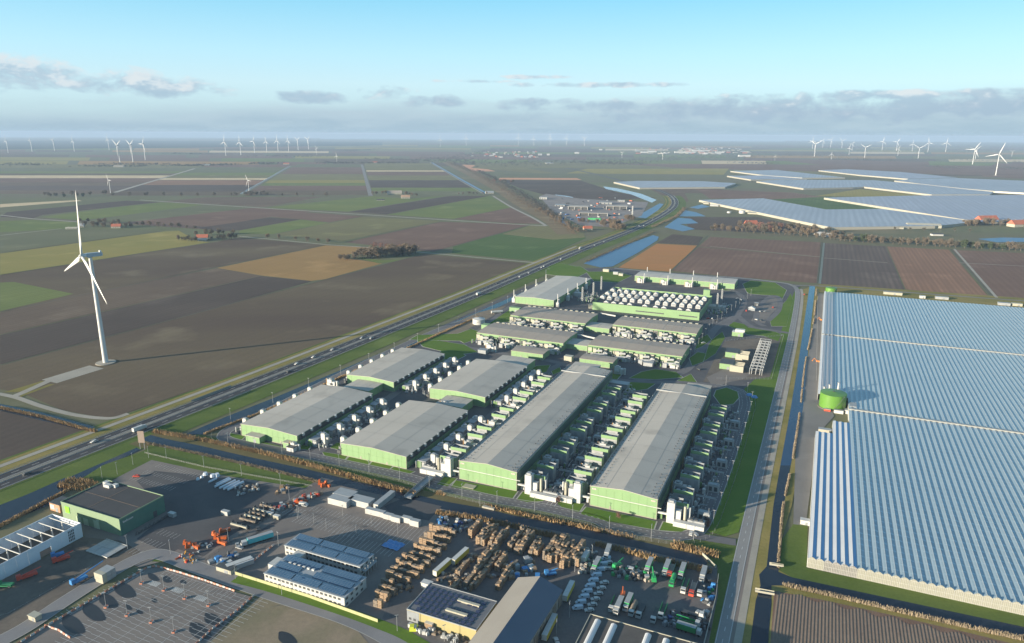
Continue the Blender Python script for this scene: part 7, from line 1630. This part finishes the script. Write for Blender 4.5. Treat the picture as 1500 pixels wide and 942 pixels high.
# blue tarpaulin and rail
mb = MB(); n_ = 10
for i in range(n_):
    for j in range(6):
        def zz(i,j): return .5+.25*math.sin(i*1.9+j)+.2*math.cos(j*2.3)
        mb.quad((i*1.1,j*1.3,zz(i,j)),((i+1)*1.1,j*1.3,zz(i+1,j)),((i+1)*1.1,(j+1)*1.3,zz(i+1,j+1)),(i*1.1,(j+1)*1.3,zz(i,j+1)))
solo('tarpaulin', mb, mat('tarp_blue',(0.06,0.20,0.45),(0.08,0.25,0.52),.5,rough=.5), 'crumpled blue tarpaulin on the asphalt by the crate rows', 'tarpaulin', P(558,801), RZ-.05)
# ---- yellow-walled hall with dark solar roof and the grey gabled shed
ylw = mat('yellow_cladding', (0.36,0.31,0.15), (0.32,0.275,0.13), .3, rough=.6)
H = 6.2; a = P(596,892,H); b = P(699,921,H); c = P(630,853,H); W = (b-a).dot(UX); D = (c-a).dot(UY)
t = thing('yellow_hall', 'flat-roofed hall with pale yellow wall and a roof full of dark solar panels', 'building', (a.x,a.y,0), RZ)
mb = MB(); mb.box(0,W,0,D,0,H-.3); part('wall', mb, ylw, t); mb = MB(); mb.box(.2,W-.2,.2,D-.2,H-.29,H-.1); part('roof', mb, mat('roof_mid', (0.115,0.12,0.135), (0.14,0.145,0.16), .2), t)
for (x0,x1,y0,y1) in ((-.1,W+.1,-.12,.2),(-.1,W+.1,D-.2,D+.12),(-.12,.2,.2,D-.2),(W-.2,W+.12,.2,D-.2)): mb = MB(); mb.box(x0,x1,y0,y1,H-.29,H+.15); part('parapet', mb, lgrey, t)
mb = MB(); mb.box(.02,6.5,-.09,-.02,0,H-.6); part('grey_wall_panel', mb, grey, t)
for x in (1,3.4): mb = MB(); mb.box(x,x+1.3,-.14,-.1,1,2.2); part('window', mb, darkm, t)
nx, ny = int((W-2)/2.9), int((D-2)/3.1); pm = None
for i in range(nx):
    for j in range(ny):
        if (j in (int(ny*.25),int(ny*.3)) and nx*.45 < i < nx*.8) or (j in (int(ny*.62),) and nx*.5 < i < nx*.85) or (i*7+j*3) % 61 == 0: continue
        if pm is None:
            mb = MB(); mb.quad((0,0,.12),(1.95,0,.12),(1.95,1.9,.38),(0,1.9,.38)); mb.quad((0,1.9,0),(0,1.9,.38),(1.95,1.9,.38),(1.95,1.9,0)); pm = mb.mesh('solar_panel', mat('pv_cell', (0.025,0.034,0.075), (0.04,0.05,0.10), .5, rough=.2, spec=.6))
        obj('solar_panel', pm, t, (1.1+i*2.9, 1.2+j*3.1, H-.08))
for (x0,x1,y) in ((.47,.78,.28),(.52,.84,.66)): mb = MB(); mb.box(W*x0,W*x1,D*y,D*y+1.5,H-.09,H+.7); part('roof_light', mb, cream, t)
# gabled shed
H = 8; a = P(700,925,H); b = P(765,944,H); c = P(755,845,H); W = 23; D = (c-a).dot(UY)
t = thing('gabled_shed', 'large grey shed with a long pitched metal roof beside the yellow hall', 'building', (a.x,a.y,0)+() if False else (a.x,a.y,0), RZ-.02)
rg = mat('roof_grey_sheet', (0.27,0.245,0.21), (0.31,0.285,0.245), .05, rough=.6, rows=(AX,1.2,(0.22,0.2,0.18),.25)); yo = -12
mb = MB(); mb.box(.2,W-.2,yo,D,0,H-.1); part('wall', mb, mat('shed_wall', (0.28,0.255,0.22), (0.24,0.22,0.19), .3, rough=.7), t)
mb = MB(); mb.v = [(.2,yo,H-.1),(W-.2,yo,H-.1),(W/2,yo,H+3.9),(.2,D,H-.1),(W-.2,D,H-.1),(W/2,D,H+3.9)]; mb.f = [(0,1,2),(5,4,3)]; mb.m=[0,0]; part('gable', mb, MATS['shed_wall'], t)
for s_ in (0,1):
    x0 = -.4 if s_ == 0 else W+.4; mb = MB(); q4 = [(x0,yo-.4,H-.2),(W/2,yo-.4,H+4),(W/2,D+.4,H+4),(x0,D+.4,H-.2)]; mb.quad(*q4); lo = [(p[0],p[1],p[2]-.2) for p in q4]
    for i in range(4): j=(i+1)%4; mb.quad(lo[i],lo[j],q4[j],q4[i])
    part('roof_slope', mb, rg if s_ == 0 else mat('roof_grey_sheet_shaded', (0.085,0.105,0.145), (0.10,0.12,0.16), .05, rough=.6), t)  # slope turned from the sun gets its shade as a darker, bluer colour
for k in range(6): mb = MB(); mb.box(W-.15,W+.1,2+k*7.5,6+k*7.5,0,5.5); part('door', mb, wood2, t)
# flat black-roofed warehouse with four white skylights
H = 7.5; a = P(844,950,H); c = P(865,899.5,H); b = P(1010,938,H); W = (b-c).dot(UX); D = 40
t = thing('skylight_hall', 'black-roofed hall with four long white skylights at the bottom edge', 'building', (c.x,c.y,0), RZ)
mb = MB(); mb.box(0,W+14,-D,0,0,H-.3); part('wall', mb, grey, t); mb = MB(); mb.box(.2,W+13.8,-D+.2,-.2,H-.29,H-.1); part('roof', mb, mat('roof_tar', (0.065,0.06,0.058), (0.095,0.088,0.082), .08, rough=.85, fine=.2), t)
for (x0,x1,y0,y1) in ((-.1,W+14,-.2,.12),(-.12,.2,-D,-.2),(W+.5,W+.8,-D,-.2)): mb = MB(); mb.box(x0,x1,y0,y1,H-.29,H+.2); part('parapet', mb, cream, t)
for x in (4.5,12,27.5,35.5):
    k = MB(); r_ = 1.5; n = 6; L = 20; pr = [(-r_*math.cos(PI*i/n), r_*.7*math.sin(PI*i/n)) for i in range(n+1)]; m_ = len(pr); k.v = [(x+u,-3-L,H-.09+z) for u,z in pr]+[(x+u,-3,H-.09+z) for u,z in pr]; k.f = [(i,i+1,m_+i+1,m_+i) for i in range(m_-1)][::-1]+[tuple(range(m_))[::-1],tuple(range(m_,2*m_))]; k.m=[0]*len(k.f); part('skylight', k, mat('skylight', (0.55,0.56,0.57), (0.5,0.51,0.53), .2, rough=.3), t)
clutter((600,918),(690,945),40,[wood2,darkm,grey,whitem],'small stored item along the yellow wall','items along the yellow wall',.8,2,2); clutter((606,921),(610,922),2,[mat('lime_machine',(0.5,0.55,0.05),None)],'lime yellow machine at the corner of the yellow hall','lime machines',2,3,1)
shed('gate_kiosk', (617,862), 5, 3, 3.2, 'white kiosk beside the solar roof hall', whitem, whitem)
for px, m, lab in [((622,921),wood,'brown crate block in front of the yellow wall')]: container(px, 4, 3, 3, m, lab)
# fences of the yards
fence([P(458,712), P(405,752), P(355,785), P(300,822)], 'dark yard fence running from the canal to the road', 1.8, darkm, 3)
fence([P(212,664), P(300,685), P(458,713)], 'low fence between grass and yard along the canal', 1.2, steel, 5)
fence([P(0,902), P(12,899), P(120,838), P(135,828)], 'white rail along the building site', .5, whitem, 6, wires=1); 
t = thing('palisade_wall', 'grey concrete panel wall along the right yard edge', 'wall')
for p, d in walk([P(1052,846), P(1048,880), P(1030,950), P(1020,985)], 3.0):
    mb = MB(); n_ = Vector((-d.y,d.x,0))*.12; e = d*2.94; mb.poly([tuple((p-n_)[:2]),tuple((p+e-n_)[:2]),tuple((p+e+n_)[:2]),tuple((p+n_)[:2])], 0, 2.4); part('wall_panel', mb, kerb, t)
# young red trees on the campus lawn
for i, px in enumerate([(1038,768),(1037,773),(906,759),(817,737),(818,735)]): tree(P(*px), 3.2, 'red', 'small red-leaved bush on the campus lawn, %s' % nth(i), None)
# blue tarps by the ring road
for i, px in enumerate([(1098,579),(1105,582)]): 
    mb = MB(); mb.cyl(0,0,0,1.4,3.2,7,2.0); solo('covered_heap', mb, MATS['tarp_blue'], 'blue covered heap on the grass by the campus bend, %s' % nth(i), 'heap', P(*px), .4)

# labels that repeat inside a group say which one by their order across the view
bpy.context.view_layer.update()
byl = {}
for o in COL.objects:
    if o.parent is None and 'label' in o and o.get('kind') is None: byl.setdefault(o['label'], []).append(o)
for lab, os_ in byl.items():
    if len(os_) < 2: continue
    def sx(o):
        v = o.location - Vector((0,0,HC)); return v.x/max(1, v.y*math.cos(TH) - v.z*math.sin(TH))
    os_.sort(key=sx)
    for i, o in enumerate(os_):
        l2 = '%s, %s from the left' % (lab, nth(i))
        if len(l2.split()) <= 16: o['label'] = l2
gcn = {}
for o in COL.objects:
    if o.parent is None and o.name.startswith('bare_tree'): gcn[o.get('group')] = gcn.get(o.get('group'), 0)+1
print('TREES', sorted(gcn.items(), key=lambda q: -q[1]))
# ================================================================== the air
hz = MB(); R_ = 36500; hz.box(-R_,R_,-R_,R_,-1.5,245)
hm = bpy.data.materials.new('haze'); hm.use_nodes = True; n = hm.node_tree.nodes; n.clear(); v = n.new('ShaderNodeVolumePrincipled'); out = n.new('ShaderNodeOutputMaterial'); hm.node_tree.links.new(v.outputs[0], out.inputs['Volume'])
v.inputs['Color'].default_value = (0.43,0.58,0.79,1); v.inputs['Density'].default_value = 5.6e-5; v.inputs['Anisotropy'].default_value = 0.0
o = obj('haze', hz.mesh('haze', hm)); o['kind'] = 'stuff'; tag(o, 'pale blue winter haze lying over the whole polder', 'haze', kind='stuff')
